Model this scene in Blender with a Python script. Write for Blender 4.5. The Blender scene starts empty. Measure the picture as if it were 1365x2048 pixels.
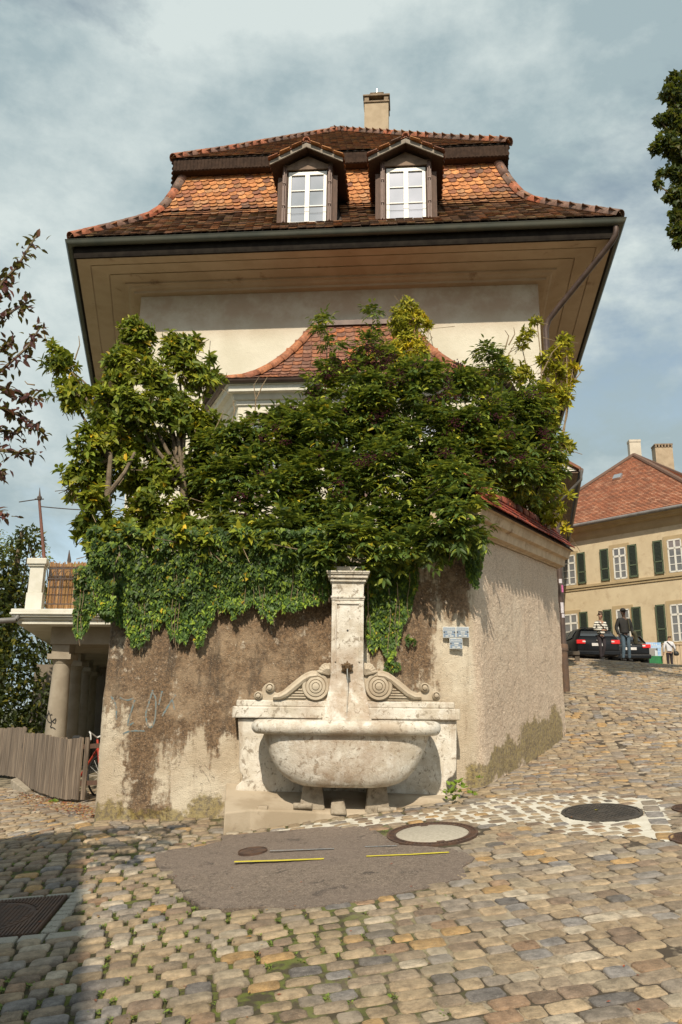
import bpy, bmesh, math, random
import numpy as np
from mathutils import Vector, Matrix, noise as mnoise
R_ = math.radians
random.seed(7); rng = np.random.default_rng(11)
scn = bpy.context.scene
COL = scn.collection
# ------------------------------------------------------------ camera
FPX = 1592.0; PITCH = R_(14.13); ROLL = 0.0123
CAM = np.array([0, 0, 1.6])
_f = np.array([0, math.cos(PITCH), math.sin(PITCH)]); _r0 = np.array([1.0, 0, 0]); _u0 = np.array([0, -math.sin(PITCH), math.cos(PITCH)])
_R = math.cos(ROLL)*_r0 + math.sin(ROLL)*_u0; _U = math.cos(ROLL)*_u0 - math.sin(ROLL)*_r0
cam = bpy.data.objects.new('camera', bpy.data.cameras.new('camera')); COL.objects.link(cam)
cam.data.sensor_fit = 'VERTICAL'; cam.data.sensor_height = 36.0; cam.data.lens = FPX/2048*36.0
cam.data.clip_end = 3000; cam.data.clip_start = 0.05
m4 = Matrix.Identity(4)
for i in range(3):
    m4[i][0] = _R[i]; m4[i][1] = _U[i]; m4[i][2] = -_f[i]; m4[i][3] = CAM[i]
cam.matrix_world = m4
scn.camera = cam
# ------------------------------------------------------------ sky, sun, exposure
SUN_EL = R_(43.0); SUN_AZ = R_(7.0)      # the sun stands behind the camera, a little to the left
w = bpy.data.worlds.new('World'); scn.world = w; w.use_nodes = True
nt = w.node_tree; nt.nodes.clear()
def N(t, **k):
    n = nt.nodes.new(t)
    for a, b in k.items(): setattr(n, a, b)
    return n
out = N('ShaderNodeOutputWorld'); sky = N('ShaderNodeTexSky'); sky.sky_type = 'NISHITA'; sky.sun_disc = False
sky.sun_elevation = SUN_EL; sky.sun_rotation = R_(180)+SUN_AZ; sky.altitude = 500; sky.air_density = 1.0; sky.dust_density = 2.0; sky.ozone_density = 1.5
bg = N('ShaderNodeBackground'); bg.inputs[1].default_value = 0.15
hs = N('ShaderNodeHueSaturation'); hs.inputs['Hue'].default_value = 0.47; hs.inputs['Saturation'].default_value = 0.62
nt.links.new(sky.outputs[0], hs.inputs['Color']); nt.links.new(hs.outputs[0], bg.inputs[0])
tc = N('ShaderNodeTexCoord'); mp = N('ShaderNodeMapping'); mp.inputs['Scale'].default_value = (1.0, 1.0, 1.7); mp.inputs['Location'].default_value = (1.35, 0.9, 0.4)
nt.links.new(tc.outputs['Generated'], mp.inputs[0])
n1 = N('ShaderNodeTexNoise'); n1.inputs['Scale'].default_value = 1.5; n1.inputs['Detail'].default_value = 8; n1.inputs['Roughness'].default_value = 0.6; n1.inputs['Distortion'].default_value = 0.25
n2 = N('ShaderNodeTexNoise'); n2.inputs['Scale'].default_value = 2.3; n2.inputs['Detail'].default_value = 12; n2.inputs['Roughness'].default_value = 0.62
nt.links.new(mp.outputs[0], n1.inputs['Vector']); nt.links.new(mp.outputs[0], n2.inputs['Vector'])
rc = N('ShaderNodeValToRGB'); rc.color_ramp.elements[0].position = 0.41; rc.color_ramp.elements[1].position = 0.50
rc.color_ramp.elements[0].color = (0.1, 0.1, 0.1, 1)
nt.links.new(n1.outputs[0], rc.inputs[0])
cc = N('ShaderNodeValToRGB'); cc.color_ramp.elements[0].position = 0.43; cc.color_ramp.elements[1].position = 0.585
cc.color_ramp.elements[0].color = (0.385, 0.487, 0.515, 1); cc.color_ramp.elements[1].color = (0.68, 0.76, 0.745, 1)
nt.links.new(n2.outputs[0], cc.inputs[0])
bg2 = N('ShaderNodeBackground'); bg2.inputs[1].default_value = 1.0; nt.links.new(cc.outputs[0], bg2.inputs[0])
mx = N('ShaderNodeMixShader'); nt.links.new(rc.outputs[0], mx.inputs[0]); nt.links.new(bg.outputs[0], mx.inputs[1]); nt.links.new(bg2.outputs[0], mx.inputs[2])
nt.links.new(mx.outputs[0], out.inputs[0])
sl = bpy.data.lights.new('sun', 'SUN'); sl.energy = 5.0; sl.angle = R_(0.5); sl.color = (1.0, 0.885, 0.715)
sun = bpy.data.objects.new('sun', sl); COL.objects.link(sun)
sdir = Vector((math.sin(SUN_AZ)*math.cos(SUN_EL), math.cos(SUN_AZ)*math.cos(SUN_EL), -math.sin(SUN_EL)))
sun.rotation_euler = sdir.to_track_quat('-Z', 'Y').to_euler()
scn.view_settings.view_transform = 'Standard'; scn.view_settings.look = 'None'; scn.view_settings.exposure = 0.0; scn.view_settings.gamma = 1.0
try: scn.view_settings.use_curve_mapping = False
except Exception: pass
scn.cycles.max_bounces = 6; scn.cycles.diffuse_bounces = 3; scn.cycles.transparent_max_bounces = 4; scn.cycles.caustics_reflective = False; scn.cycles.caustics_refractive = False
# ------------------------------------------------------------ survey of the place: rays of the photograph meet real distances
def ray(u, v): return _f + _R*(u-682.5)/FPX + _U*(1024-v)/FPX
def at(u, v, y):
    d = ray(u, v); return CAM + d*y/d[1]
def atz(u, v, z):
    d = ray(u, v); return CAM + d*(z-1.6)/d[2]
def onplane(u, v, p, n):
    d = ray(u, v); return CAM + d*(np.dot(np.array(p)-CAM, n)/np.dot(d, n))
def proj(p):
    d = np.asarray(p, float)-CAM; k = d@_f
    return 682.5+FPX*(d@_R)/k, 1024-FPX*(d@_U)/k, k
def _plane(x, y): return .75+.08*(x-1.66)+.09*(y-10)
_C = [(x, y, _plane(x, y)) for x in (-6, -4, -2, 0, 2, 4, 7) for y in (-2, 1, 4, 6.5, 8.5)]
for a in [(183,1640,9.6),(300,1648,9.5),(445,1668,8.9),(955,1577,9.95),(1130,1470,13.7),(1125,1378,16.75),(1365,1500,12),(1365,1400,18.5),(1365,1330,26.5),(1205,1323,28.5),(1255,1325,28.5),(1150,1316,27),(100,1600,14),(185,1606,12.9),(0,1570,16.5),(0,1680,9.7),(0,1620,12)]:
    _C.append(tuple(at(*a)))
_C += [(4,32,3.42),(12,32,3.5),(20,32,3.6),(2,34,3.4),(5,45,3.3),(15,45,3.3),(28,45,3.4),(10,60,3.2),(-10,60,-.5),(-8,22,.05),(-9,32,-.2),(-14,10,-.1),(-14,20,-.3),(-14,-2,-1),(14,-2,1.0),(16,10,1.9),(14,20,2.9),(20,25,3.6)]
_C = np.array(_C); _n = len(_C)
def _phi(r): return np.where(r > 0, r*r*np.log(np.maximum(r, 1e-9)), 0)
_P = np.c_[np.ones(_n), _C[:, :2]]
_W = np.linalg.solve(np.block([[_phi(np.linalg.norm(_C[:, None, :2]-_C[None, :, :2], axis=2))+np.eye(_n)*.3, _P], [_P.T, np.zeros((3, 3))]]), np.r_[_C[:, 2], 0, 0, 0])
def G(x, y):
    x = np.asarray(x, float); y = np.asarray(y, float); s = x.shape; q = np.c_[x.ravel(), y.ravel()]; o = np.empty(len(q))
    for i in range(0, len(q), 20000):
        k = q[i:i+20000]
        o[i:i+20000] = _phi(np.linalg.norm(k[:, None]-_C[None, :, :2], axis=2))@_W[:_n]+np.c_[np.ones(len(k)), k]@_W[_n:]
    return o.reshape(s)
def g1(x, y): return float(G(np.array([x]), np.array([y]))[0])
def gp(u, v):
    d = ray(u, v); t = np.linspace(3, 32, 600); p = CAM+d[None]*t[:, None]; h = p[:, 2]-G(p[:, 0], p[:, 1]); i = int(np.argmax(h < 0))
    a = h[i-1]/(h[i-1]-h[i]); return p[i-1]+(p[i]-p[i-1])*a
# ------------------------------------------------------------ helpers: objects
def tag(o, label=None, cat=None, group=None, kind=None):
    if label: o['label'] = label
    if cat: o['category'] = cat
    if group: o['group'] = group
    if kind: o['kind'] = kind
    return o
def thing(name, label, cat, loc=(0, 0, 0), group=None):
    o = bpy.data.objects.new(name, None); COL.objects.link(o); o.location = [float(c) for c in loc]; o.empty_display_size = .2
    return tag(o, label, cat, group)
def link(o, parent=None):
    COL.objects.link(o)
    if parent is not None:
        o.parent = parent
        if parent.type == 'EMPTY': o.location = [-c for c in parent.location]   # vertices are in world metres
    return o
def mesh(name, V, F, mat, parent=None, smooth=False, tint=None, kind=None, edge=None):
    me = bpy.data.meshes.new(name)
    V = np.asarray(V, float)
    me.from_pydata(V.tolist(), [], F if isinstance(F, list) else F.tolist())
    if smooth: me.polygons.foreach_set('use_smooth', [True]*len(me.polygons))
    if tint is not None:
        a = me.color_attributes.new('tint', 'FLOAT_COLOR', 'POINT')
        t = np.asarray(tint, float)
        if t.ndim == 1: t = np.tile(t, (len(V), 1))
        a.data.foreach_set('color', np.c_[t, np.ones(len(V))].ravel())
    if mat: me.materials.append(mat)
    me.update()
    o = bpy.data.objects.new(name, me); link(o, parent)
    if kind: o['kind'] = kind
    return o
def pieces(name, items, mat, parent, limit=300, smooth=False, rest=None, seen=True):
    """items: (V, F, tint). The ones that show largest become objects, the others one stuff part."""
    sc = []
    for i, (V, F, t) in enumerate(items):
        c = np.mean(V, axis=0); u, v, k = proj(c)
        s = np.ptp(np.asarray(V), axis=0).max()/max(k, .3)
        if k < .3 or not (-15 < u < 1380 and -15 < v < 2063): s = 0
        sc.append(s)
    order = np.argsort(-np.array(sc)); big = set(int(i) for i in order[:limit] if sc[i] > 0)
    RV, RF, RT, n = [], [], [], 0
    for i, (V, F, t) in enumerate(items):
        if i in big: mesh(name, V, F, mat, parent, smooth, t)
        else:
            RV.append(np.asarray(V)); RF += [[a+n for a in f] for f in F]; RT.append(np.tile(t, (len(V), 1))); n += len(V)
    if n: mesh(rest or name+'_mass', np.vstack(RV), RF, mat, parent, smooth, np.vstack(RT), kind='stuff')
class MB:
    def __init__(s): s.V = []; s.F = []
    def add(s, V, F):
        n = len(s.V); s.V += [tuple(map(float, v)) for v in V]; s.F += [[i+n for i in f] for f in F]; return s
    def box(s, a, b, M=None):
        V = [(x, y, z) for x in (a[0], b[0]) for y in (a[1], b[1]) for z in (a[2], b[2])]
        if M is not None: V = [tuple(M@Vector(v)) for v in V]
        return s.add(V, [[0,1,3,2],[4,6,7,5],[0,4,5,1],[2,3,7,6],[0,2,6,4],[1,5,7,3]])
    def hexa(s, P):   # 8 points: bottom 4, top 4
        return s.add(P, [[3,2,1,0],[4,5,6,7],[0,1,5,4],[1,2,6,5],[2,3,7,6],[3,0,4,7]])
    def prism(s, poly, frm, d0, d1):
        """poly 2D in frame (origin, ax, ay, az), extruded along az from d0 to d1"""
        o, ax, ay, az = [np.asarray(k, float) for k in frm]; n = len(poly)
        V = [o+ax*p[0]+ay*p[1]+az*d0 for p in poly]+[o+ax*p[0]+ay*p[1]+az*d1 for p in poly]
        F = [list(range(n))[::-1], list(range(n, 2*n))]+[[i, (i+1) % n, (i+1) % n+n, i+n] for i in range(n)]
        return s.add(V, F)
    def tube(s, path, rad, n=8, cap=True):
        path = [Vector(p) for p in path]; k = len(path)
        if not hasattr(rad, '__len__'): rad = [rad]*k
        V = []; up = None
        for i, p in enumerate(path):
            t = (path[min(i+1, k-1)]-path[max(i-1, 0)]).normalized()
            if up is None: up = t.orthogonal().normalized()
            up = (up-t*up.dot(t)).normalized() if (up-t*up.dot(t)).length > 1e-5 else t.orthogonal().normalized()
            b = t.cross(up)
            for j in range(n):
                a = 2*math.pi*j/n; V.append(p+(up*math.cos(a)+b*math.sin(a))*rad[i])
        F = [[i*n+j, i*n+(j+1) % n, (i+1)*n+(j+1) % n, (i+1)*n+j] for i in range(k-1) for j in range(n)]
        if cap: F += [list(range(n))[::-1], list(range((k-1)*n, k*n))]
        return s.add(V, F)
    def lathe(s, prof, c, n=20, sx=1, sy=1):
        V = []; k = len(prof)
        for r, z in prof:
            for j in range(n):
                a = 2*math.pi*j/n; V.append((c[0]+r*sx*math.cos(a), c[1]+r*sy*math.sin(a), c[2]+z))
        F = [[i*n+j, i*n+(j+1) % n, (i+1)*n+(j+1) % n, (i+1)*n+j] for i in range(k-1) for j in range(n)]
        F += [list(range(n))[::-1], list(range((k-1)*n, k*n))]
        return s.add(V, F)
    def build(s, name, mat, parent=None, smooth=False, bevel=0, tint=None, kind=None, seg=2):
        o = mesh(name, s.V, s.F, mat, parent, False, tint, kind)
        if bevel:
            b = o.modifiers.new('bevel', 'BEVEL'); b.width = bevel; b.segments = seg; b.limit_method = 'ANGLE'; b.angle_limit = R_(35)
        if smooth:
            o.data.polygons.foreach_set('use_smooth', [True]*len(o.data.polygons))
            try: o.data.set_sharp_from_angle(angle=R_(38))
            except Exception: pass
        return o
# ------------------------------------------------------------ helpers: materials
class NT:
    def __init__(s, name):
        s.m = bpy.data.materials.new(name); s.m.use_nodes = True; s.t = s.m.node_tree; s.t.nodes.clear()
        s.o = s.n('ShaderNodeOutputMaterial'); s.p = s.n('ShaderNodeBsdfPrincipled'); s.l(s.p.outputs[0], s.o.inputs[0])
        s.tc = s.n('ShaderNodeTexCoord').outputs['Object']
    def n(s, t, **k):
        x = s.t.nodes.new(t)
        for a, b in k.items(): setattr(x, a, b)
        return x
    def l(s, a, b): s.t.links.new(a, b)
    def inp(s, sock, v):
        if isinstance(v, (int, float, tuple, list)):
            if isinstance(v, (tuple, list)) and len(v) == 3 and sock.type == 'RGBA': v = (*v, 1)
            sock.default_value = v
        else: s.l(v, sock)
    def map(s, sc=(1, 1, 1), rot=(0, 0, 0), src=None):
        m = s.n('ShaderNodeMapping'); m.inputs['Scale'].default_value = sc; m.inputs['Rotation'].default_value = rot; s.l(src or s.tc, m.inputs[0]); return m.outputs[0]
    def noise(s, scale, detail=5, rough=.55, vec=None, dist=0):
        x = s.n('ShaderNodeTexNoise'); x.inputs['Scale'].default_value = scale; x.inputs['Detail'].default_value = detail; x.inputs['Roughness'].default_value = rough; x.inputs['Distortion'].default_value = dist
        s.l(vec or s.tc, x.inputs['Vector']); return x.outputs[0]
    def voro(s, scale, vec=None, feature='F1', out='Distance', rnd=1):
        x = s.n('ShaderNodeTexVoronoi'); x.feature = feature; x.inputs['Scale'].default_value = scale; x.inputs['Randomness'].default_value = rnd
        s.l(vec or s.tc, x.inputs['Vector']); return x.outputs[out]
    def ramp(s, v, lo, hi, a=0., b=1.):
        x = s.n('ShaderNodeMapRange'); x.interpolation_type = 'SMOOTHSTEP'; s.l(v, x.inputs[0])
        for i, k in ((1, lo), (2, hi), (3, a), (4, b)): x.inputs[i].default_value = k
        return x.outputs[0]
    def math(s, op, a, b=0., c=None):
        x = s.n('ShaderNodeMath', operation=op); s.inp(x.inputs[0], a); s.inp(x.inputs[1], b)
        if c is not None: s.inp(x.inputs[2], c)
        return x.outputs[0]
    def mix(s, f, a, b, mode='MIX'):
        x = s.n('ShaderNodeMix', data_type='RGBA', blend_type=mode); s.inp(x.inputs[0], f); s.inp(x.inputs[6], a); s.inp(x.inputs[7], b); return x.outputs[2]
    def blob(s, bl, wob=None):
        """sum of soft ellipses in the world x-z plane: (x, z, rx, rz, weight)"""
        sep = s.n('ShaderNodeSeparateXYZ'); s.l(wob or s.tc, sep.inputs[0]); acc = None
        for (x, z, rx, rz, wt) in bl:
            dx = s.math('MULTIPLY', s.math('SUBTRACT', sep.outputs[0], x), 1/rx); dz = s.math('MULTIPLY', s.math('SUBTRACT', sep.outputs[2], z), 1/rz)
            d = s.math('ADD', s.math('MULTIPLY', dx, dx), s.math('MULTIPLY', dz, dz))
            e = s.math('MULTIPLY', s.math('EXPONENT', s.math('MULTIPLY', d, -1.)), wt)
            acc = e if acc is None else s.math('ADD', acc, e)
        return acc
    def bump(s, h, strength=.5, dist=.01, prev=None):
        b = s.n('ShaderNodeBump'); b.inputs['Strength'].default_value = strength; b.inputs['Distance'].default_value = dist; s.l(h, b.inputs['Height'])
        if prev: s.l(prev, b.inputs['Normal'])
        return b.outputs[0]
    def done(s, col, rough=.85, normal=None, metal=0, spec=None):
        s.inp(s.p.inputs['Base Color'], col); s.inp(s.p.inputs['Roughness'], rough); s.p.inputs['Metallic'].default_value = metal
        if spec is not None: s.p.inputs['Specular IOR Level'].default_value = spec
        if normal: s.l(normal, s.p.inputs['Normal'])
        return s.m
def simple(name, c1, c2=None, scale=6, rough=.8, bump=.3, bscale=60, bdist=.004, metal=0, tint=False, dirt=None, stretch=None, spec=None):
    s = NT(name); vec = s.map(stretch) if stretch else None
    if tint:
        a = s.n('ShaderNodeAttribute'); a.attribute_name = 'tint'; base = a.outputs['Color']
        k = s.ramp(s.noise(scale, vec=vec), .3, .7, c1, c2 or 1.1)
        mul = s.n('ShaderNodeVectorMath', operation='SCALE'); s.l(base, mul.inputs[0]); s.l(k, mul.inputs['Scale']); col = mul.outputs[0]
    else: col = s.mix(s.ramp(s.noise(scale, 7, .6, vec=vec), .35, .65), c1, c2 or tuple(k*.75 for k in c1))
    if dirt: col = s.mix(s.ramp(s.noise(dirt[1], 8, .65, vec=vec), dirt[2], dirt[3]), col, dirt[0])
    nrm = s.bump(s.noise(bscale, 4, .6, vec=vec), bump, bdist) if bump else None
    return s.done(col, rough, nrm, metal, spec)
# ============================================================ THE SETTING
def inpoly(x, y, P):
    c = False; j = len(P)-1
    for i in range(len(P)):
        if (P[i][1] > y) != (P[j][1] > y) and x < (P[j][0]-P[i][0])*(y-P[i][1])/(P[j][1]-P[i][1])+P[i][0]: c = not c
        j = i
    return c
def inpoly_np(X, Y, P):
    c = np.zeros(X.shape, bool); j = len(P)-1
    for i in range(len(P)):
        k = ((P[i][1] > Y) != (P[j][1] > Y)) & (X < (P[j][0]-P[i][0])*(Y-P[i][1])/(P[j][1]-P[i][1]+1e-12)+P[i][0]); c ^= k; j = i
    return c
def vn(x, y, z=0): return mnoise.noise(Vector((x, y, z)))
def sstep(a, b, x):
    t = min(1, max(0, (x-a)/(b-a))); return t*t*(3-2*t)
def moss_amt(x, y):   # 1 in the mossy lower left of the paving, 0 where the joints are tight and sandy
    return sstep(1.0, -0.6, x-.10*(y-4))
# ---- the joints between the stones
s = NT('joint_bed'); geo = s.n('ShaderNodeSeparateXYZ'); s.l(s.tc, geo.inputs[0])
q = s.math('SUBTRACT', geo.outputs[0], s.math('MULTIPLY', s.math('SUBTRACT', geo.outputs[1], 4.), .10))
mossm = s.math('MULTIPLY', s.ramp(q, -.6, 1.2, 1., 0.), s.ramp(geo.outputs[1], 10.5, 7.5, 0.25, 1.))
dirt = s.mix(s.ramp(s.noise(9, 6), .4, .6), (.26, .205, .145), (.34, .28, .20))
dark = s.mix(s.ramp(s.noise(3.0, 6, .65), .46, .54), dirt, (.06, .045, .03))
mos = s.mix(s.ramp(s.noise(14, 6), .42, .6), (.05, .04, .02), (.10, .115, .02))
col = s.mix(mossm, dark, mos)
M_joint = s.done(col, .95, s.bump(s.noise(70, 4), .8, .01))
gx = np.concatenate([np.arange(-18, -8, 1.0), np.arange(-8, 10, .15), np.arange(10, 30, 1.0)]); gy = np.concatenate([np.arange(-10, 2, 1.0), np.arange(2, 14, .15), np.arange(14, 32, .3), np.arange(32, 70, 2)])
XX, YY = np.meshgrid(gx, gy); ZZ = G(XX, YY)
ms = np.vectorize(moss_amt)(XX, YY); ZZ = ZZ-(.007+.017*ms)
nx, ny = len(gx), len(gy); idx = np.arange(nx*ny).reshape(ny, nx)
Fq = np.stack([idx[:-1, :-1], idx[:-1, 1:], idx[1:, 1:], idx[1:, :-1]], -1).reshape(-1, 4)
street = mesh('street', np.stack([XX, YY, ZZ], -1).reshape(-1, 3), Fq, M_joint, smooth=True, kind='structure')
M_terrain = simple('terrain_soil', (.10, .09, .05), (.06, .08, .03), .3, .95)
mesh('terrain', [(-900, -400, -3.2), (900, -400, -3.2), (900, 1400, -3.2), (-900, 1400, -3.2)], [[0, 1, 2, 3]], M_terrain, kind='structure')
# ---- plan of the retaining wall and the house
WL = np.array([-2.80, 9.72]); WA = np.array([1.72, 10.03]); WB = np.array([3.78, 13.72])
ZE = 12.0
GL, GR = atz(132, 480, ZE)[:2], atz(1252, 436, ZE)[:2]; RL, RR = atz(178, 740, ZE)[:2], atz(1118, 860, ZE)[:2]
unit = lambda a: a/np.linalg.norm(a)
HF = unit(GR-GL); HN = np.array([-HF[1], HF[0]]); DL = unit(RL-GL); NL = np.array([DL[1], -DL[0]]); DR = unit(RR-GR); NR = np.array([-DR[1], DR[0]])
def cor(d, sgn, ds=None):
    ds = d if ds is None else ds; p, q, n, e = GL+HN*d, (GL+NL*ds if sgn < 0 else GR+NR*ds), HF, (DL if sgn < 0 else DR)
    t = np.linalg.solve(np.array([n, -e]).T, q-p); return p+n*t[0]
block = [tuple(WL), tuple(WA), tuple(WB), (4.65, 16.7), (6.9, 31), (-9, 31), (-5.6, 21)]
platf = [gp(u, v) for u, v in ((447, 1666), (500, 1657), (560, 1649), (630, 1640), (707, 1631), (815, 1613), (915, 1603))]
platform = [tuple(p[:2]) for p in platf]+[(1.5, 9.8), (-1.4, 9.8)]
# ---- asphalt patch
asph_px = [(310,1721),(306,1708),(341,1700),(403,1692),(444,1683),(444,1672),(500,1667),(576,1661),(637,1655),(700,1653),(743,1654),(756,1664),(775,1676),(800,1690),(861,1694),(905,1698),(934,1706),(949,1716),(944,1724),(927,1734),(930,1744),(934,1754),(900,1763),(848,1778),(815,1783),(782,1791),(752,1797),(725,1802),(668,1808),(602,1817),(560,1816),(501,1812),(470,1817),(436,1818),(403,1813),(385,1802),(370,1791),(360,1776),(345,1764),(352,1755),(330,1746),(319,1738)]
AP = [gp(*p) for p in asph_px]; AP2 = [(p[0], p[1]) for p in AP]
fine = []
for i in range(len(AP)):
    a, b = AP[i], AP[(i+1) % len(AP)]
    for t in (0, .25, .5, .75):
        p = a+(b-a)*t; k = .014 if t else .006
        fine.append((p[0]+k*vn(p[0]*9, p[1]*9, 3)*2, p[1]+k*vn(p[0]*9, p[1]*9, 8)*2))
zz = G(np.array([p[0] for p in fine]), np.array([p[1] for p in fine]))
V = [(p[0], p[1], z+.003) for p, z in zip(fine, zz)]+[(p[0], p[1], z-.06) for p, z in zip(fine, zz)]
k = len(fine)
s = NT('asphalt'); g = s.ramp(s.noise(60, 5, .85), .40, .62); g = s.math('ADD', s.math('MULTIPLY', g, .6), s.math('MULTIPLY', s.ramp(s.noise(22, 7, .8), .38, .62), .4)); c = s.mix(g, (.075, .056, .044), (.31, .245, .19))
c = s.mix(s.ramp(s.noise(1.3, 6), .35, .7, 0, .35), c, (.22, .17, .14)); c = s.mix(s.ramp(s.noise(3.0, 9, .75), .575, .625, 0, .8), c, (.045, .035, .03)); crk2 = s.ramp(s.math('ABSOLUTE', s.math('SUBTRACT', s.noise(1.6, 7, .7, dist=.6), .5)), 0, .004, 1, 0); c = s.mix(s.math('MULTIPLY', crk2, .6), c, (.04, .03, .025)); c = s.mix(s.ramp(s.noise(.8, 4), .4, .65, 0, .4), c, (.15, .115, .095))
c = s.mix(s.ramp(s.voro(48), .20, .10, 0, .8), c, (.42, .37, .31))
M_asph = s.done(c, .9, s.bump(s.math('ADD', s.noise(90, 4, .8), s.noise(9, 5)), .8, .012))
mesh('asphalt_patch', V, [list(range(k))]+[[i, i+k, (i+1) % k+k, (i+1) % k] for i in range(k)], M_asph, kind='structure')
# ---- painted survey lines
def paint_line(px, wdt, mat, name, z=.0075, kind='structure'):
    P = [gp(*p) for p in px]; V = []; n = 14*(len(P)-1)
    for i in range(n+1):
        f = i/14; a = min(int(f), len(P)-2); p = P[a]+(P[a+1]-P[a])*(f-a); h = wdt/2*(1+.25*vn(p[0]*14, p[1]*14)); 
        for sg in (-1, 1): V.append((p[0]+.006*vn(p[0]*20, 1), p[1]+sg*h+.006*vn(p[0]*25, sg), g1(p[0], p[1])+z))
    return mesh(name, V, [[2*i, 2*i+2, 2*i+3, 2*i+1] for i in range(n)], mat, kind=kind)
s = NT('yellow_paint'); M_yel = s.done(s.mix(s.ramp(s.noise(120, 4, .7), .55, .7), (.60, .50, .04), (.33, .26, .10)), .8)
s = NT('blue_chalk'); M_blue = s.done(s.mix(s.ramp(s.noise(60, 5, .7), .38, .6), (.27, .31, .35), (.215, .19, .165)), .9)
paint_line([(469, 1725), (560, 1722.5), (648, 1719)], .062, M_yel, 'yellow_road_marking')
paint_line([(733, 1714), (820, 1710.5), (899, 1706)], .05, M_yel, 'yellow_road_marking')
paint_line([(540, 1703), (600, 1701), (668, 1699)], .035, M_blue, 'blue_road_marking')
paint_line([(730, 1695), (795, 1693)], .035, M_blue, 'blue_road_marking')
# ---- the manholes
def gframe(c, yaw=0):
    x, y = c[0], c[1]; e = .1; gxs = (g1(x+e, y)-g1(x-e, y))/(2*e); gys = (g1(x, y+e)-g1(x, y-e))/(2*e)
    az = unit(np.array([-gxs, -gys, 1])); ax = unit(np.array([math.cos(yaw), math.sin(yaw), gxs*math.cos(yaw)+gys*math.sin(yaw)])); ay = np.cross(az, ax)
    return Matrix(((ax[0], ay[0], az[0], x), (ax[1], ay[1], az[1], y), (ax[2], ay[2], az[2], g1(x, y)), (0, 0, 0, 1)))
def xf(b, M): b.V = [tuple(M@Vector(v)) for v in b.V]; return b
M_iron = simple('rusty_cast_iron', (.075, .05, .04), (.13, .075, .05), 12, .7, .5, 120, .004, metal=.3)
M_iron_d = simple('dark_cast_iron', (.05, .045, .04), (.085, .072, .06), 10, .62, .4, 160, .003, metal=.3)
M_conc_lid = simple('washed_concrete', (.42, .38, .31), (.33, .30, .24), 40, .9, .6, 220, .003)
holes = []
def ring(b, r0, r1, z0, z1, n=48):
    return b.lathe([(r0, z0), (r0, z1), (r1, z1), (r1, z0)], (0, 0, 0), n)
def manhole_concrete(c, r, label, yaw=.5):
    holes.append((c[0], c[1], r+.012)); M = gframe(c, yaw)
    t = thing('manhole_cover', label, 'manhole cover', c, 'manhole covers in the street')
    b = MB(); b.lathe([(r*.80, -.05), (r*.80, .004), (r*.79, .006), (0.01, .007)], (0, 0, 0), 48); xf(b, M).build('concrete_infill', M_conc_lid, t, True)
    b = MB()
    for (a0, a1) in ((r*.80, r*.845), (r*.95, r)):
        n = 56; V = [(a*math.cos(2*math.pi*i/n), a*math.sin(2*math.pi*i/n), z) for a, z in ((a0, -.05), (a0, .012), (a1, .012), (a1, -.05)) for i in range(n)]
        b.add(V, [[k*n+i, k*n+(i+1) % n, (k+1)*n+(i+1) % n, (k+1)*n+i] for k in range(3) for i in range(n)])
    for i in range(60):
        a = 2*math.pi*i/60; R = Matrix.Rotation(a, 4, 'Z'); b.box((r*.84, -.008, -.05), (r*.955, .008, .008), R)
    for a in (1.2, 1.2+math.pi): b.box((r*.70, -.035, 0), (r*.82, .035, .011), Matrix.Rotation(a, 4, 'Z'))
    n = 48; b.add([(r*.96*math.cos(2*math.pi*i/n), r*.96*math.sin(2*math.pi*i/n), -.002) for i in range(n)], [list(range(n))])
    xf(b, M).build('iron_ring', M_iron, t)
def manhole_iron(c, r, label, mat, grid=True):
    holes.append((c[0], c[1], r+.012)); M = gframe(c, .3)
    t = thing('manhole_cover', label, 'manhole cover', c, 'manhole covers in the street')
    b = MB(); b.lathe([(r*.9, -.05), (r*.9, .005), (0.01, .006)], (0, 0, 0), 48)
    st = r*1.7/14
    if grid:
        for i in range(-8, 9):
            for j in range(-8, 9):
                if math.hypot(i*st, j*st) < r*.82: b.box((i*st-st*.3, j*st-st*.3, .0), (i*st+st*.3, j*st+st*.3, .0095))
    b.lathe([(r*.10, 0), (r*.10, .012), (r*.01, .013)], (0, 0, 0), 12)
    xf(b, M).build('lid', mat, t)
    b = MB(); n = 56; V = [(a*math.cos(2*math.pi*i/n), a*math.sin(2*math.pi*i/n), z) for a, z in ((r*.92, -.05), (r*.92, .009), (r, .009), (r, -.05)) for i in range(n)]
    b.add(V, [[k*n+i, k*n+(i+1) % n, (k+1)*n+(i+1) % n, (k+1)*n+i] for k in range(3) for i in range(n)]); xf(b, M).build('rim', mat, t)
manhole_concrete(gp(865, 1668), .425, 'round manhole cover filled with pale concrete in a rusty toothed iron ring')
manhole_iron(gp(1204, 1625), .385, 'large dark cast iron manhole cover ringed by white mortar', M_iron_d)
manhole_iron(gp(506, 1702), .135, 'small rusty iron valve cover set in the asphalt patch', M_iron, False)
manhole_iron(gp(1388, 1617), .20, 'rusty manhole cover at the right edge of the picture, the farther one', M_iron)
manhole_iron(gp(1388, 1677), .20, 'rusty manhole cover at the right edge of the picture, the nearer one', M_iron)
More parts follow.
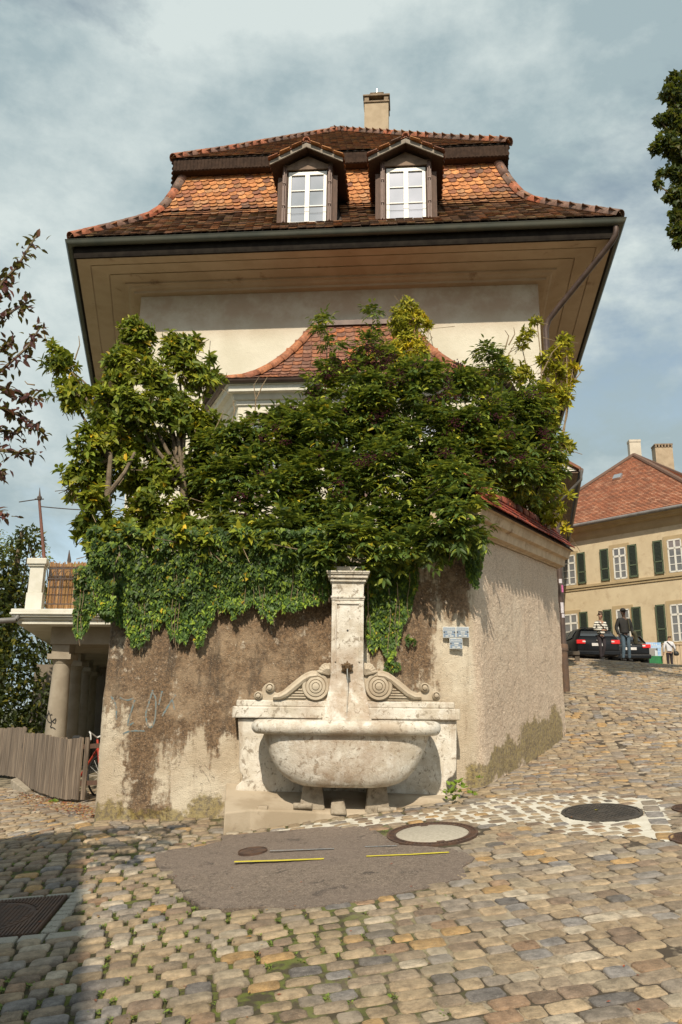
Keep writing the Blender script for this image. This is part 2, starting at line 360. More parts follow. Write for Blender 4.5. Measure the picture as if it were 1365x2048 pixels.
# square drain frame with round lid and granite surround
c = gp(-26, 1838); Mq = gframe(c, .06); H = .475
t = thing('drain_cover', 'square ribbed iron drain frame with a round grid lid, edged by granite setts', 'drain cover', c)
b = MB(); b.box((-H, -H*.86, -.05), (H, H*.86, .0)); 
for i in range(-17, 18):
    x = i*H/17.5
    for (y0, y1) in ((-H*.86, -.34 if abs(x) > .34 else -math.sqrt(max(.345**2-x*x, 0))), ((.34 if abs(x) > .34 else math.sqrt(max(.345**2-x*x, 0))), H*.86)):
        b.box((x-.007, y0, 0), (x+.007, y1, .008))
    if abs(x) > .34: b.box((x-.007, -.34, 0), (x+.007, .34, .008))
xf(b, Mq).build('frame', M_iron, t)
b = MB(); b.lathe([(.325, -.03), (.325, .006), (.01, .007)], (0, 0, 0), 40)
for i in range(-9, 10):
    for j in range(-9, 10):
        if math.hypot(i, j)*.033 < .30: b.box((i*.033-.012, j*.033-.012, .0), (i*.033+.012, j*.033+.012, .011))
xf(b, Mq).build('lid', M_iron, t)
M_granite = simple('granite', (.36, .335, .28), (.26, .24, .20), 160, .85, .6, 60, .008, dirt=((.12, .11, .09), 30, .60, .68))
y = -H*.86; gi = []
def granite(x0, y0, x1, y1):
    b = MB(); b.box((x0+.008, y0+.006, -.05), (x1-.008, y1-.006, .006)); xf(b, Mq); o = b.build('granite_sett', M_granite, t, False, .012)
while y < H*.86+.02: h_ = random.uniform(.085, .15); granite(H+.02, y, H+random.uniform(.13, .16), y+h_); y += h_
x = -H
while x < H+.1: h_ = random.uniform(.18, .34); granite(x, -H*.86-.14, x+h_, -H*.86-.015); x += h_
x = -H
while x < H+.1: h_ = random.uniform(.35, .5); granite(x, H*.86+.01, x+h_, H*.86+.06); x += h_
sq = [tuple((Mq@Vector(p))[:2]) for p in ((-H-.05, -H*.86-.15, 0), (H+.17, -H*.86-.15, 0), (H+.17, H*.86+.07, 0), (-H-.05, H*.86+.07, 0))]
# ---- white mortar zone
mort_px = [(447,1676),(520,1668),(600,1652),(700,1636),(800,1632),(915,1614),(990,1596),(1100,1590),(1200,1588),(1320,1600),(1340,1640),(1348,1690),(1290,1676),(1200,1670),(1120,1668),(1090,1650),(1040,1642),(985,1652),(920,1644),(860,1640),(770,1650),(743,1655),(637,1657),(576,1663),(500,1670)]
MP = [tuple(gp(*p)[:2]) for p in mort_px]
hx = np.arange(-1.5, 4.2, .02); hy = np.arange(7.0, 10.2, .02); X2, Y2 = np.meshgrid(hx, hy)
wob = np.vectorize(lambda a, b: vn(a*3, b*3, 5))(X2[::4, ::4], Y2[::4, ::4]); wob = np.kron(wob, np.ones((4, 4)))[:X2.shape[0], :X2.shape[1]]
ins = inpoly_np(X2+wob*.06, Y2+wob*.05, MP) & ~inpoly_np(X2, Y2, AP2) & ~inpoly_np(X2, Y2, platform)
for (a, b_, r) in holes: ins &= (np.hypot(X2-a, Y2-b_) > r)
Z2 = G(X2, Y2); rr, cc_ = np.nonzero(ins)
iV = {}; V = []; F = []
Z3 = Z2-.0015+.0015*np.sin(X2*23)*np.cos(Y2*19)
def vi(i, j):
    if (i, j) not in iV: iV[(i, j)] = len(V); V.append((X2[i, j], Y2[i, j], Z3[i, j]))
    return iV[(i, j)]
for i, j in zip(rr, cc_):
    if i+1 < X2.shape[0] and j+1 < X2.shape[1]: F.append([vi(i, j), vi(i, j+1), vi(i+1, j+1), vi(i+1, j)])
M_mortar = simple('white_mortar', (.60, .575, .50), (.50, .46, .38), 9, .95, .6, 90, .006, dirt=((.34, .29, .22), 5, .56, .66))
mesh('mortar_bed', V, F, M_mortar, smooth=True, kind='structure')
# ---- cobbles
PAL = np.array([(.30, .225, .145), (.27, .21, .15), (.37, .28, .18), (.25, .21, .17), (.235, .215, .20), (.40, .255, .115), (.42, .355, .27), (.215, .155, .11), (.32, .24, .155), (.15, .135, .125), (.29, .19, .12), (.32, .26, .185)])
PW = np.array([5, 5, 5, 5, 3.0, 2.2, 2.6, 3, 5, 1.3, 1.2, 5.]); PW /= PW.sum()
def wrow(y): return 1-sstep(7.0, 12.0, y)
chan = [[tuple(gp(*p)[:2]) for p in ln] for ln in ([(1335,1680),(1290,1590),(1245,1520),(1213,1470),(1192,1420),(1180,1385)], [(262,1702),(180,1660),(120,1632),(60,1610)])]
def segd(x, y, L):
    m = 9
    for (a, b_), (c_, d_) in zip(L[:-1], L[1:]):
        t_ = max(0, min(1, ((x-a)*(c_-a)+(y-b_)*(d_-b_))/((c_-a)**2+(d_-b_)**2))); m = min(m, math.hypot(x-a-t_*(c_-a), y-b_-t_*(d_-b_)))
    return m
def stone(cx, cy, wd, dp, ang, lod, mossy, inm):
    n = 14 if lod == 0 else (8 if lod == 1 else 6)
    ph = rng.uniform(0, 6.28); ca, sa = math.cos(ang), math.sin(ang); O = []
    ex = .36 if mossy < .5 else .42
    for i in range(n):
        a = 2*math.pi*(i+.5)/n; x = math.copysign(abs(math.cos(a))**ex, math.cos(a))*wd/2; y = math.copysign(abs(math.sin(a))**ex, math.sin(a))*dp/2
        k = 1+rng.normal()*.03; x *= k; y *= k; O.append((x, y))
    tx, ty = rng.normal()*.02, rng.normal()*.03; h = rng.normal()*.0022+.002
    V = []
    dome = .006+.009*mossy
    lv = ((1.0, -.05), (1.0, -dome*1.1), (.95, -dome*.35), (.80, 0.)) if lod == 0 else ((1.0, -.03), (.98, -dome*.6), (.80, 0.))
    if inm: lv = ((1.0, -.03), (.92, -.002), (.75, .003)); h = .002
    for sc_, z in lv:
        for (x, y) in O:
            x2, y2 = x*sc_, y*sc_; V.append((x2*ca-y2*sa, x2*sa+y2*ca, z+x2*tx+y2*ty+h+(rng.normal()*.0012 if lod == 0 else 0)))
    m = len(lv); F = [[k_*n+i, k_*n+(i+1) % n, (k_+1)*n+(i+1) % n, (k_+1)*n+i] for k_ in range(m-1) for i in range(n)]+[list(range((m-1)*n, m*n))]
    return V, F
cand = []
yr = 3.55; j = 0
while yr < 29.5:
    pitch = .130+.010*math.sin(j*2.1)+.012*vn(j*.7, 0, 0)-(.010 if yr > 9 else 0)
    wv = wrow(yr); x = -.62*yr-1.2+random.uniform(0, .1); xm = .56*yr+1.4
    while x < xm:
        wd = random.choice((.14, .17, .19, .21, .16, .24))*random.uniform(.88, 1.1)
        cx = x+wd/2; cy = yr+.19*cx*wv+.010*vn(cx*2, yr*3)*2
        cand.append((cx, cy, wd, pitch*(1-.19*0), math.atan(.19*wv), yr)); x += wd
    yr += pitch; j += 1
cand = np.array(cand); cz = G(cand[:, 0], cand[:, 1])
eg = .05; gX = (G(cand[:, 0]+eg, cand[:, 1])-cz)/eg; gY = (G(cand[:, 0], cand[:, 1]+eg)-cz)/eg
items = []
def place_stone(cx, cy, cz_, gx_, gy_, wd, dp, ang, gap=None, tintk=None):
    k = math.hypot(cx, cy); lod = 0 if k < 8.5 else (1 if k < 14 else 2)
    ma = moss_amt(cx, cy) if cy < 9.5 else .15
    inm = inpoly(cx, cy, MP) and not inpoly(cx, cy, AP2)
    gp_ = gap if gap is not None else (.004+.012*ma+(.030 if inm else 0))+random.uniform(0, .006)
    V, F = stone(0, 0, wd-gp_*1.2, dp-gp_*.9, ang, lod, ma, inm)
    V = np.array(V); V[:, 2] += V[:, 0]*gx_+V[:, 1]*gy_+cz_; V[:, 0] += cx; V[:, 1] += cy
    if inm: V[:, 2] += .0015
    c_ = PAL[rng.choice(len(PAL), p=PW)] if tintk is None else tintk
    c_ = c_*rng.uniform(.86, 1.14)*(1.0-.05*ma)
    if inm: c_ = c_*.95
    items.append((V, F, np.clip(c_, .04, .7)))
for (cx, cy, wd, dp, ang, yr), z, ga, gb in zip(cand, cz, gX, gY):
    u, v, k = proj((cx, cy, z))
    if u < -380 or u > 1760 or v > 2330: continue
    if inpoly(cx, cy, AP2) or inpoly(cx, cy, block) or inpoly(cx, cy, platform) or inpoly(cx, cy, sq): continue
    if cy > 9.7 and cx < -2.8 and cy > 14.6+.9*abs(cx+4.7): continue
    if any(math.hypot(cx-a, cy-b_) < r+.035 for a, b_, r in holes): continue
    if any(segd(cx, cy, L) < .12 for L in chan): continue
    if rng.random() < .012: continue
    place_stone(cx, cy, z, ga, gb, wd, dp, ang)
for L in chan:   # lines of larger setts laid lengthwise
    for (a, b_), (c_, d_) in zip(L[:-1], L[1:]):
        ln = math.hypot(c_-a, d_-b_); an = math.atan2(d_-b_, c_-a); n = max(1, int(ln/.24))
        for i in range(n):
            t_ = (i+.5)/n; x, y = a+(c_-a)*t_, b_+(d_-b_)*t_; z = g1(x, y)
            place_stone(x, y, z, (g1(x+.05, y)-z)/.05, (g1(x, y+.05)-z)/.05, ln/n, .19, an, .018)
s = NT('cobble_stone'); a = s.n('ShaderNodeAttribute'); a.attribute_name = 'tint'
k1 = s.ramp(s.noise(13, 9, .72), .3, .7, .60, 1.34); mul = s.n('ShaderNodeVectorMath', operation='SCALE'); s.l(a.outputs['Color'], mul.inputs[0]); s.l(k1, mul.inputs['Scale'])
c = s.mix(s.ramp(s.noise(120, 4, .7), .56, .72, 0, .45), mul.outputs[0], (.50, .46, .38)); c = s.mix(s.ramp(s.noise(1.1, 5), .45, .70, 0, .30), c, (.33, .265, .17))
c = s.mix(s.ramp(s.noise(6, 8, .7), .60, .72, 0, .5), c, (.17, .14, .10))
M_cob = s.done(c, .78, s.bump(s.math('ADD', s.noise(24, 6, .7), s.math('MULTIPLY', s.noise(90, 4, .7), .5)), .9, .016), spec=.35)
pieces('cobblestone', items, M_cob, street, 300, True)
# ---- weeds and moss tufts in the joints of the lower left
def leafy(name, P, L, W, mat, parent, tint, kind='stuff', up=.6):
    V = []; F = []; T = []; n = 0
    for (p, l, w_, t_) in zip(P, L, W, tint):
        a = random.uniform(0, 6.28); e = random.uniform(.15, 1.1)*up; d = Vector((math.cos(a)*math.cos(e), math.sin(a)*math.cos(e), math.sin(e))); sd = Vector((-math.sin(a), math.cos(a), 0)); p = Vector(p)
        V += [p, p+d*l*.5+sd*w_*.5+Vector((0, 0, l*.06)), p+d*l, p+d*l*.5-sd*w_*.5+Vector((0, 0, l*.06))]; F.append([n, n+1, n+2, n+3]); T += [t_]*4; n += 4
    return mesh(name, [tuple(v) for v in V], F, mat, parent, False, np.array(T), kind)
s = NT('weed_green'); a = s.n('ShaderNodeAttribute'); a.attribute_name = 'tint'; M_weed = s.done(a.outputs['Color'], .7)
P, L_, W_, T_ = [], [], [], []
gaps = [(cx-wd/2, cy) for (cx, cy, wd, dp, ang, yr) in cand if cy < 8.6]
for (x, y) in gaps:
    m_ = moss_amt(x, y)*(1 if y < 6.8 else .5)
    if inpoly(x, y, AP2) or inpoly(x, y, block) or inpoly(x, y, sq) or x < -3.6 or any(math.hypot(x-a, y-b_) < r for a, b_, r in holes): continue
    if random.random() < m_*max(0, .55+1.0*vn(x*1.7, y*1.7, 2)):
        z = g1(x, y)-.010; k = random.randint(12, 34)
        for i in range(k):
            xx, yy = x+random.gauss(0, .018), y+random.gauss(0, .022); P.append((xx, yy, z)); L_.append(random.uniform(.010, .030)); W_.append(random.uniform(.007, .014))
            g_ = random.uniform(.7, 1.2); T_.append((.13*g_, .19*g_, .022*g_) if random.random() < .85 else (.16, .12, .03))
leafy('joint_weeds', P, L_, W_, M_weed, None, T_)
# fallen leaves by the fence
s = NT('dry_leaf'); a = s.n('ShaderNodeAttribute'); a.attribute_name = 'tint'; M_dry = s.done(a.outputs['Color'], .8)
P, L_, W_, T_ = [], [], [], []
for i in range(900):
    if i < 760: u, v = random.uniform(40, 190), 0; v = 1585+(u-40)*.21+abs(random.gauss(0, 12))
    else: u, v = random.uniform(50, 1300), random.uniform(1650, 2040)
    if i >= 760 and random.random() < .55: continue
    if not (u < 186 or v > 1655): continue
    p = gp(u, v); p[2] += .008; P.append(p); L_.append(random.uniform(.03, .06)*(1 if i < 760 else .6)); W_.append(random.uniform(.018, .035)*(1 if i < 760 else .6)); T_.append(random.choice(((.30, .07, .025), (.24, .10, .03), (.16, .06, .03), (.36, .22, .05))))
leafy('fallen_leaves', P, L_, W_, M_dry, None, T_, up=.25)
# ============================================================ THE RETAINING WALL
def px2(l, y=9.9):
    o = []
    for (u, v, ru, rv, wt) in l:
        p = at(u, v, y); m = FPX/proj(p)[2]; o.append((p[0], p[2], ru/m, rv/m, wt))
    return o
nAB = np.array([(WB-WA)[1], -(WB-WA)[0], 0.0]); nAB = unit(nAB); PA = np.array([WA[0], WA[1], 0])
def pxR(l):
    o = []
    for (u, v, ru, rv, wt) in l:
        p = onplane(u, v, PA, nAB); m = FPX/proj(p)[2]; o.append((p[0], p[2], ru/m, rv/m, wt))
    return o
s = NT('retaining_wall_plaster')
wn = s.noise(2.2, 5, .6); wsep = s.n('ShaderNodeVectorMath', operation='MULTIPLY_ADD')
nv = s.n('ShaderNodeTexNoise'); nv.inputs['Scale'].default_value = 2.6; nv.inputs['Detail'].default_value = 7; nv.inputs['Roughness'].default_value = .62; s.l(s.tc, nv.inputs['Vector'])
s.l(nv.outputs['Color'], wsep.inputs[0]); wsep.inputs[1].default_value = (.55, 0, .65); 
off = s.n('ShaderNodeVectorMath', operation='ADD'); s.l(s.tc, off.inputs[0]); off.inputs[1].default_value = (-.275, 0, -.325); s.l(off.outputs[0], wsep.inputs[2])
brown = s.blob(px2([(400,1240,260,45,1.0),(330,1400,70,60,.75),(480,1420,70,60,.6),(600,1390,50,30,.6),(240,1440,20,80,.6),(320,1560,30,60,.7),(430,1300,60,95,1.1),(520,1300,85,85,1.2),(600,1300,80,75,1.2),(650,1290,25,90,.8),(345,1400,45,110,.95),(285,1490,24,130,1.1),(300,1350,90,40,1),(238,1340,28,60,.8),(300,1610,45,22,.8),(820,1270,60,115,1.2),(770,1220,50,100,1.2),(800,1360,38,40,.9),(900,1170,45,60,1.0),(455,1400,60,60,.9),(570,1370,60,50,.9),(248,1560,10,70,.8),(430,1480,16,60,.7),(475,1550,18,30,.4),(400,1250,200,60,.8),(935,1120,20,60,.8),(925,1200,14,40,.5)]), wsep.outputs[0])
streak = s.noise(1.0, 9, .66, s.map((6.0, 6.0, .75)))
bm = s.ramp(s.math('ADD', s.math('ADD', brown, s.math('MULTIPLY', s.math('SUBTRACT', streak, .5), 2.6)), s.math('MULTIPLY', s.math('SUBTRACT', s.noise(11, 8, .75), .5), 1.7)), .36, .86)
pale = s.mix(s.ramp(s.noise(1.7, 7, .6), .38, .62), (.66, .585, .46), (.52, .43, .315)); pale = s.mix(s.ramp(streak, .50, .72, 0, .65), pale, (.33, .25, .17))
pale = s.mix(s.ramp(s.noise(40, 5, .7), .58, .75, 0, .5), pale, (.28, .21, .14))
br = s.mix(s.ramp(s.noise(34, 6, .75), .38, .66), (.065, .036, .018), (.26, .16, .085)); br = s.mix(s.ramp(s.noise(2.7, 8, .7), .46, .64, 0, .55), br, (.42, .31, .20)); br = s.mix(s.ramp(s.noise(5.5, 9, .75), .58, .66, 0, .9), br, (.56, .49, .39)); br = s.mix(s.ramp(streak, .30, .46, .85, 0), br, (.035, .022, .014)); br = s.mix(s.ramp(s.noise(3.6, 6, .7), .30, .42, .65, 0), br, (.035, .022, .014)); br = s.mix(s.ramp(s.voro(42), .20, .08, 0, .8), br, (.55, .47, .37))
col = s.mix(s.math('MULTIPLY', bm, .93), pale, br)
# right flank: pinkish pebble dash
sep = s.n('ShaderNodeSeparateXYZ'); s.l(s.tc, sep.inputs[0])
fl = s.ramp(sep.outputs[1], 10.04, 10.12)
dash = s.mix(s.ramp(s.noise(55, 4, .7), .40, .62), (.74, .61, .475), (.47, .35, .255)); dash = s.mix(s.ramp(s.noise(.9, 6), .45, .7, 0, .45), dash, (.72, .63, .50)); dash = s.mix(s.ramp(s.noise(48, 5, .8), .60, .66, 0, .8), dash, (.20, .14, .10)); dash = s.mix(s.ramp(s.noise(1, 6, .6, s.map((5, 5, .5))), .52, .72, 0, .5), dash, (.42, .31, .23))
col = s.mix(fl, col, dash)
moss = s.blob(px2([(225,1625,45,28,1),(330,1632,70,26,1),(420,1625,40,34,1),(180,1640,20,30,.6)], 9.7)+px2([(948,1560,26,22,.9)], 9.95)+pxR([(975,1555,22,22,1.1),(1000,1530,26,30,1.4),(1025,1510,28,36,1.5),(1060,1490,30,42,1.5),(1085,1478,30,42,1.5),(1112,1460,26,42,1.5)]), wsep.outputs[0])
mm = s.ramp(s.math('ADD', moss, s.math('MULTIPLY', s.math('SUBTRACT', s.noise(13, 7, .7), .5), 1.3)), .42, .80)
mc = s.mix(s.ramp(s.noise(22, 6, .7), .42, .62), (.27, .21, .055), (.075, .055, .025))
col = s.mix(s.math('MULTIPLY', mm, .74), col, mc)
# blue and small cracks
cr = s.ramp(s.math('ABSOLUTE', s.math('SUBTRACT', s.noise(.9, 5, .6, dist=1.2), .5)), .0, .0035, 1, 0)
col = s.mix(s.math('MULTIPLY', cr, .6), col, (.06, .04, .03))
h1 = s.math('ADD', s.noise(30, 8, .78), s.math('MULTIPLY', s.voro(110), .5))
M_rwall = s.done(col, .93, s.bump(h1, .75, .022))
def wall_path(n1, n2):
    P = []
    back = WL+np.array([-.10, 1.9])   # the flank along the left lane
    for t in np.linspace(0, 1, 24)[:-1]: P.append((back+(WL+np.array([-.015, .10])-back)*t, np.array([-1, -.05])))
    for a in np.linspace(math.pi, math.pi*1.5, 7)[:-1]: P.append((WL+np.array([.10, .12])+.12*np.array([math.cos(a), math.sin(a)]), np.array([math.cos(a), math.sin(a)])))
    d = unit(WA-WL); nn = np.array([d[1], -d[0]])
    for t in np.linspace(0, .945, n1)[:-1]:
        q = WL+np.array([.10, 0])+(WA-WL-np.array([.10, 0]))*t; P.append((q-nn*.0+nn*.05*math.sin(t*math.pi)*0.6, nn))
    d2 = unit(WB-WA); n2_ = np.array([d2[1], -d2[0]])
    qs = WL+np.array([.10, 0])+(WA-WL-np.array([.10, 0]))*.945; qe = WA+(WB-WA)*.055
    for t in np.linspace(0, 1, 16)[:-1]: n_ = nn*(1-t)+n2_*t; P.append(((1-t)**2*qs+2*t*(1-t)*WA+t*t*qe, n_/np.linalg.norm(n_)))
    for t in np.linspace(.055, 1, n2): P.append((WA+(WB-WA)*t, n2_))
    return P
Pth = wall_path(230, 215); zs = np.linspace(-.05, 4.15, 211)
V = []
for (q, nn) in Pth:
    fl_ = q[1] > 10.03 and q[0] > 1.7; gz = g1(q[0], q[1])
    top = 3.66 if not fl_ else 3.83+.25*(q[1]-10)/3.7
    for i, z0 in enumerate(zs):
        z = gz-.25+(top-gz+.25)*i/210
        x, y = q
        d = .022*vn(x*1.1, y*1.1, z*1.1)+.008*vn(x*5, y*5, z*5)
        d += (.0065*vn(x*30, y*30, z*30)+.004*vn(x*60, y*60, z*60)) if fl_ else .0045*vn(x*22, y*22, z*22)
        bat = .035*(3.6-z)/3.6*0
        V.append((x+nn[0]*(d+bat), y+nn[1]*(d+bat), z))
a_, b_ = len(Pth), 211; idx = np.arange(a_*b_).reshape(a_, b_)
F = np.stack([idx[:-1, :-1], idx[1:, :-1], idx[1:, 1:], idx[:-1, 1:]], -1).reshape(-1, 4)
rw = thing('retaining_wall', 'high stained plaster retaining wall carrying ivy and shrubs, mossy at its foot', 'wall', (WL[0], WL[1], .3))
mesh('plaster_face', V, F, M_rwall, rw, True); wallV, wallF = [tuple(v) for v in V], F.tolist()
M_plain = simple('wall_back_plaster', (.45, .38, .29), (.36, .29, .21), 3, .9)
d2 = unit(WB-WA); nin = np.array([-d2[1], d2[0]])
b = MB(); e0 = WB; e1 = WB+nin*.42
b.add([(*e0, 1.0), (*e1, 1.0), (*e1, 4.08), (*e0, 4.08)], [[0, 1, 2, 3]])
e2 = WA+nin*.42; b.add([(*e1, 1.0), (*e2, 1.0), (*e2, 3.9), (*e1, 4.08)], [[0, 1, 2, 3]])
e3 = WL+np.array([0, .4]); e4 = WA+np.array([0, .4])
b.add([(WL[0]-.02, WL[1]+.02, 3.655), (WA[0], WA[1], 3.655), (*e4, 3.655), (*e3, 3.655)], [[0, 1, 2, 3]])
b.build('wall_back', M_plain, rw)
# cap of the right flank: plaster cornice and a little tiled roof
M_capst = simple('cornice_plaster', (.56, .44, .30), (.44, .33, .22), 5, .85, .3, 60, .004, dirt=((.22, .13, .07), 2.4, .58, .72), stretch=None)
capO = np.array([*WA, 3.84]); capX = unit(np.array([*(WB-WA), .25])); capN = np.array([d2[1], -d2[0], 0.]); Lc = float(np.linalg.norm(np.array([*(WB-WA), .25])))+.10
capZ = np.array([0, 0, 1.])
prof = [(-.46, 0), (-.46, .30), (.26, .30), (.24, .285), (.20, .16), (.135, .145), (.115, .03), (.035, .015), (.03, 0)]
b = MB(); b.prism([(p[0], p[1]) for p in prof], (capO-capX*.35, capN, capZ, capX), 0, Lc+.35); b.build('cornice', M_capst, rw)
M_tile = None
s = NT('clay_tile'); a = s.n('ShaderNodeAttribute'); a.attribute_name = 'tint'
k1 = s.ramp(s.noise(14, 6, .62), .3, .7, .65, 1.25); mul = s.n('ShaderNodeVectorMath', operation='SCALE'); s.l(a.outputs['Color'], mul.inputs[0]); s.l(k1, mul.inputs['Scale'])
c = s.mix(s.ramp(s.noise(9, 7, .7), .58, .68, 0, .75), mul.outputs[0], (.10, .085, .06)); c = s.mix(s.ramp(s.noise(24, 6, .7), .62, .70, 0, .55), c, (.36, .30, .14))
M_tile = s.done(c, .72, s.bump(s.noise(50, 5), .3, .006), spec=.3)
TP = np.array([(.37, .15, .055), (.43, .19, .07), (.28, .11, .055), (.21, .09, .055), (.145, .08, .055), (.42, .215, .10), (.32, .155, .075)])
def tile_piece(P, ax, ay, az, w_, l_, point=.05, th=.014, lift=.028):
    """tail at P, running up along ay; the tail stands proud of the slope, the head lies on it"""
    O = [(-w_/2, l_), (-w_/2, point), (-w_*.22, point*.22), (0, 0), (w_*.22, point*.22), (w_/2, point), (w_/2, l_)]
    V = []
    for t_ in (0, th):
        for (x, y) in O: V.append(P+ax*x+ay*y+az*(lift*(1-y/l_)+t_-th*.5+.004))
    n = 7
    return V, [list(range(n))[::-1], list(range(n, 2*n))]+[[i, (i+1) % n, (i+1) % n+n, i+n] for i in range(n)]
def halfpipe(p0, p1, r0, r1, up, th=.016, n=8):
    p0, p1 = np.array(p0), np.array(p1); t = unit(p1-p0); sd = unit(np.cross(t, up)); u2 = np.cross(sd, t); V = []
    for (p, r) in ((p0, r0), (p1, r1)):
        for rr_ in (r, r-th):
            for i in range(n+1):
                a = math.pi*(i/n*1.16-.08); V.append(p+sd*math.cos(a)*rr_+u2*math.sin(a)*rr_)
    m = n+1; F = []
    for i in range(n):
        F += [[i, i+1, 2*m+i+1, 2*m+i], [m+i+1, m+i, 3*m+i, 3*m+i+1], [i+1, i, m+i, m+i+1], [2*m+i, 2*m+i+1, 3*m+i+1, 3*m+i]]
    return V, F
items = []
rt = .22
for row, (dx, dz) in enumerate(((.34, .285), (.245, .385), (.15, .485), (.055, .585))):
    n = int((Lc+.3)/.17)
    for i in range(n):
        P = capO-capX*.30+capX*((i+.5*(row % 2))*.17)+capN*dx+capZ*dz
        ay = unit(-capN*.69+capZ*.73); az = unit(np.cross(capX, ay)); az = az if az[2] > 0 else -az
        V, F = tile_piece(P, capX, ay, az, .162, .26)
        items.append((V, F, np.array(random.choice(((.30, .06, .035), (.24, .05, .035), (.36, .09, .05), (.16, .05, .04))))*random.uniform(.8, 1.15)))
pieces('tile', items, M_tile, rw, 300)
n = int((Lc+.3)/.34)
for i in range(n):
    p0 = capO-capX*.30+capX*(i*.34)+capZ*.66-capN*.04; V, F = halfpipe(p0+capX*.38, p0, .105, .12, capZ)
    mesh('ridge_tile', V, F, M_tile, rw, True, np.array(random.choice(((.26, .07, .045), (.15, .06, .045), (.33, .10, .055)))))
b = MB(); b.add([capO-capX*.30+capN*.30+capZ*.282, capO+capX*Lc+capN*.30+capZ*.282, capO+capX*Lc-capN*.06+capZ*.66, capO-capX*.3-capN*.06+capZ*.66, capO-capX*.30-capN*.46+capZ*.282, capO+capX*Lc-capN*.46+capZ*.282], [[0, 1, 2, 3], [3, 2, 5, 4], [1, 5, 2]])
b.build('roof_bed', simple('dark_mortar', (.14, .09, .06), (.08, .05, .04), 10), rw)
# terrace soil behind the wall
M_soil = simple('garden_soil', (.09, .065, .04), (.05, .06, .02), 3, .95, .5, 20, .03)
tp = [(WL[0]+.06, WL[1]+.08), (WA[0], WA[1]+.05), (WB[0]-.3, WB[1]), (4.3, 16.6), (4.3, 24), (-5.0, 24), (-4.6, 18)]
mesh('terrace_ground', [(x, y, 3.56) for x, y in tp], [list(range(len(tp)))], M_soil, kind='structure')
# ---- street plaques: three small blue enamel plates
M_blue_en = simple('blue_grey_enamel', (.16, .22, .31), (.20, .26, .34), 30, .35, 0); M_white_en = simple('white_enamel', (.62, .64, .62), (.52, .54, .53), 30, .4, 0); M_screw = simple('dark_screw', (.03, .03, .03), None, 10, .5, 0)
def plaque(u0, v0, u1, v1, lab):
    y = 9.955; a = at(u0, v1, y); b_ = at(u1, v0, y); W_, H_ = b_[0]-a[0], b_[2]-a[2]
    t = thing('sign_plate', lab, 'sign', (a[0], y, a[2]), 'blue enamel plates on the wall')
    def bx(x0, z0, x1, z1, d, th=.004): bb = MB(); bb.box((a[0]+x0*W_, y-d-th, a[2]+z0*H_), (a[0]+x1*W_, y-d, a[2]+z1*H_)); return bb
    bb = bx(0, 0, 1, 1, 0, .014); bb.build('frame', M_white_en, t, False, .004)
    bx(.05, .07, .95, .93, .0145, .002).build('plate', M_blue_en, t)
    bb = MB()
    def bar(x0, z0, x1, z1): bb.box((a[0]+x0*W_, y-.0185, a[2]+z0*H_), (a[0]+x1*W_, y-.0168, a[2]+z1*H_))
    bar(.05, .64, .95, .67); bar(.05, .41, .95, .43)
    x = .09
    while x < .88: w_ = random.uniform(.03, .06); bar(x, .72, x+w_*.7, .86); x += w_+.02
    bar(.34, .48, .70, .58); bar(.38, .30, .66, .38); bar(.20, .12, .42, .22); bar(.58, .12, .82, .22); bar(.46, .07, .485, .38); bar(.55, .07, .575, .38)
    bb.build('lettering', M_white_en, t)
    bb = MB(); bb.lathe([(.008, 0), (.008, .004), (.001, .005)], (0, 0, 0), 8)
    for k in (.10, .90):
        b2 = MB(); b2.lathe([(.009, 0), (.009, .003)], (0, 0, 0), 8); M = Matrix.Translation((a[0]+k*W_, y-.017, a[2]+.50*H_))@Matrix.Rotation(R_(90), 4, 'X'); xf(b2, M); b2.build('screw', M_screw, t)
plaque(886, 1254, 911.5, 1276, 'small blue enamel plate on the wall, upper left of three')
plaque(912.5, 1254, 938, 1275.5, 'small blue enamel plate on the wall, upper right of three')
plaque(899.5, 1277, 925, 1298, 'small blue enamel plate on the wall, centred below the other two')
# ---- blue graffiti on the plaster (flat paint strokes, 3 mm proud)
def stroke(pts, w_, name, mat, yf, par=None):
    V = []; P = [np.array(p, float) for p in pts]; Q = []
    for i in range(len(P)-1):
        for t in np.linspace(0, 1, 7)[:-1]:
            p0, p1, p2, p3 = P[max(i-1, 0)], P[i], P[i+1], P[min(i+2, len(P)-1)]
            Q.append(.5*((2*p1)+(-p0+p2)*t+(2*p0-5*p1+4*p2-p3)*t*t+(-p0+3*p1-3*p2+p3)*t**3))
    Q.append(P[-1])
    for i, q in enumerate(Q):
        d = unit(Q[min(i+1, len(Q)-1)]-Q[max(i-1, 0)]+1e-6); nn = np.array([-d[1], d[0]])
        for sg in (-1, 1):
            r = q+nn*sg*w_/2*(1+.3*vn(i*.7, sg)); V.append(yf(r[0], r[1]))
    return V, [[2*i, 2*i+1, 2*i+3, 2*i+2] for i in range(len(Q)-1)]
s = NT('faded_blue_spray'); M_graf = s.done(s.mix(s.ramp(s.noise(30, 5, .7), .40, .60), (.12, .19, .21), (.24, .19, .14)), .9)
from mathutils.bvhtree import BVHTree
bvh = BVHTree.FromPolygons(wallV, wallF)
def yw(u, v):
    d = Vector(ray(u, v)).normalized(); h = bvh.ray_cast(Vector(CAM), d)[0]; return tuple((h if h else Vector(at(u, v, 9.7)))-d*.004)
gb = MB()
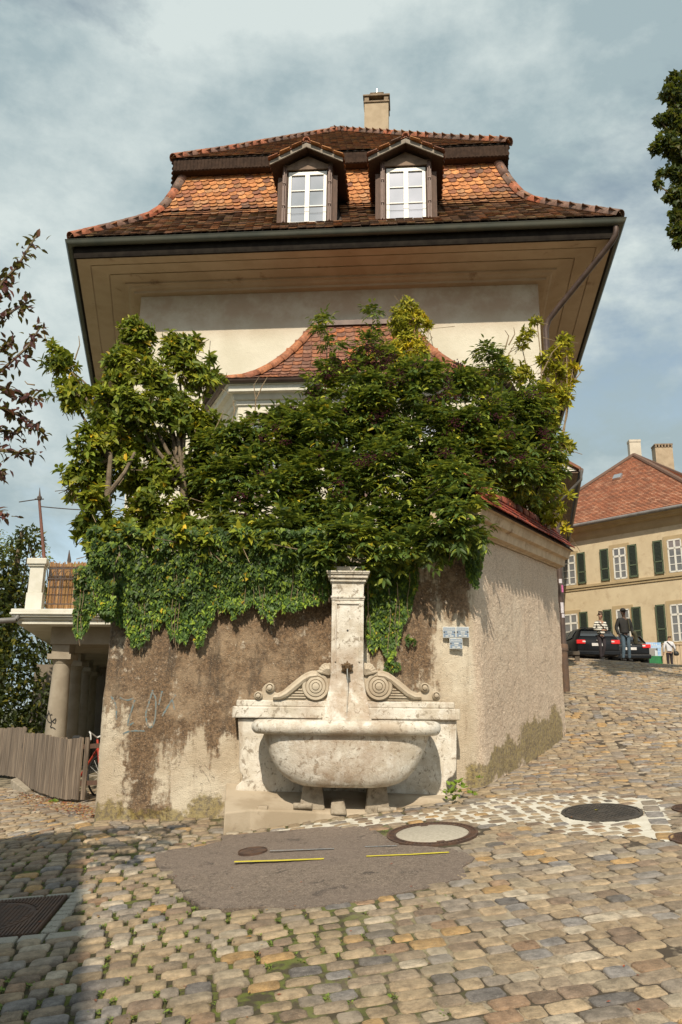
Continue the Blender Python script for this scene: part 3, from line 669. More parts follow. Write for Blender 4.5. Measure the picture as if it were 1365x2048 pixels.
for st_ in ([(222,1392),(232,1410),(233,1440)],[(246,1468),(262,1462),(290,1462)],[(306,1380),(300,1400),(292,1430),(300,1455),(310,1440),(312,1400),(306,1385)],[(325,1382),(318,1410)],[(352,1390),(338,1410),(325,1432)],[(270,1400),(262,1425),(256,1450),(268,1445)],[(345,1400),(350,1420)],[(240,1395),(255,1400),(268,1396)]):
    gb.add(*stroke(st_, 3.2, '', None, yw))
g = gb.build('graffiti', M_graf); tag(g, 'faded blue spray scrawl on the stained plaster left of the fountain', 'graffiti')
# ============================================================ THE FOUNTAIN
s = NT('fountain_limestone'); c = s.mix(s.ramp(s.noise(2.4, 8, .65), .38, .64), (.70, .665, .59), (.50, .44, .35))
c = s.mix(s.ramp(s.noise(5, 8, .7), .50, .62, 0, .7), c, (.72, .69, .63)); c = s.mix(s.ramp(s.noise(13, 9, .72, dist=.8), .56, .59, 0, .85), c, (.27, .225, .17)); sx_ = s.n('ShaderNodeSeparateXYZ'); s.l(s.tc, sx_.inputs[0]); mid = s.ramp(s.math('ABSOLUTE', s.math('SUBTRACT', sx_.outputs[0], .08)), .75, .25); low = s.math('MULTIPLY', s.ramp(sx_.outputs[2], 2.45, 2.2), s.math('MULTIPLY', mid, s.ramp(s.noise(4, 7, .7), .35, .62))); c = s.mix(s.math('MULTIPLY', low, .75), c, (.37, .275, .195)); c = s.mix(s.ramp(s.noise(1.0, 6, .6, s.map((6, 6, .9))), .54, .74, 0, .55), c, (.30, .215, .14))
c = s.mix(s.ramp(s.noise(5, 8, .7), .54, .66, 0, .55), c, (.70, .68, .62))
crk = s.ramp(s.math('ABSOLUTE', s.math('SUBTRACT', s.noise(3.2, 6, .6, s.map((1, 1, 1.8)), dist=1.5), .5)), 0, .004, 1, 0); c = s.mix(s.math('MULTIPLY', crk, .6), c, (.12, .08, .05)); c = s.mix(s.ramp(s.noise(1, 7, .65, s.map((11, 11, 1.6))), .55, .70, 0, .5), c, (.33, .25, .18))
M_lime = s.done(c, .85, s.bump(s.math('ADD', s.noise(9, 8, .7, dist=.6), s.math('MULTIPLY', s.noise(70, 5, .7), .4)), .75, .018))
s = NT('fountain_sandstone'); c = s.mix(s.ramp(s.noise(3, 7, .6), .38, .64), (.50, .43, .33), (.40, .325, .235)); c = s.mix(s.ramp(s.noise(1, 6, .6, s.map((9, 9, 1))), .52, .72, 0, .55), c, (.27, .19, .12)); c = s.mix(s.ramp(s.noise(90, 4, .7), .60, .74, 0, .35), c, (.24, .2, .15))
M_sand = s.done(c, .8, s.bump(s.noise(80, 6, .7), .5, .006))
YS = 9.56      # front face of the back slab
def X(u, v=1400, y=YS): return float(at(u, v, y)[0])
def Z(v, u=695, y=YS): return float(at(u, v, y)[2])
ft = thing('fountain', 'old limestone wall fountain with oval basin, pillar spout and carved volutes', 'fountain', (.08, 9.2, .62))
# back slab, with ragged lower edges
def poly_px(L, y): 
    o = []
    for (u, v) in L: p = at(u, v, y); o.append((p[0], p[2]))
    return o
fr = (np.array([0, 0, 0.]), np.array([1., 0, 0]), np.array([0, 0, 1.]), np.array([0, 1., 0]))
b = MB(); b.prism(poly_px([(470,1600),(470,1585),(473,1572),(484,1562),(487,1552),(481,1545),(478,1530),(479,1500),(476,1437),(914,1437),(914,1500),(913,1540),(908,1552),(897,1558),(893,1566),(895,1580),(889,1600)], YS), fr, YS, YS+.30)
b.build('back_slab', M_lime, ft, False, .012)
b = MB(); b.box((X(467), YS-.055, Z(1438)), (X(919), YS+.30, Z(1415))); b.box((X(474), YS-.03, Z(1415)), (X(909), YS+.30, Z(1402)))
b.build('ledge', M_lime, ft, False, .014)
# pillar with flared foot, panel, mouldings and cap
PC = X(695, 1300)
def band(b, u0, u1, v0, v1, d): b.box((X(u0, v0), YS-d, Z(v1)), (X(u1, v0), YS+.32, Z(v0)))
b = MB()
def Xc(hw): return PC-hw, PC+hw
hw = (X(727, 1300)-X(663, 1300))/2
z0, z1, z2, z3, z4 = Z(1446), Z(1440), Z(1385), Z(1330), Z(1200)
prof = [(Z(1446, y=9.3), hw*1.50, .34), (Z(1437), hw*1.46, .32), (Z(1434), hw*1.36, .30), (Z(1410), hw*1.30, .235), (Z(1385), hw*1.14, .155), (Z(1360), hw*1.02, .125), (Z(1330), hw, .12), (Z(1197), hw, .12)]
V = []
for z, h, d in prof: V += [(PC-h, YS+.3, z), (PC-h, YS-d, z), (PC+h, YS-d, z), (PC+h, YS+.3, z)]
n = len(prof); F = [[i*4+j, i*4+(j+1) % 4, (i+1)*4+(j+1) % 4, (i+1)*4+j] for i in range(n-1) for j in range(4)]+[[3, 2, 1, 0], [4*n-4, 4*n-3, 4*n-2, 4*n-1]]
b.add(V, F); b.build('pillar', M_lime, ft, False, .006)
# raised panel frame on the shaft
b = MB(); zt, zb = Z(1208), Z(1325); x0, x1 = PC-hw*.78, PC+hw*.78; e = .018; yf = YS-.12
for (a0, c0, a1, c1) in ((x0, zt-e, x1, zt), (x0, zb, x0+e, zt-e), (x1-e, zb, x1, zt-e)): b.box((a0, yf-.018, c0), (a1, yf+.01, c1))
b.build('panel_frame', M_lime, ft, False, .003)
b = MB(); b.lathe([(.012, 0), (.012, .004), (.004, .005)], (0, 0, 0), 10); xf(b, Matrix.Translation((PC, yf+.001, Z(1263)))@Matrix.Rotation(R_(90), 4, 'X')); b.build('plug', M_screw, ft)
b = MB(); 
for (v0, v1, k, d) in ((1199, 1203, 1.02, .13), (1195, 1199, 1.07, .14), (1170, 1195, 1.0, .12), (1167, 1170, 1.04, .13), (1163.5, 1167, 1.12, .15), (1160, 1163.5, 1.10, .145), (1153, 1160, 1.24, .175), (1150.5, 1153, 1.32, .195), (1147, 1150.5, 1.36, .205)):
    b.box((PC-hw*k, YS-d, Z(v1)), (PC+hw*k, YS+.33, Z(v0)))
b.build('capital', M_lime, ft, False, .004)
b = MB(); b.box((PC-hw*.95, YS-.06, Z(1147)), (PC+hw*.9, YS+.3, Z(1134))); b.build('top_block', M_lime, ft, False, .02)
# volutes
YV = YS+.06; zb = Z(1402, y=YV)
def spiral(cx, cz, r, turns, sgn, a0, y, b, rad):
    P = []; n = int(turns*22)
    for i in range(n+1):
        t = i/n; a = a0+sgn*t*turns*2*math.pi; rr_ = r*(1-t)**.9+r*.10*t; P.append((cx+rr_*math.cos(a), y, cz+rr_*math.sin(a)))
    b.tube(P, [rad*(1-.45*i/n) for i in range(n+1)], 8)
def scroll(mir):
    def pt(u, v): u2 = 695+(695-u) if mir else u; p = at(u2+(.0), v, YV-.10); return np.array([p[0], p[2]])
    # plate
    out = [pt(*p) for p in [(512,1402),(508,1396),(508,1388),(513,1383),(520,1382),(524,1384),(524,1377),(530,1369),(540,1366),(547,1369),(550,1377),(549,1384),(556,1386),(566,1381),(585,1365),(600,1353),(612,1345),(624,1341),(637,1341),(640,1335),(644,1329),(651,1325),(656,1327),(660,1324),(664,1330),(664,1402)]]
    b = MB(); poly = [tuple(p) for p in out]; poly = poly if mir else poly
    b.prism(poly, fr, YV-.08, YV+.10); b.build('volute_plate', M_sand, ft, False, .012)
    # sweeping band with rounded face
    b = MB(); up = [pt(*p) for p in [(549,1389),(558,1388),(570,1381),(588,1366),(604,1354),(618,1348),(634,1346)]]; lo = [pt(*p) for p in [(546,1400),(562,1400),(578,1393),(594,1380),(610,1366),(622,1358),(634,1357)]]
    V = []
    for a, c_ in zip(up, lo):
        for k, d in ((0, 0), (.15, .045), (.5, .062), (.85, .045), (1, 0)): q = a+(c_-a)*k; V.append((q[0], YV-.08-d, q[1]))
    F = [[i*5+j, (i+1)*5+j, (i+1)*5+j+1, i*5+j+1] for i in range(len(up)-1) for j in range(4)]+[[0, 1, 2, 3, 4], [len(V)-5+i for i in range(5)][::-1]]
    b.add(V, F); b.build('scroll_band', M_sand, ft, True)
    c_ = pt(632, 1373); r = abs(pt(632, 1345)[1]-c_[1]); sg = 1 if not mir else -1
    b = MB(); M = Matrix.Translation((c_[0], YV-.08, c_[1]))@Matrix.Rotation(R_(90), 4, 'X')
    b.lathe([(r*1.0, -.03), (r*1.0, .03), (r*.94, .042), (r*.78, .040), (r*.72, .028), (r*.70, .048), (r*.52, .052), (r*.47, .038), (r*.45, .060), (r*.30, .064), (r*.26, .048), (r*.24, .070), (r*.05, .078)], (0, 0, 0), 40)
    xf(b, M); b.build('volute', M_sand, ft, True)
    for (u, v, k) in ((517, 1391, .24), (540, 1375, .27)):
        q = pt(u, v); b = MB(); rr_ = r*k/.8; b.lathe([(rr_, -.02), (rr_, .03), (rr_*.75, .045), (rr_*.6, .025), (rr_*.55, .025), (rr_*.5, .055), (rr_*.1, .065)], (0, 0, 0), 20); xf(b, Matrix.Translation((q[0], YV-.08, q[1]))@Matrix.Rotation(R_(90), 4, 'X')); b.build('small_volute', M_sand, ft, True)
    b = MB()
    for i, (ua, ub) in enumerate(((606, 612), (597, 611), (588, 611), (580, 611), (572, 612))):
        v = 1374+i*5.2; p, q = pt(ua, v), pt(ub, v); xa, xb = min(p[0], q[0]), max(p[0], q[0]); b.box((xa, YV-.10, p[1]-.0085), (xb, YV-.07, p[1]+.0085))
    b.build('fluting', M_sand, ft, False, .003)
    b = MB()
    for k in range(5):   # leaf curling against the pillar
        a = R_(100+k*17) if not mir else R_(80-k*17); q = pt(659, 1348); L = .10+.012*k; p0 = Vector((q[0], YV-.10, q[1])); p1 = p0+Vector((math.cos(a)*L, -.02, math.sin(a)*L)); b.tube([p0, p0.lerp(p1, .6)+Vector((0, -.02, 0)), p1], [.022, .022, .008], 8)
    b.build('acanthus_leaf', M_sand, ft, True)
scroll(False); scroll(True)
# the spout: rosette, pipe and falling water
zc = Z(1337); M_bronze = simple('old_bronze', (.17, .105, .05), (.09, .06, .035), 40, .55, .4, 90, .004, metal=.5)
b = MB()
for k in range(12):
    a = 2*math.pi*k/12; L = .078 if k % 2 else .062; p0 = Vector((PC, yf-.012, zc)); p1 = p0+Vector((math.cos(a)*L, -.006, math.sin(a)*L)); b.tube([p0, p0.lerp(p1, .55)+Vector((0, -.016, 0)), p1], [.018, .020, .006], 6)
b.build('rosette', M_bronze, ft, True)
b = MB(); b.tube([(PC, yf, zc), (PC, yf-.10, zc+.004), (PC, yf-.17, zc-.004)], [.027, .024, .022], 12); b.build('spout', M_bronze, ft, True)
s = NT('running_water'); s.p.inputs['Transmission Weight'].default_value = .6; M_wat = s.done((.75, .8, .8), .08, None)
zr = Z(1442, y=9.1)
b = MB(); b.tube([(PC, yf-.165, zc-.015), (PC, yf-.172, zc-.06), (PC+.001, yf-.176, zc-.12), (PC, yf-.178, zc-.25), (PC, yf-.18, zr-.02)], [.006, .0055, .0035, .0022, .002], 6); w_ = b.build('water_jet', M_wat, ft, True)
# the basin: a superellipse tub
BC = (X(693, 1450, 9.1), 9.12); RA = (X(881, 1450, 9.1)-X(506, 1450, 9.1))/2; RB = .46
def sup(a, A, B, e): c_, s_ = math.cos(a), math.sin(a); return (math.copysign(abs(c_)**e, c_)*A, math.copysign(abs(s_)**e, s_)*B)
yfr = BC[1]-RB
zT, zB = float(at(693, 1441, yfr)[2]), float(at(693, 1471, yfr)[2]); zF = float(at(693, 1579, yfr+.12)[2])
n = 96; V = []; lv = []
H_ = zB-zF
bw = [(0, .875, .80), (.12, .86, .785), (.3, .825, .755), (.5, .775, .715), (.68, .715, .67), (.82, .64, .61), (.92, .555, .54), (.975, .46, .46), (1.0, .34, .34)]
for (t_, ka, kb) in reversed(bw): lv.append((zB+.005-t_*(H_+.005), RA*ka, RB*kb, .62))
rr_ = (zT-zB)/2; zc2 = (zT+zB)/2
for a in np.linspace(-90, 180, 15):
    a = R_(a); lv.append((zc2+rr_*math.sin(a), RA-rr_*.9+rr_*math.cos(a)*.9, RB-rr_*.9+rr_*math.cos(a)*.9, .56))
lv.append((zc2-.05, RA-rr_*2.0, RB-rr_*2.0, .56)); lv.append((zc2-.30, RA*.7, RB*.6, .6)); 
for (z, A, B, e) in lv:
    for i in range(n):
        x, y = sup(2*math.pi*(i+.5)/n, A, B, e); d = .006*vn(x*6, y*6, z*6)+.003*vn(x*20, y*20, z*20); k = 1+d/max(A, .1)*2; V.append((BC[0]+x*k, BC[1]+y*k, z+d*.4))
m = len(lv); F = [[i*n+j, i*n+(j+1) % n, (i+1)*n+(j+1) % n, (i+1)*n+j] for i in range(m-1) for j in range(n)]+[list(range(n))[::-1], list(range((m-1)*n, m*n))]
mesh('basin', V, F, M_lime, ft, True)
b = MB(); b.add([(BC[0]+sup(2*math.pi*i/48, RA-.10, RB-.10, .56)[0], BC[1]+sup(2*math.pi*i/48, RA-.10, RB-.10, .56)[1], zT-.035) for i in range(48)], [list(range(48))]); 
s = NT('basin_water'); M_bw = s.done((.10, .11, .08), .06, s.bump(s.noise(14, 3), .2, .01)); b.build('water_surface', M_bw, ft)
q_a, q_b, q_c = at(452, 1624, platf[0][1]+.03), at(690, 1597, 9.5), gp(707, 1630)+np.array([0, 0, .015]); q_n = np.cross(q_b-q_a, q_c-q_a)
def topz(x, y): return q_a[2]-(q_n[0]*(x-q_a[0])+q_n[1]*(y-q_a[1]))/q_n[2]
# feet and the loose stone
M_footst = simple('worn_foot_stone', (.36, .31, .24), (.22, .18, .13), 7, .9, .8, 40, .012, dirt=((.12, .09, .06), 9, .55, .68))
zp = float(at(690, 1602, 9.0)[2])
def foot(uc, mir):
    b = MB(); cx = X(uc, 1590, 8.95); pz = topz(cx, 9.14)-.01; sg = -1 if mir else 1
    poly = [(-.20, 0), (.14, 0), (.12, .14), (.10, zF-pz+.02), (-.10, zF-pz+.02), (-.13, .07), (-.20, .055)]
    b.prism([(cx+sg*x, pz+z) for x, z in poly][::(-1 if mir else 1)], fr, 9.13, 9.45); b.build('foot', M_footst, ft, False, .012)
    b = MB(); b.tube([(cx+sg*-.20, 9.115, pz+.045), (cx+sg*.0, 9.105, pz+.045)], .034, 10); b.build('foot_roll', M_footst, ft, True)
foot(624, False); foot(757, True)
stn = MB(); cx = X(679, 1600, 8.8); pz = g1(cx, 8.75)+.075
pz = topz(cx, 9.06)-.01
stn.add([(cx-.095, 9.06, pz), (cx+.085, 9.04, pz), (cx+.09, 9.25, pz), (cx-.09, 9.26, pz), (cx-.088, 9.09, pz+.135), (cx+.05, 9.07, pz+.15), (cx+.055, 9.23, pz+.16), (cx-.08, 9.25, pz+.14)], [[3,2,1,0],[4,5,6,7],[0,1,5,4],[1,2,6,5],[2,3,7,6],[3,0,4,7]])
o = stn.build('loose_stone', M_footst, None, False, .018); tag(o, 'rough squared stone lying under the middle of the fountain basin', 'stone')
# platform
pl = gp(447, 1668); s = NT('platform_concrete'); c = s.mix(s.ramp(s.noise(3, 7), .4, .62), (.42, .35, .26), (.33, .265, .185)); M_plat = s.done(s.mix(s.ramp(s.noise(7, 7, .7), .58, .7, 0, .6), c, (.22, .17, .12)), .9, s.bump(s.noise(60, 5, .7), .5, .008))
plf = thing('fountain_platform', 'low worn concrete step under the fountain basin', 'step', (0, 9, .5))
xl, yl = pl[0], pl[1]; q2 = at(915, 1606, 9.25)
P4 = platform[:7]+[(1.46, 9.75), (-1.30, 9.75)]; n4 = len(P4)
b = MB(); b.add([(x, y, g1(x, y)-.1) for x, y in P4]+[(x, y+.012, max(topz(x, y), g1(x, y)+.012)) for i, (x, y) in enumerate(P4)], [list(range(n4))[::-1], list(range(n4, 2*n4))]+[[i, (i+1) % n4, (i+1) % n4+n4, i+n4] for i in range(n4)])
b.build('slab', M_plat, plf, False, .015)
b = MB(); a = gp(514, 1652); b.box((a[0], a[1]-.06, a[2]-.1), (a[0]+.115, a[1]+.3, topz(a[0], a[1])+.012)); b.build('plinth_block', M_plat, plf, False, .01)
# ============================================================ THE HOUSE
def mkframe(o, ax, ay, az): return Matrix(((ax[0], ay[0], az[0], o[0]), (ax[1], ay[1], az[1], o[1]), (ax[2], ay[2], az[2], o[2]), (0, 0, 0, 1)))
HX = np.array([*HF, 0.]); HY = np.array([*HN, 0.]); HZ = np.array([0, 0, 1.])
BACK = 13.0
SIDE = None
def ringpts(d, z, back=BACK):
    a, b_ = (cor(d, -1), cor(d, 1)) if SIDE is None else (cor(d, -1, .2+(d-.2)*SIDE[0]), cor(d, 1, .2+(d-.2)*SIDE[1])); return [(*(a+DL*back), z), (*a, z), (*b_, z), (*(b_+DR*back), z)]
def sweep(b, prof, closed=False):
    V = []; n = len(prof)
    for d, z in prof: V += ringpts(d, z)
    F = []
    for i in range(n if closed else n-1):
        j = (i+1) % n
        for k in range(3): F.append([i*4+k, i*4+k+1, j*4+k+1, j*4+k])
    b.add(V, F)
house = thing('town_house', 'tall cream plastered house with a flared mansard tile roof, two dormers and wide eaves', 'house', (0, 17, 2.0))
s = NT('house_plaster'); sep = s.n('ShaderNodeSeparateXYZ'); s.l(s.tc, sep.inputs[0])
c = s.mix(s.ramp(s.noise(1.2, 6), .35, .65), (.66, .62, .51), (.58, .54, .43)); c = s.mix(s.ramp(s.noise(60, 4, .7), .55, .75, 0, .3), c, (.42, .36, .26))
st = s.math('MULTIPLY', s.ramp(s.noise(1.6, 7, .65), .30, .62, .45, 1), s.ramp(sep.outputs[2], 9.9, 10.9, .0, .75)); c = s.mix(st, c, (.36, .235, .15))  # brown eaves staining, deepened to hold the eave shadow in the colour
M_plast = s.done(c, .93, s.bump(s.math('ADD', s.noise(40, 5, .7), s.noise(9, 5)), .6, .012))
wq1, wq2 = atz(283, 592, 11.37)[:2], atz(1077, 563, 11.37)[:2]; SIDE = ((float((wq1-GL)@NL)-.2)/1.32, (float((wq2-GR)@NR)-.2)/1.32)
b = MB(); sweep(b, [(1.52, 1.0), (1.52, 11.37)])
bl, br_ = ringpts(1.52, 0)[0][:2], ringpts(1.52, 0)[3][:2]; b.add([(*bl, 1.), (*br_, 1.), (*br_, 12.0), (*bl, 12.0)], [[0, 1, 2, 3]])
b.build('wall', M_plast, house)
M_soffit = simple('soffit_paint', (.47, .355, .245), (.41, .30, .20), 1.5, .75, .15, 40, .003, dirt=((.25, .16, .10), 2.2, .60, .75))
b = MB(); sweep(b, [(.20, 11.78), (.20, 11.655), (.50, 11.64), (.50, 11.665), (.525, 11.665), (.525, 11.635), (.86, 11.61), (.86, 11.635), (.885, 11.635), (.885, 11.60), (1.18, 11.56), (1.18, 11.515), (1.25, 11.50), (1.29, 11.455), (1.37, 11.43), (1.375, 11.375), (1.53, 11.36)])
b.build('soffit', M_soffit, house); SIDE = None
M_dark = simple('shaded_painted_timber', (.016, .013, .011), (.024, .02, .016), 6, .9, spec=.05); M_gut = simple('patinated_gutter_metal', (.075, .082, .068), (.11, .11, .085), 1.4, .45, .1, 30, .003, metal=.35)  # near-black fascia: the gutter's shadow is put into the dark timber colour
b = MB(); sweep(b, [(.25, 12.02), (.185, 12.0), (.185, 11.70), (.195, 11.65), (.25, 11.65)]); b.build('fascia', M_dark, house)
gpf = [(0.0, 12.01), (-.012, 12.02), (-.022, 12.01), (-.012, 11.995)]+[(.088-.094*math.cos(a), 11.99-.10*math.sin(a)) for a in np.linspace(0.1, math.pi*.95, 9)]
b = MB(); sweep(b, gpf)
for i in range(1, 7):    # joints of the gutter lengths
    p = cor(0, -1)+(cor(0, 1)-cor(0, -1))*i/7; V = [(*(p+HN*(.088-.100*math.cos(a))+HF*k), 11.99-.106*math.sin(a)) for k in (-.02, .02) for a in np.linspace(.1, 3, 9)]
    b.add(V, [[j, j+1, j+10, j+9] for j in range(8)])
b.build('gutter', M_gut, house, True)
# ---- roof
PR = [(.09, 12.09), (.6, 12.57), (1.1, 13.05), (1.64, 13.58), (1.9, 13.88), (2.1, 14.24), (2.33, 14.84), (2.55, 15.52)]
DM = next(d for d in np.arange(6, 9, .01) if (cor(d, 1)-cor(d, -1))@HF < .02)
UP = [(2.22, 15.78), (3.6, 17.06), (5.3, 18.70), (DM, 18.70+(DM-5.3)*.955)]
M_under = simple('roof_underlay', (.06, .04, .03), (.04, .03, .025), 8)
b = MB(); sweep(b, [(d+.02, z-.02) for d, z in PR]); sweep(b, UP)
apx = cor(DM, -1); apy = cor(DM, 1); zap = UP[-1][1]; b.add([(*apx, zap), (*apy, zap), (*(apy+DR*BACK), zap), (*(apx+DL*BACK), zap)], [[0, 1, 2, 3]])
roof = b.build('roof', M_under, house)
def curve(prof, step):
    """points every `step` along a (d, z) profile"""
    P = [np.array(p, float) for p in prof]; o = []; s0 = 0
    for a, b_ in zip(P[:-1], P[1:]):
        L = np.linalg.norm(b_-a)
        while s0 <= L: o.append((a+(b_-a)*s0/L, (b_-a)/L)); s0 += step
        s0 -= L
    return o
items = []
def tiles_on(prof, step, w_, which, maxside=3.2, dark=0.0, lift=.042):
    for r, (p, t_) in enumerate(curve(prof, step)):
        d, z = p
        A, B = cor(d, -1), cor(d, 1)
        if which == 'F': o, e, ax2, n2 = A, B, HF, HN
        elif which == 'L': o, e, ax2, n2 = A, A+DL*maxside, DL, NL
        else: o, e, ax2, n2 = B, B+DR*maxside, DR, NR
        L = np.linalg.norm(e-o); ax = np.array([*ax2, 0.]); ay = np.array([n2[0]*t_[0], n2[1]*t_[0], t_[1]]); az = np.cross(ax, ay); az = az if az[2] > 0 else -az
        x = (r % 2)*w_/2+.02
        while x < L-.02:
            P = np.array([*(o+ax2*x), z])
            if which == 'F' and prof is PR and any(abs(np.dot(P-D[0], HX)) < D[1] and D[2] < d < 9 for D in DORM): x += w_; continue
            V, F = tile_piece(P, ax, ay, az, w_*.955, step*1.9, .06 if which == 'F' else .05, .016, lift*random.uniform(.8, 1.3))
            old = (1-sstep(1.5, 2.25, d))*.9 if prof is PR else .8  # darker flare and top slope: weathering plus grazing shade put into the tint
            cl = (TP[rng.choice(len(TP), p=[.33, .22, .20, .09, .05, .05, .06])]*1.1)*(1-old)+old*np.array(random.choice(((.14, .078, .045), (.19, .088, .045), (.105, .065, .042), (.25, .115, .05), (.18, .12, .055), (.09, .058, .04)))); cl = cl*rng.uniform(.75, 1.25)
            items.append((V, F, np.clip(cl, .02, .6))); x += w_
# dormer positions: (base point, half width, depth on the roof)
def dpos(u, v):
    best = None
    for p, t_ in curve(PR, .02):
        for k in (0,):
            A, B = cor(p[0], -1), cor(p[0], 1); q = A
            lo, hi = 0., 1.
            for _ in range(18):
                m = (lo+hi)/2; q = A+(B-A)*m; uu = proj((*q, p[1]))[0]
                if uu < u: lo = m
                else: hi = m
            vv = proj((*q, p[1]))[1]
            if best is None or abs(vv-v) < best[0]: best = (abs(vv-v), np.array([*q, p[1]]), p[0])
    return best[1], best[2]
D1, dd1 = dpos(613, 447); D2, dd2 = dpos(813, 441)
DORM = [(D1, .72, dd1+.02), (D2, .72, dd2+.02)]
tiles_on(PR, .165, .205, 'F'); tiles_on(UP, .165, .205, 'F', dark=.1); tiles_on(PR, .165, .205, 'L', 4.5); tiles_on(PR, .165, .205, 'R', 4.5); tiles_on(UP, .17, .21, 'L', 1.5); tiles_on(UP, .17, .21, 'R', 1.5)
pieces('tile', items, M_tile, roof, 300)
HTP = [(.32, .115, .06), (.20, .115, .085), (.18, .10, .075), (.24, .13, .09), (.17, .11, .085), (.38, .12, .06)]
def hip(prof, sgn, step=.40, lift=.03, r=.135):
    C_ = curve(prof, step)
    for i in range(len(C_)):
        p = C_[i][0]; nx_ = C_[i+1][0] if i+1 < len(C_) else p+C_[i][1]*step
        q0 = np.array([*cor(p[0], sgn), p[1]+lift]); q1 = np.array([*cor(nx_[0], sgn), nx_[1]+lift]); q1 = q1+(q1-q0)*.12
        V, F = halfpipe(q0, q1, r*1.01, r*.96, HZ); mesh('ridge_tile', V, F, M_tile, roof, True, np.array(HTP[random.randrange(6)])*random.uniform(.85, 1.15))
for sg in (-1, 1): hip(PR, sg); hip(UP, sg)
# upper cornice under the top roof
M_brown = simple('brown_weathered_timber', (.115, .062, .040), (.07, .040, .027), 9, .75, .4, 60, .004, stretch=(8, 8, 1))
b = MB(); sweep(b, [(2.60, 15.40), (2.26, 15.42), (2.235, 15.44), (2.235, 15.75), (2.5, 15.80)])
for i in range(92):
    p = cor(2.235, -1)+(cor(2.235, 1)-cor(2.235, -1))*(i+.5)/92; b.box((-.030, -.014, 15.445), (.030, .004, 15.745), mkframe((*p, 0), HX, HY, HZ))
b.build('cornice', simple('dark_eaves_board', (.055, .034, .024), (.035, .022, .016), 9, .85, .3, 60, .004, spec=.1), house)
M_zinc = simple('weathered_zinc', (.26, .25, .24), (.20, .19, .18), 4, .5, 0, metal=.4)
b = MB(); sweep(b, [(2.44, 15.28), (2.50, 15.36), (2.60, 15.37)]); b.build('flashing', M_zinc, house)
# ---- chimney
M_chim = simple('chimney_render', (.42, .33, .225), (.35, .27, .18), 3, .9, .3, 40, .006, dirt=((.24, .17, .11), 3, .6, .75)); M_chs = simple('chimney_stone', (.27, .20, .13), (.17, .12, .08), 9, .9, .6, 40, .01)
yc = 23.6; a, b_ = at(731, 205, yc), at(779, 203, yc); cw = (b_[0]-a[0])/2; cxm = (a[0]+b_[0])/2; ztop = a[2]
Fc = lambda z: mkframe((cxm, yc+cw*.8, z), HX, HY, HZ)
ch = MB().box((-cw, -cw*.8, -5.5), (cw, cw*.8, 0), Fc(ztop)).build('chimney', M_chim, house)
b = MB(); b.box((-cw*1.07, -cw*.9, 0.0), (cw*1.07, cw*.9, .07), Fc(ztop+.002)); b.box((-cw*1.0, -cw*.84, .07), (-cw*.62, cw*.84, .25), Fc(ztop)); b.box((cw*.62, -cw*.84, .07), (cw*1.0, cw*.84, .25), Fc(ztop)); b.box((-cw*.62, -cw*.6, .07), (cw*.62, cw*.6, .16), Fc(ztop)); b.box((-cw*1.12, -cw*.95, .25), (cw*1.12, cw*.95, .32), Fc(ztop)); b.build('chimney_crown', M_chs, ch, False, .015)
b = MB(); b.box((-cw*.60, -cw*.5, .32), (cw*.58, cw*.5, .52), Fc(ztop)); b.box((-cw*.55, -cw*.5, .52), (cw*.6, cw*.5, .56), Fc(ztop)); b.build('chimney_cap', M_chs, ch, False, .02)
b = MB(); b.tube([(cxm, yc+.3, ztop+.5), (cxm, yc+.3, ztop+.82)], .045, 10); b.build('flue_pipe', simple('bright_steel', (.75, .78, .78), None, 3, .25, 0, metal=.6), ch, True)
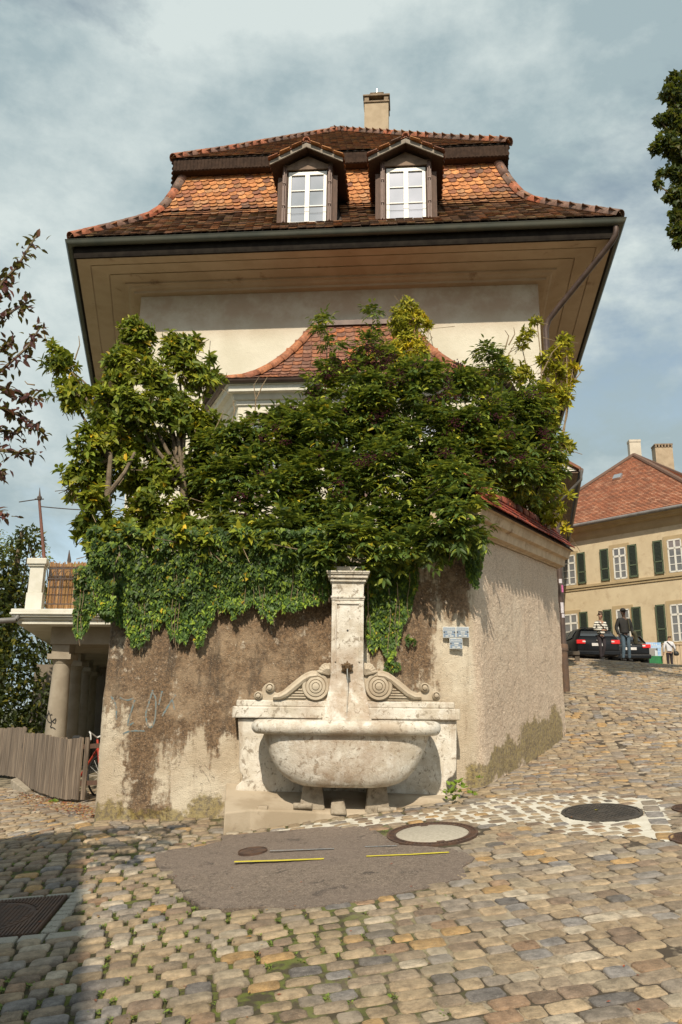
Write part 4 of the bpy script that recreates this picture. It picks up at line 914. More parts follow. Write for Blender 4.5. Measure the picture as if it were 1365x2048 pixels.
# ---- dormers
M_white = simple('white_window_paint', (.74, .73, .68), (.68, .66, .60), 10, .45, 0); M_shut = simple('brown_shutter_paint', (.165, .095, .07), (.125, .07, .052), 14, .55, .1); M_graywood = simple('grey_weathered_board', (.30, .26, .21), (.20, .165, .13), 7, .85, .4, 50, .004, stretch=(1, 1, 6))
s = NT('window_glass'); s.p.inputs['Metallic'].default_value = 0; M_glass = s.done((.20, .215, .235), .04, None, spec=1.0); s.p.inputs['IOR'].default_value = 2.2
M_tymp = simple('tympanum_board', (.24, .165, .115), (.15, .10, .07), 6, .8, .2)
def dormer(base):
    M = mkframe(base, HX, HY, HZ); W = .60; H = 1.62
    b = MB(); b.box((-W, .02, -.1), (-W+.13, 1.9, H), M); b.box((W-.13, .02, -.1), (W, 1.9, H), M); b.box((-W, .10, H-.03), (W, 1.9, H), M); b.box((-W-.11, .05, -.04), (-W+.0, .09, H-.32), M); b.box((W, .05, -.04), (W+.11, .09, H-.32), M)
    dm = b.build('dormer', M_brown, house)
    b = MB(); P = [(-.50, H-.16), (.50, H-.16), (.50, H-.06), (0, H+.20), (-.50, H-.06)]
    b.prism(P, (base, HX, HZ, HY), -.005, .05); b.build('gable_panel', M_tymp, dm)
    b = MB()   # white frame: jambs, mullion, bars
    w_ = .455; zb_, zt2 = .02, H-.20
    for (x0, x1, z0, z1, y0) in ((-w_, -w_+.075, zb_, zt2, .04), (w_-.075, w_, zb_, zt2, .04), (-w_, w_, zt2-.09, zt2, .035), (-w_, w_, zb_, zb_+.06, .035), (-.055, .055, zb_+.05, zt2-.08, .025)): b.box((x0, y0, z0), (x1, y0+.06, z1), M)
    hh = (zt2-zb_-.14)/3
    for k in (1, 2):
        z = zb_+.06+hh*k
        for sx in (-1, 1): b.box((sx*.055 if sx > 0 else -w_+.075, .045, z-.014), (w_-.075 if sx > 0 else -.055, .085, z+.014), M)
    b.build('window_frame', M_white, dm, False, .004)
    for sx in (-1, 1):
        for k in range(3):
            z = zb_+.06+hh*k; x0, x1 = (.055, w_-.075) if sx > 0 else (-w_+.075, -.055); MB().box((x0, .07, z+.014), (x1, .075, z+hh-.014), M).build('pane', M_glass, dm)
    for sx in (-1, 1):   # folded shutters
        b = MB(); x = sx*(w_+.085); b.box((x-.012, -.075, .03), (x+.012, .03, H-.13), M); b.box((x-.045, -.04, .03), (x-.018, .03, H-.13), M); b.box((x+.018, -.04, .03), (x+.045, .03, H-.13), M)
        for z in (.45, 1.05): b.box((x-.035, -.085, z), (x+.035, -.06, z+.03), M)
        b.build('shutter', M_shut, dm, False, .003)
    # little roof: boards, tiles, finial
    hw_, zt3, zp3 = .86, H-.12, H+.34
    for sx in (-1, 1):
        b = MB(); P = [(0, zp3), (sx*hw_, zt3+.0), (sx*hw_, zt3-.10), (0, zp3-.115)]; b.prism(P if sx < 0 else P[::-1], (base, HX, HZ, HY), -.30, -.265); b.build('bargeboard', M_graywood, dm, False, .004)
        b = MB(); P = [(0, zp3+.0), (sx*(hw_+.0), zt3), (sx*hw_, zt3-.03), (0, zp3-.03)]; b.prism(P if sx < 0 else P[::-1], (base, HX, HZ, HY), -.263, 1.95); b.build('roof_board', M_brown, dm)
        V_, F_, T_2, n = [], [], [], 0
        sl = unit(np.array([-sx*hw_, zp3-zt3])); ay = HX*sl[0]+HZ*sl[1]; az = np.cross(HY, ay); az = az if az[2] > 0 else -az
        for r in range(6):
            for c_ in range(12):
                P0 = base+HX*(sx*(hw_+.03))+HZ*(zt3)+ay*(r*.155)+HY*(-.32+c_*.185+(r % 2)*.09)
                V, F = tile_piece(P0, HY, ay, az, .178, .27, .03, .016, .022); V_ += [tuple(v) for v in V]; F_ += [[i+n for i in f] for f in F]; n += len(V); T_2 += [tuple(TP[random.randrange(5)]*random.uniform(.8, 1.2))]*len(V)
        mesh('tile_mass', V_, F_, M_tile, dm, False, np.array(T_2), kind='stuff')
    for k in range(5):
        p0 = base+HZ*(zp3+.03)+HY*(-.36+k*.36); V, F = halfpipe(p0, p0+HY*.40, .085, .075, HZ); mesh('ridge_tile', V, F, M_tile, dm, True, np.array(HTP[k]))
    b = MB(); b.tube([tuple(M@Vector((-w_, -.05, .40))), tuple(M@Vector((w_, -.05, .40)))], .006, 5); b.build('guard_bar', M_zinc, dm)
    MB().box((-W-.12, -.02, -.10), (W+.12, .10, .0), M).build('sill_flashing', M_zinc, dm)
    MB().box((-.5, .30, 0), (.5, .32, H-.05), M).build('curtain_back', simple('dark_room', (.10, .10, .11), None, 3), dm)
dormer(D1); dormer(D2)
# ---- downpipe
M_pipe = simple('brown_downpipe_metal', (.11, .075, .06), (.075, .05, .042), 5, .5, .1, 40, .003, metal=.25); M_rust = simple('rusty_standpipe', (.13, .075, .045), (.085, .055, .04), 9, .75, .5, 60, .004)
c1 = cor(.06, 1); wc = wq2; px_, py_ = wc[0]+.10, wc[1]-.04
ze = float(at(1088, 655, py_)[2]); zst = float(at(1124, 1290, py_)[2]); zgr = g1(px_+.1, py_)
P = [(c1[0]-.12, c1[1]+.09, 11.93), (c1[0]-.12, c1[1]+.09, 11.80), (c1[0]-.13, c1[1]+.12, 11.70), (c1[0]-.20, c1[1]+.22, 11.58), (c1[0]-.35, c1[1]+.42, 11.42), (px_+.25, py_-.25, ze+.38), (px_+.06, py_-.06, ze+.16), (px_, py_, ze-.05), (px_, py_, zst)]
dp = MB().tube(P, .065, 12).build('downpipe', M_pipe, house, True)
b = MB(); b.tube([(px_, py_, zst+.02), (px_, py_, zst), (px_, py_, zst-.12), (px_, py_, zst-.125), (px_, py_, zgr-.1)], [.08, .095, .095, .08, .085], 12); b.build('standpipe', M_rust, dp, True)
M_stk1 = simple('pale_sticker', (.62, .58, .60), (.45, .42, .46), 60, .5, 0); M_stk2 = simple('pink_sticker', (.55, .08, .28), (.62, .20, .36), 60, .5, 0)
for (v, h_, m_, a0) in ((1163, .09, M_stk1, 0), (1178, .15, M_stk2, .7), (1216, .22, M_stk1, .1), (1232, .08, M_stk1, .3)):
    z = float(at(1118, v, py_)[2]); V = [(px_+.0665*math.sin(a), py_-.0665*math.cos(a), z+k*h_/2) for k in (-1, 1) for a in (a0-.5, a0-.17, a0+.17, a0+.5)]; mesh('sticker', V, [[0, 1, 5, 4], [1, 2, 6, 5], [2, 3, 7, 6]], m_, dp)
# ---- projecting bay with its own curved roof
wy = lambda x: cor(1.52, -1)[1]+(x-cor(1.52, -1)[0])*HF[1]/HF[0]
BX = .42
def bp(x, d, z): return np.array([BX+x*HF[0]+HN[0]*-d, wy(BX)+x*HF[1]-d*HN[1], z])
be = 2.05; zg = float(at(560, 752, wy(BX)-be)[2])
bay = MB()
BP = [(-3.35, 0), (-2.45, 1.72), (2.45, 1.72), (3.35, 0)]
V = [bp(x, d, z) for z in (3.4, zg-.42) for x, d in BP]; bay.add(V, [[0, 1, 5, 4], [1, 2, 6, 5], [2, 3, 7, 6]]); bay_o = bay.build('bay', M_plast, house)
def bayring(b, prof):   # prof: (outward offset from the bay wall, z)
    V = []
    for o, z in prof:
        k = o*.6; V += [bp(-3.35-o*1.1, 0, z), bp(-2.45-k, 1.72+o, z), bp(2.45+k, 1.72+o, z), bp(3.35+o*1.1, 0, z)]
    b.add(V, [[i*4+k, i*4+k+1, i*4+k+5, i*4+k+4] for i in range(len(prof)-1) for k in range(3)])
M_trim = simple('cream_trim_paint', (.68, .65, .56), (.60, .57, .48), 4, .6, .1)
b = MB(); bayring(b, [(0, zg-.46), (.04, zg-.44), (.06, zg-.36), (.10, zg-.34), (.16, zg-.24), (.26, zg-.22), (.27, zg-.10), (.31, zg-.09), (.31, zg-.02)]); b.build('bay_cornice', M_trim, bay_o)
b = MB(); bayring(b, [(.28, zg-.02)]+[(.34-.07*math.cos(a), zg-.0-.075*math.sin(a)) for a in np.linspace(3.0, .1, 8)]+[(.415, zg+.01)]); b.build('bay_gutter', M_pipe, bay_o, True)
RPF = lambda t: 2.18*(t**1.9)   # rise against inward fraction
def edge(t): return (-3.05+2.0*t, 2.05*(1-t))
b = MB(); V = []
for i in range(13):
    t = i/12; x, d = edge(t); z = zg+.03+RPF(t); V += [bp(-3.75+2.7*t, 0, z), bp(x, d, z), bp(-x, d, z), bp(3.75-2.7*t, 0, z)]
b.add(V, [[i*4+k, i*4+k+1, i*4+k+5, i*4+k+4] for i in range(12) for k in range(3)]); bay_roof = b.build('bay_roof', M_under, bay_o)
items = []
prof = [(i/40*2.05, zg+.03+RPF(i/40)) for i in range(41)]
for r, (p, t_) in enumerate(curve(prof, .165)):
    t = p[0]/2.05; x0, d = edge(t); x = x0+(r % 2)*.1
    ay = np.array([HN[0]*t_[0], HN[1]*t_[0], t_[1]]); az = unit(np.cross(HX, ay))
    while x < -x0:
        V, F = tile_piece(bp(x, d, p[1]), HX, ay, az, .195, .31, .05, .016, .03); cl = np.array(random.choice(((.20, .09, .06), (.26, .11, .06), (.36, .13, .055), (.17, .09, .065), (.24, .12, .08))))*random.uniform(.85, 1.15); items.append((V, F, cl)); x += .203
pieces('tile', items, M_tile, bay_o, 230)
for sg in (-1, 1):
    C_ = curve(prof, .34)
    for i in range(len(C_)-1):
        (p, _), (q, _) = C_[i], C_[i+1]; e0, e1 = edge(p[0]/2.05), edge(q[0]/2.05)
        V, F = halfpipe(bp(sg*-e0[0]*-1*1, e0[1], p[1]+.03), bp(sg*e1[0], e1[1], q[1]+.05), .12, .10, HZ); mesh('ridge_tile', V, F, M_tile, bay_o, True, np.array(random.choice(((.42, .17, .08), (.36, .15, .08), (.30, .12, .07))))) 
b = MB(); b.box((-1.15, -.12, -.02), (1.15, .03, .10), mkframe(bp(0, 0, zg+2.2), HX, HY, HZ)); b.build('bay_flashing', M_pipe, bay_o)
def bay_window(xc, sgl=0):
    M = mkframe(bp(xc, 1.72, zg-.62), HX, HY, HZ)
    b = MB(); 
    for (x0, x1, z0, z1) in ((-.52, -.44, -1.75, 0), (.44, .52, -1.75, 0), (-.52, .52, -.10, 0), (-.52, .52, -1.83, -1.73)): b.box((x0, -.04, z0), (x1, .02, z1), M)
    b.box((-.46, -.05, -.26), (.46, .0, -.16), M); wo = b.build('bay_window_frame', M_shut, bay_o, False, .004)
    b = MB()
    for (x0, x1, z0, z1) in ((-.44, -.38, -1.73, -.10), (.38, .44, -1.73, -.10), (-.04, .04, -1.73, -.10), (-.44, .44, -.6, -.55), (-.44, .44, -1.2, -1.15)): b.box((x0, -.03, z0), (x1, .0, z1), M)
    b.build('bay_window_sash', M_white, bay_o); MB().box((-.44, -.012, -1.73), (.44, -.006, -.1), M).build('bay_window_pane', M_glass, bay_o)
for xc in (-1.75, 0, 1.75): bay_window(xc)
# ============================================================ NEIGHBOURS
# gabled neighbour up the street behind the house
nh = thing('neighbour_house', 'neighbouring house with white gable and brown boarded eaves behind the corner of the cream house', 'house', (9, 31, 3.4))
y0 = 29.5; A_ = at(1163, 940, y0); ez = A_[2]; B_ = atz(1133, 1108, ez); dirn = unit((B_-A_)[:2]); pn = np.array([-dirn[1], dirn[0]])
M_nwall = simple('neighbour_plaster', (.56, .50, .40), (.48, .42, .33), 2, .9); M_nwhite = simple('white_gable_board', (.72, .70, .65), (.62, .60, .55), 8, .7); M_nbrown = simple('brown_soffit_board', (.20, .14, .095), (.15, .10, .07), 5, .8, .3, 30, .005)
wl = A_[:2]+pn*1.3+dirn*.6
wr = wl+dirn*16; wl2 = wl+pn*5.5; wr2 = wr+pn*5.5
b = MB(); b.hexa([(*wl, 1.5), (*wl2, 1.5), (*wr2, 1.5), (*wr, 1.5), (*wl, ez-.1), (*wl2, ez-.1), (*wr2, ez-.1), (*wr, ez-.1)]); b.build('wall', M_nwall, nh)
apn = A_[:2]+pn*4.4; az_ = ez+3.0
b = MB(); Q0 = A_[:2]+pn*.15+dirn*.12; b.add([(*Q0, ez+.02), (*(A_[:2]+pn*8.0+dirn*.12), ez+.02), (*(apn+dirn*.12), az_-.1)], [[0, 1, 2]]); b.build('gable', M_nwhite, nh)
b = MB(); 
for i in range(12):
    x = i*.115; b.box((0, 0, 0), (1, 1, 1), None) if False else None
    p = A_[:2]+pn*(.12+x); q = p+dirn*16; n_ = pn*.11; b.hexa([(*p, ez-.10), (*(p+n_), ez-.10), (*(q+n_), ez-.10), (*q, ez-.10), (*p, ez-.07), (*(p+n_), ez-.07), (*(q+n_), ez-.07), (*q, ez-.07)])
b.build('soffit_boards', M_nbrown, nh)
b = MB(); ap2 = apn+dirn*16.3
for e_ in (A_[:2], A_[:2]+pn*8.8):
    e2_ = e_+dirn*16.3; b.hexa([(*e_, ez), (*e2_, ez), (*ap2, az_), (*apn, az_), (*e_, ez+.12), (*e2_, ez+.12), (*ap2, az_+.12), (*apn, az_+.12)])
b.build('roof', simple('neighbour_roof_tiles', (.26, .11, .06), (.16, .08, .05), 12, .8, .5, 8, .03), nh)
b = MB(); b.tube([(A_[0], A_[1], ez+.0), (A_[0]+dirn[0]*16.3, A_[1]+dirn[1]*16.3, ez)], .09, 10); b.build('gutter', M_pipe, nh, True)
b = MB(); e_ = A_[:2]; pp = wl+dirn*.4; b.tube([(e_[0], e_[1], ez), (e_[0]+.01, e_[1]+.1, ez-.35), (pp[0]+.3, pp[1]-.1, ez-1.1), (pp[0]-pn[0]*.08, pp[1]-pn[1]*.08-.05, ez-1.4), (pp[0]-pn[0]*.08, pp[1]-pn[1]*.08-.05, 3)], .055, 8); b.build('downpipe', M_zinc, nh, True)
# the yellow building across the square
yh = thing('yellow_building', 'ochre two storey building with green shutters and a hipped red tile roof', 'building', (20, 44, 3.5))
vp = ray(-760, 1427); YD = unit(np.array([vp[0], vp[1]])); YN3 = unit(np.array([YD[1]*-1, YD[0], 0.])); YN3 = YN3 if YN3[1] < 0 else -YN3     # facade direction (to the left, away) and outward normal
YP = at(1241, 1163, 42.); YX = np.array([-YD[0], -YD[1], 0.])            # along the facade, to the right and nearer
YI = -YN3
def yf_(u, v, off=0.): return onplane(u, v, YP+YN3*off, YN3)
def loc(p): d = p-YP; return float(d@YX), float(p[2])
M_ywall = simple('ochre_render', (.60, .50, .335), (.54, .44, .29), 1.2, .9, .15, 30, .005, dirt=((.44, .34, .22), 2, .5, .75)); M_ystone = simple('ochre_stone_trim', (.43, .33, .19), (.38, .29, .165), 2, .85); M_yshut = simple('green_shutter_paint', (.095, .125, .075), (.08, .105, .065), 4, .6, 0); M_slat = simple('dark_green_louvre', (.03, .042, .032), (.022, .032, .026), 30, .6, 0)
FY = lambda s_, z, o=0.: YP*np.array([1, 1, 0])+YX*s_+YN3*o+HZ*z
sl0, _ = loc(yf_(1030, 1060, .7)); sr0, _ = loc(yf_(1403, 1003, .7)); zev = float(yf_(1250, 1034, .55)[2])
MY = mkframe(FY(0, 0), YX, YI, HZ)
b = MB(); b.box((sl0+.5, 0, 1.5), (sr0+.0, 14, zev-.1), MY); ywall = b.build('wall', M_ywall, yh)
b = MB(); zs1 = float(yf_(1250, 1163)[2]); b.box((sl0+.5, -.10, zs1-.07), (sr0+.02, 0, zs1+.07), MY); b.box((sl0+.5, -.05, zs1-.20), (sr0+.02, 0, zs1-.075), MY); zd = float(yf_(1330, 1287)[2]); b.box((sl0+.5, -.07, zd-.08), (sr0+.02, 0, zd+.05), MY)
b.build('string_course', M_ystone, yh, False, .01)
b = MB(); b.prism([(0, zev-.75), (.0, zev-.1), (.62, zev+.02), (.62, zev-.10), (.5, zev-.14), (.42, zev-.26), (.2, zev-.34), (.1, zev-.6)], (FY(sl0-.4, 0), YN3, HZ, YX), 0, sr0-sl0+1.0); b.build('eaves_cornice', M_ystone, yh)
b = MB(); b.tube([FY(sl0-.5, zev+.0, .68), FY(sr0+.6, zev+.0, .68)], .10, 10); b.build('gutter', M_zinc, yh, True)
# roof: hipped end
E1, E2 = FY(sl0-.5, zev+.05, .62), FY(sr0+.6, zev+.05, .62); half = (E2-E1)@YX/2
apd = 0
ap0 = (E1+E2)/2
r_ = ray(1268, 899); best = None
for dd in np.arange(2, 12, .05):
    q = ap0+YI*dd
    for sh in (0,):
        k = np.dot(q-CAM, _f)/np.dot(r_, _f); z = CAM[2]+r_[2]*k; uu = proj((q[0], q[1], z))[0]
        if best is None or abs(uu-1268) < best[0]: best = (abs(uu-1268), dd, z)
AP_ = np.array([*(ap0+YI*best[1])[:2], best[2]]); APB = AP_+YI*14
s = NT('red_roof_far'); tv = s.n('ShaderNodeAttribute'); tv.attribute_name = 'tint'; c = s.mix(s.ramp(s.noise(8, 7, .7), .35, .65), tv.outputs['Color'], (.27, .13, .08), 'MIX'); M_far = s.done(s.mix(.65, tv.outputs['Color'], c), .8)
L1, L2 = E1+YI*16, E2+YI*16
b = MB(); b.add([E1, E2, AP_], [[0, 1, 2]]); b.add([E2, L2, APB, AP_], [[0, 1, 2, 3]]); b.add([L1, E1, AP_, APB], [[0, 1, 2, 3]]); yroof = b.build('roof', M_under, yh)
nr = 46; V, F, T2, n = [], [], [], 0
def course_face(P0, P1, Q0, Q1, rows, cols_w):
    global n
    for r in range(rows):
        a, c_ = P0+(Q0-P0)*r/rows, P1+(Q1-P1)*r/rows; a2, c2 = P0+(Q0-P0)*(r+1.02)/rows, P1+(Q1-P1)*(r+1.02)/rows; L = np.linalg.norm(c_-a); m = max(1, int(L/cols_w)); nn = unit(np.cross(P1-P0, Q0-P0)); nn = nn if nn[2] > 0 else -nn
        for i in range(m):
            f0, f1 = i/m, (i+1)/m; h_ = .05; tt = tuple(np.array(random.choice(((.42, .175, .095), (.46, .20, .11), (.36, .145, .08), (.50, .27, .17), (.30, .14, .085))))*random.uniform(.85, 1.15))
            V.extend([a+(c_-a)*f0, a+(c_-a)*f1, a+(c_-a)*f0+nn*h_, a+(c_-a)*f1+nn*h_, a2+(c2-a2)*f0+nn*.005, a2+(c2-a2)*f1+nn*.005]); F.extend([[n, n+1, n+3, n+2], [n+2, n+3, n+5, n+4]]); T2.extend([tt]*6); n += 6
course_face(E1, E2, AP_, AP_, 44, .30); course_face(E2, L2, AP_, APB, 30, .6); course_face(L1, E1, APB, AP_, 30, .6)
mesh('tile_mass', V, F, M_far, yroof, False, np.array(T2), kind='stuff')
for (p, q) in ((E2, AP_), (E1, AP_), (AP_, APB)):
    b = MB(); b.tube([p+HZ*.05, q+HZ*.05], .13, 8); b.build('ridge_tiles', simple('ridge_brown', (.16, .085, .055), (.11, .07, .05), 20), yroof, True)
sk = onplane(1237, 956, E1, np.cross(E2-E1, AP_-E1)); MB().box((-.25, -.2, -.05), (.25, .2, .16), mkframe(sk, YX, unit(AP_-(E1+E2)/2), unit(np.cross(YX, AP_-(E1+E2)/2)))).build('skylight', M_glass, yroof)
for (u0, u1, vt, vb, yy_, nm, mt) in ((1263, 1285, 878, 905, 47.5, 'chimney', M_nwall), (1318, 1352, 893, 935, 49., 'chimney', M_chim)):
    a, c_ = at(u0, vb, yy_), at(u1, vb, yy_); zt4 = float(at(u0, vt, yy_)[2]); w4 = (c_[0]-a[0])/2; Mx = mkframe(((a[0]+c_[0])/2, yy_+w4, 0), HX, HY, HZ)
    c4 = MB().box((-w4, -w4*.7, a[2]-3), (w4, w4*.7, zt4), Mx).build(nm, mt, yh)
    b = MB()
    if u0 > 1300:
        for i in range(6): b.box((-w4+i*w4*.36, -w4*.75, zt4), (-w4+i*w4*.36+w4*.2, w4*.75, zt4+.18), Mx)
        b.box((-w4*1.05, -w4*.75, zt4+.18), (w4*1.05, w4*.75, zt4+.26), Mx); b.build('chimney_crown', M_chs, c4)
    else: b.box((-w4*1.05, -w4*.8, zt4-.15), (w4*1.05, w4*.8, zt4), Mx); b.build('chimney_crown', M_nwall, c4)
def ywindow(s0, s1, z0, z1, lsh=True, rsh=True, deep=.16):
    tr = .20
    b = MB()
    for (a, c_, d_, e_) in ((s0-tr, s0, z0, z1), (s1, s1+tr, z0, z1), (s0-tr, s1+tr, z1, z1+tr), (s0-tr, s1+tr, z0-.14, z0)): b.box((a, -.035, d_), (c_, .02, e_), MY)
    wo = b.build('window', M_ystone, yh)
    MB().box((s0, -.002, z0), (s1, .001, z1), MY).build('reveal_panel', simple('dark_room_b', (.06, .05, .05), None, 3), wo)
    b = MB(); m = (s0+s1)/2; zt5 = z1-(z1-z0)*.27
    for (a, c_, d_, e_) in ((s0, s0+.07, z0, z1), (s1-.07, s1, z0, z1), (m-.045, m+.045, z0, z1), (s0, s1, zt5-.05, zt5+.05), (s0, s1, z0, z0+.08), (s0, s1, z1-.07, z1)): b.box((a, -.045, d_), (c_, -.012, e_), MY)
    hh = (zt5-z0)/3
    for k in (1, 2): b.box((s0, -.04, z0+hh*k-.02), (s1, -.014, z0+hh*k+.02), MY)
    b.build('window_frame', M_white, wo)
    for (a, c_) in ((s0+.07, m-.045), (m+.045, s1-.07)):
        for (d_, e_) in [(z0+.08+hh*k-(.06 if k else 0), z0+hh*(k+1)-.02) for k in range(3)]+[(zt5+.05, z1-.07)]: MB().box((a, -.022, d_), (c_, -.017, e_), MY).build('pane', M_glass, wo)
    for ok, a, c_ in ((lsh, s0-tr-.55, s0-tr-.05), (rsh, s1+tr-.05+.0, s1+tr+.45)):
        if not ok: continue
        b = MB(); 
        for (p, q, d_, e_) in ((a, a+.06, z0, z1+.05), (c_-.06, c_, z0, z1+.05), (a, c_, z1-.03, z1+.05), (a, c_, z0, z0+.09), (a, c_, z0+(z1-z0)*.36, z0+(z1-z0)*.36+.07)): b.box((p, -.10, d_), (q, -.05, e_), MY)
        so = b.build('shutter', M_yshut, yh); b = MB(); z = z0+.1
        while z < z1-.05: b.box((a+.05, -.085, z), (c_-.05, -.055, z+.05), MY); z += .07
        b.build('louvres', M_slat, so)
ul = [loc(yf_(u, v))[0] for u, v in ((1126, 1150), (1153, 1150), (1229, 1140), (1255, 1140), (1338, 1120), (1372, 1120))]
zt1, zb1 = loc(yf_(1242, 1095))[1], loc(yf_(1242, 1160))[1]; zt0 = loc(yf_(1241, 1219))[1]; zb0 = loc(yf_(1241, 1290))[1]-.05
print('yellow', ul, zt1, zb1, zt0, zb0, sl0, sr0, zev, best)
ywindow(ul[0], ul[1], zb1+.05, zt1, False, True); ywindow(ul[2], ul[3], zb1+.05, zt1); ywindow(ul[4], ul[4]+(ul[3]-ul[2]), zb1+.05, zt1)
ll = [loc(yf_(u, v))[0] for u, v in ((1129, 1250), (1157, 1250), (1235, 1250), (1262, 1250), (1344, 1250))]
ywindow(ll[0], ll[1], zb0, zt0, False, True); ywindow(ll[2], ll[3], zb0, zt0); ywindow(ll[4], ll[4]+(ll[3]-ll[2]), zb0, zt0)
ywindow(ul[4]+4.3, ul[4]+5.5, zb1+.05, zt1) if sr0 > ul[4]+6.2 else None
# house across the lane, left of and behind the camera: its wall throws the shade over the lower left of the paving
sh = thing('lane_house', 'plastered house across the lane at the left, standing beside the camera, outside the picture', 'house', (-6, 0, 0))
M_lane = simple('lane_house_plaster', (.45, .38, .28), (.38, .32, .24), 2, .9)
p_a, p_b = gp(161, 1668), gp(140, 1900)
dS = np.array([math.sin(SUN_AZ), math.cos(SUN_AZ)]); hS = 8.6; kS = hS/math.tan(SUN_EL)
ea = p_a[:2]-dS*kS; eb = p_b[:2]-dS*kS; ed = unit(eb-ea); el_ = np.array([ed[1], -ed[0]]); el_ = el_ if el_[0] < 0 else -el_
zE = float(p_a[2])+hS
def quad(o, a, b_, z): return [(*o, z), (*(o+ed*a), z), (*(o+ed*a+el_*b_), z), (*(o+el_*b_), z)]
b = MB(); o_ = ea+el_*.6+ed*.5; b.hexa(quad(o_, 15, 8, -2)+quad(o_, 15, 8, zE-.15)); b.build('wall', M_lane, sh)
b = MB(); q = quad(ea, 16, 9.2, zE); apx1 = ea+el_*4.6+ed*.2; apx2 = apx1+ed*15.6
b.add([q[0], q[1], q[2], q[3], (*apx1, zE+3.2), (*apx2, zE+3.2), ], [[0, 1, 5, 4], [2, 3, 4, 5], [3, 0, 4], [1, 2, 5], [3, 2, 1, 0]]); b.build('roof', simple('lane_roof_tiles', (.24, .11, .07), (.16, .08, .055), 9, .8, .5, 8, .03), sh)
# ============================================================ LOGGIA AT THE LEFT
lg = thing('loggia', 'raised garden loggia on round stone columns with white parapet pillar and reed screen', 'loggia', (-6, 16, .2))
M_white_wall = simple('white_lime_wash', (.66, .645, .575), (.56, .54, .46), 2.4, .85, .2, 40, .004, dirt=((.34, .31, .25), 3, .62, .75)); M_col = simple('grey_sandstone_column', (.33, .285, .22), (.26, .22, .165), 3, .9, .3, 60, .006)
YC = 15.8; DLn = np.array([DL[0], DL[1]])
a0 = at(36, 1236, YC-.45); z_s0, z_s1 = float(at(60, 1250, YC-.45)[2]), float(at(60, 1219, YC-.45)[2]); x0 = a0[0]
LX = np.array([1., -.06, 0]); LX = unit(LX); LY = np.array([DLn[0], DLn[1], 0.])
Ml = mkframe((x0, YC-.45, 0), LX, LY, HZ)
b = MB(); b.box((.0, 0, z_s0+.02), (5.2, 11, z_s1-.12), Ml); b.build('slab', M_white_wall, lg)
b = MB()
for (o_, za, zb) in ((.13, z_s1-.07, z_s1), (.15, z_s1-.11, z_s1-.07), (.11, z_s1-.15, z_s1-.11), (.05, z_s1-.20, z_s1-.15)): b.box((-o_, -o_, za), (5.2, 11, zb), Ml)
b.build('slab_moulding', M_white_wall, lg, False, .012)
MB().box((.62, .5, z_s0-.32), (5.0, 11, z_s0+.02), Ml).build('beam', M_col, lg)
pw = (at(80, 1180, YC)[0]-at(50, 1180, YC)[0])
zp = float(at(65, 1130, YC-.3)[2]); b = MB(); b.box((.10, .08, z_s1), (.10+pw*1.10, .5, z_s1+.34), Ml); b.box((.12, .10, z_s1+.34), (.10+pw, .47, zp-.02), Ml); b.build('parapet_pillar', M_white_wall, lg, False, .01)
b = MB(); b.box((.05, .03, zp), (.12+pw*1.1, .52, zp+.12), Ml); b.box((.08, .06, zp-.04), (.10+pw*1.07, .5, zp), Ml); b.build('pillar_cap', M_white_wall, lg, False, .015)
# columns
cc0 = at(107, 1440, YC); spc = 2.6
for i in range(4):
    cx, cy = cc0[0]+DLn[0]*spc*i*.98, YC+.2+DLn[1]*spc*i; zc0 = float(at(112, 1318, YC)[2]); zb0_ = g1(cx, cy)-.1
    r0 = .205
    b = MB(); n_ = 24; b.lathe([(r0*1.10, 0), (r0*1.10, .1), (r0*1.02, .16), (r0, .8), (r0*.93, (zc0-zb0_)*.6), (r0*.80, zc0-zb0_-.06), (r0*.86, zc0-zb0_-.05), (r0*.86, zc0-zb0_-.02), (r0*.80, zc0-zb0_)], (cx, cy, zb0_), n_)
    co = b.build('column', M_col, lg, True)
    b = MB(); b.box((cx-r0*1.12, cy-r0*1.12, zc0), (cx+r0*1.12, cy+r0*1.12, zc0+.10)); b.lathe([(r0*.84, -.08), (r0*1.0, 0)], (cx, cy, zc0), 20); b.build('capital', M_col, co)
    MB().box((cx-r0*.84, cy-r0*.84, zc0+.102), (cx+r0*.84, cy+r0*.84, z_s0-.3), None).build('impost_block', M_col, co)
    if i == 0: C0 = (cx, cy, r0)
# black tag on the first column
M_blk = simple('black_spray', (.02, .02, .02), None, 3, .6, 0)
def ycol(u, v):
    d = ray(u, v); best = None
    for k in np.linspace(14, 18, 400):
        p = CAM+d*k/d[1]
        if math.hypot(p[0]-C0[0], p[1]-C0[1]) < C0[2]*.985: return p-d*.012/d[1]
    return CAM+d*(C0[1]-C0[2])/d[1]
b = MB(); 
for st_ in ([(98,1425),(94,1434),(97,1443),(104,1446)],[(97,1421),(101,1433),(103,1446),(101,1454)],[(101,1430),(105,1428)],[(104,1443),(112,1437),(110,1446),(103,1441)],[(101,1455),(106,1455),(111,1458)]): b.add(*stroke(st_, 1.5, '', None, lambda u, v: tuple(ycol(u, v))))
b.build('graffiti', M_blk, lg)
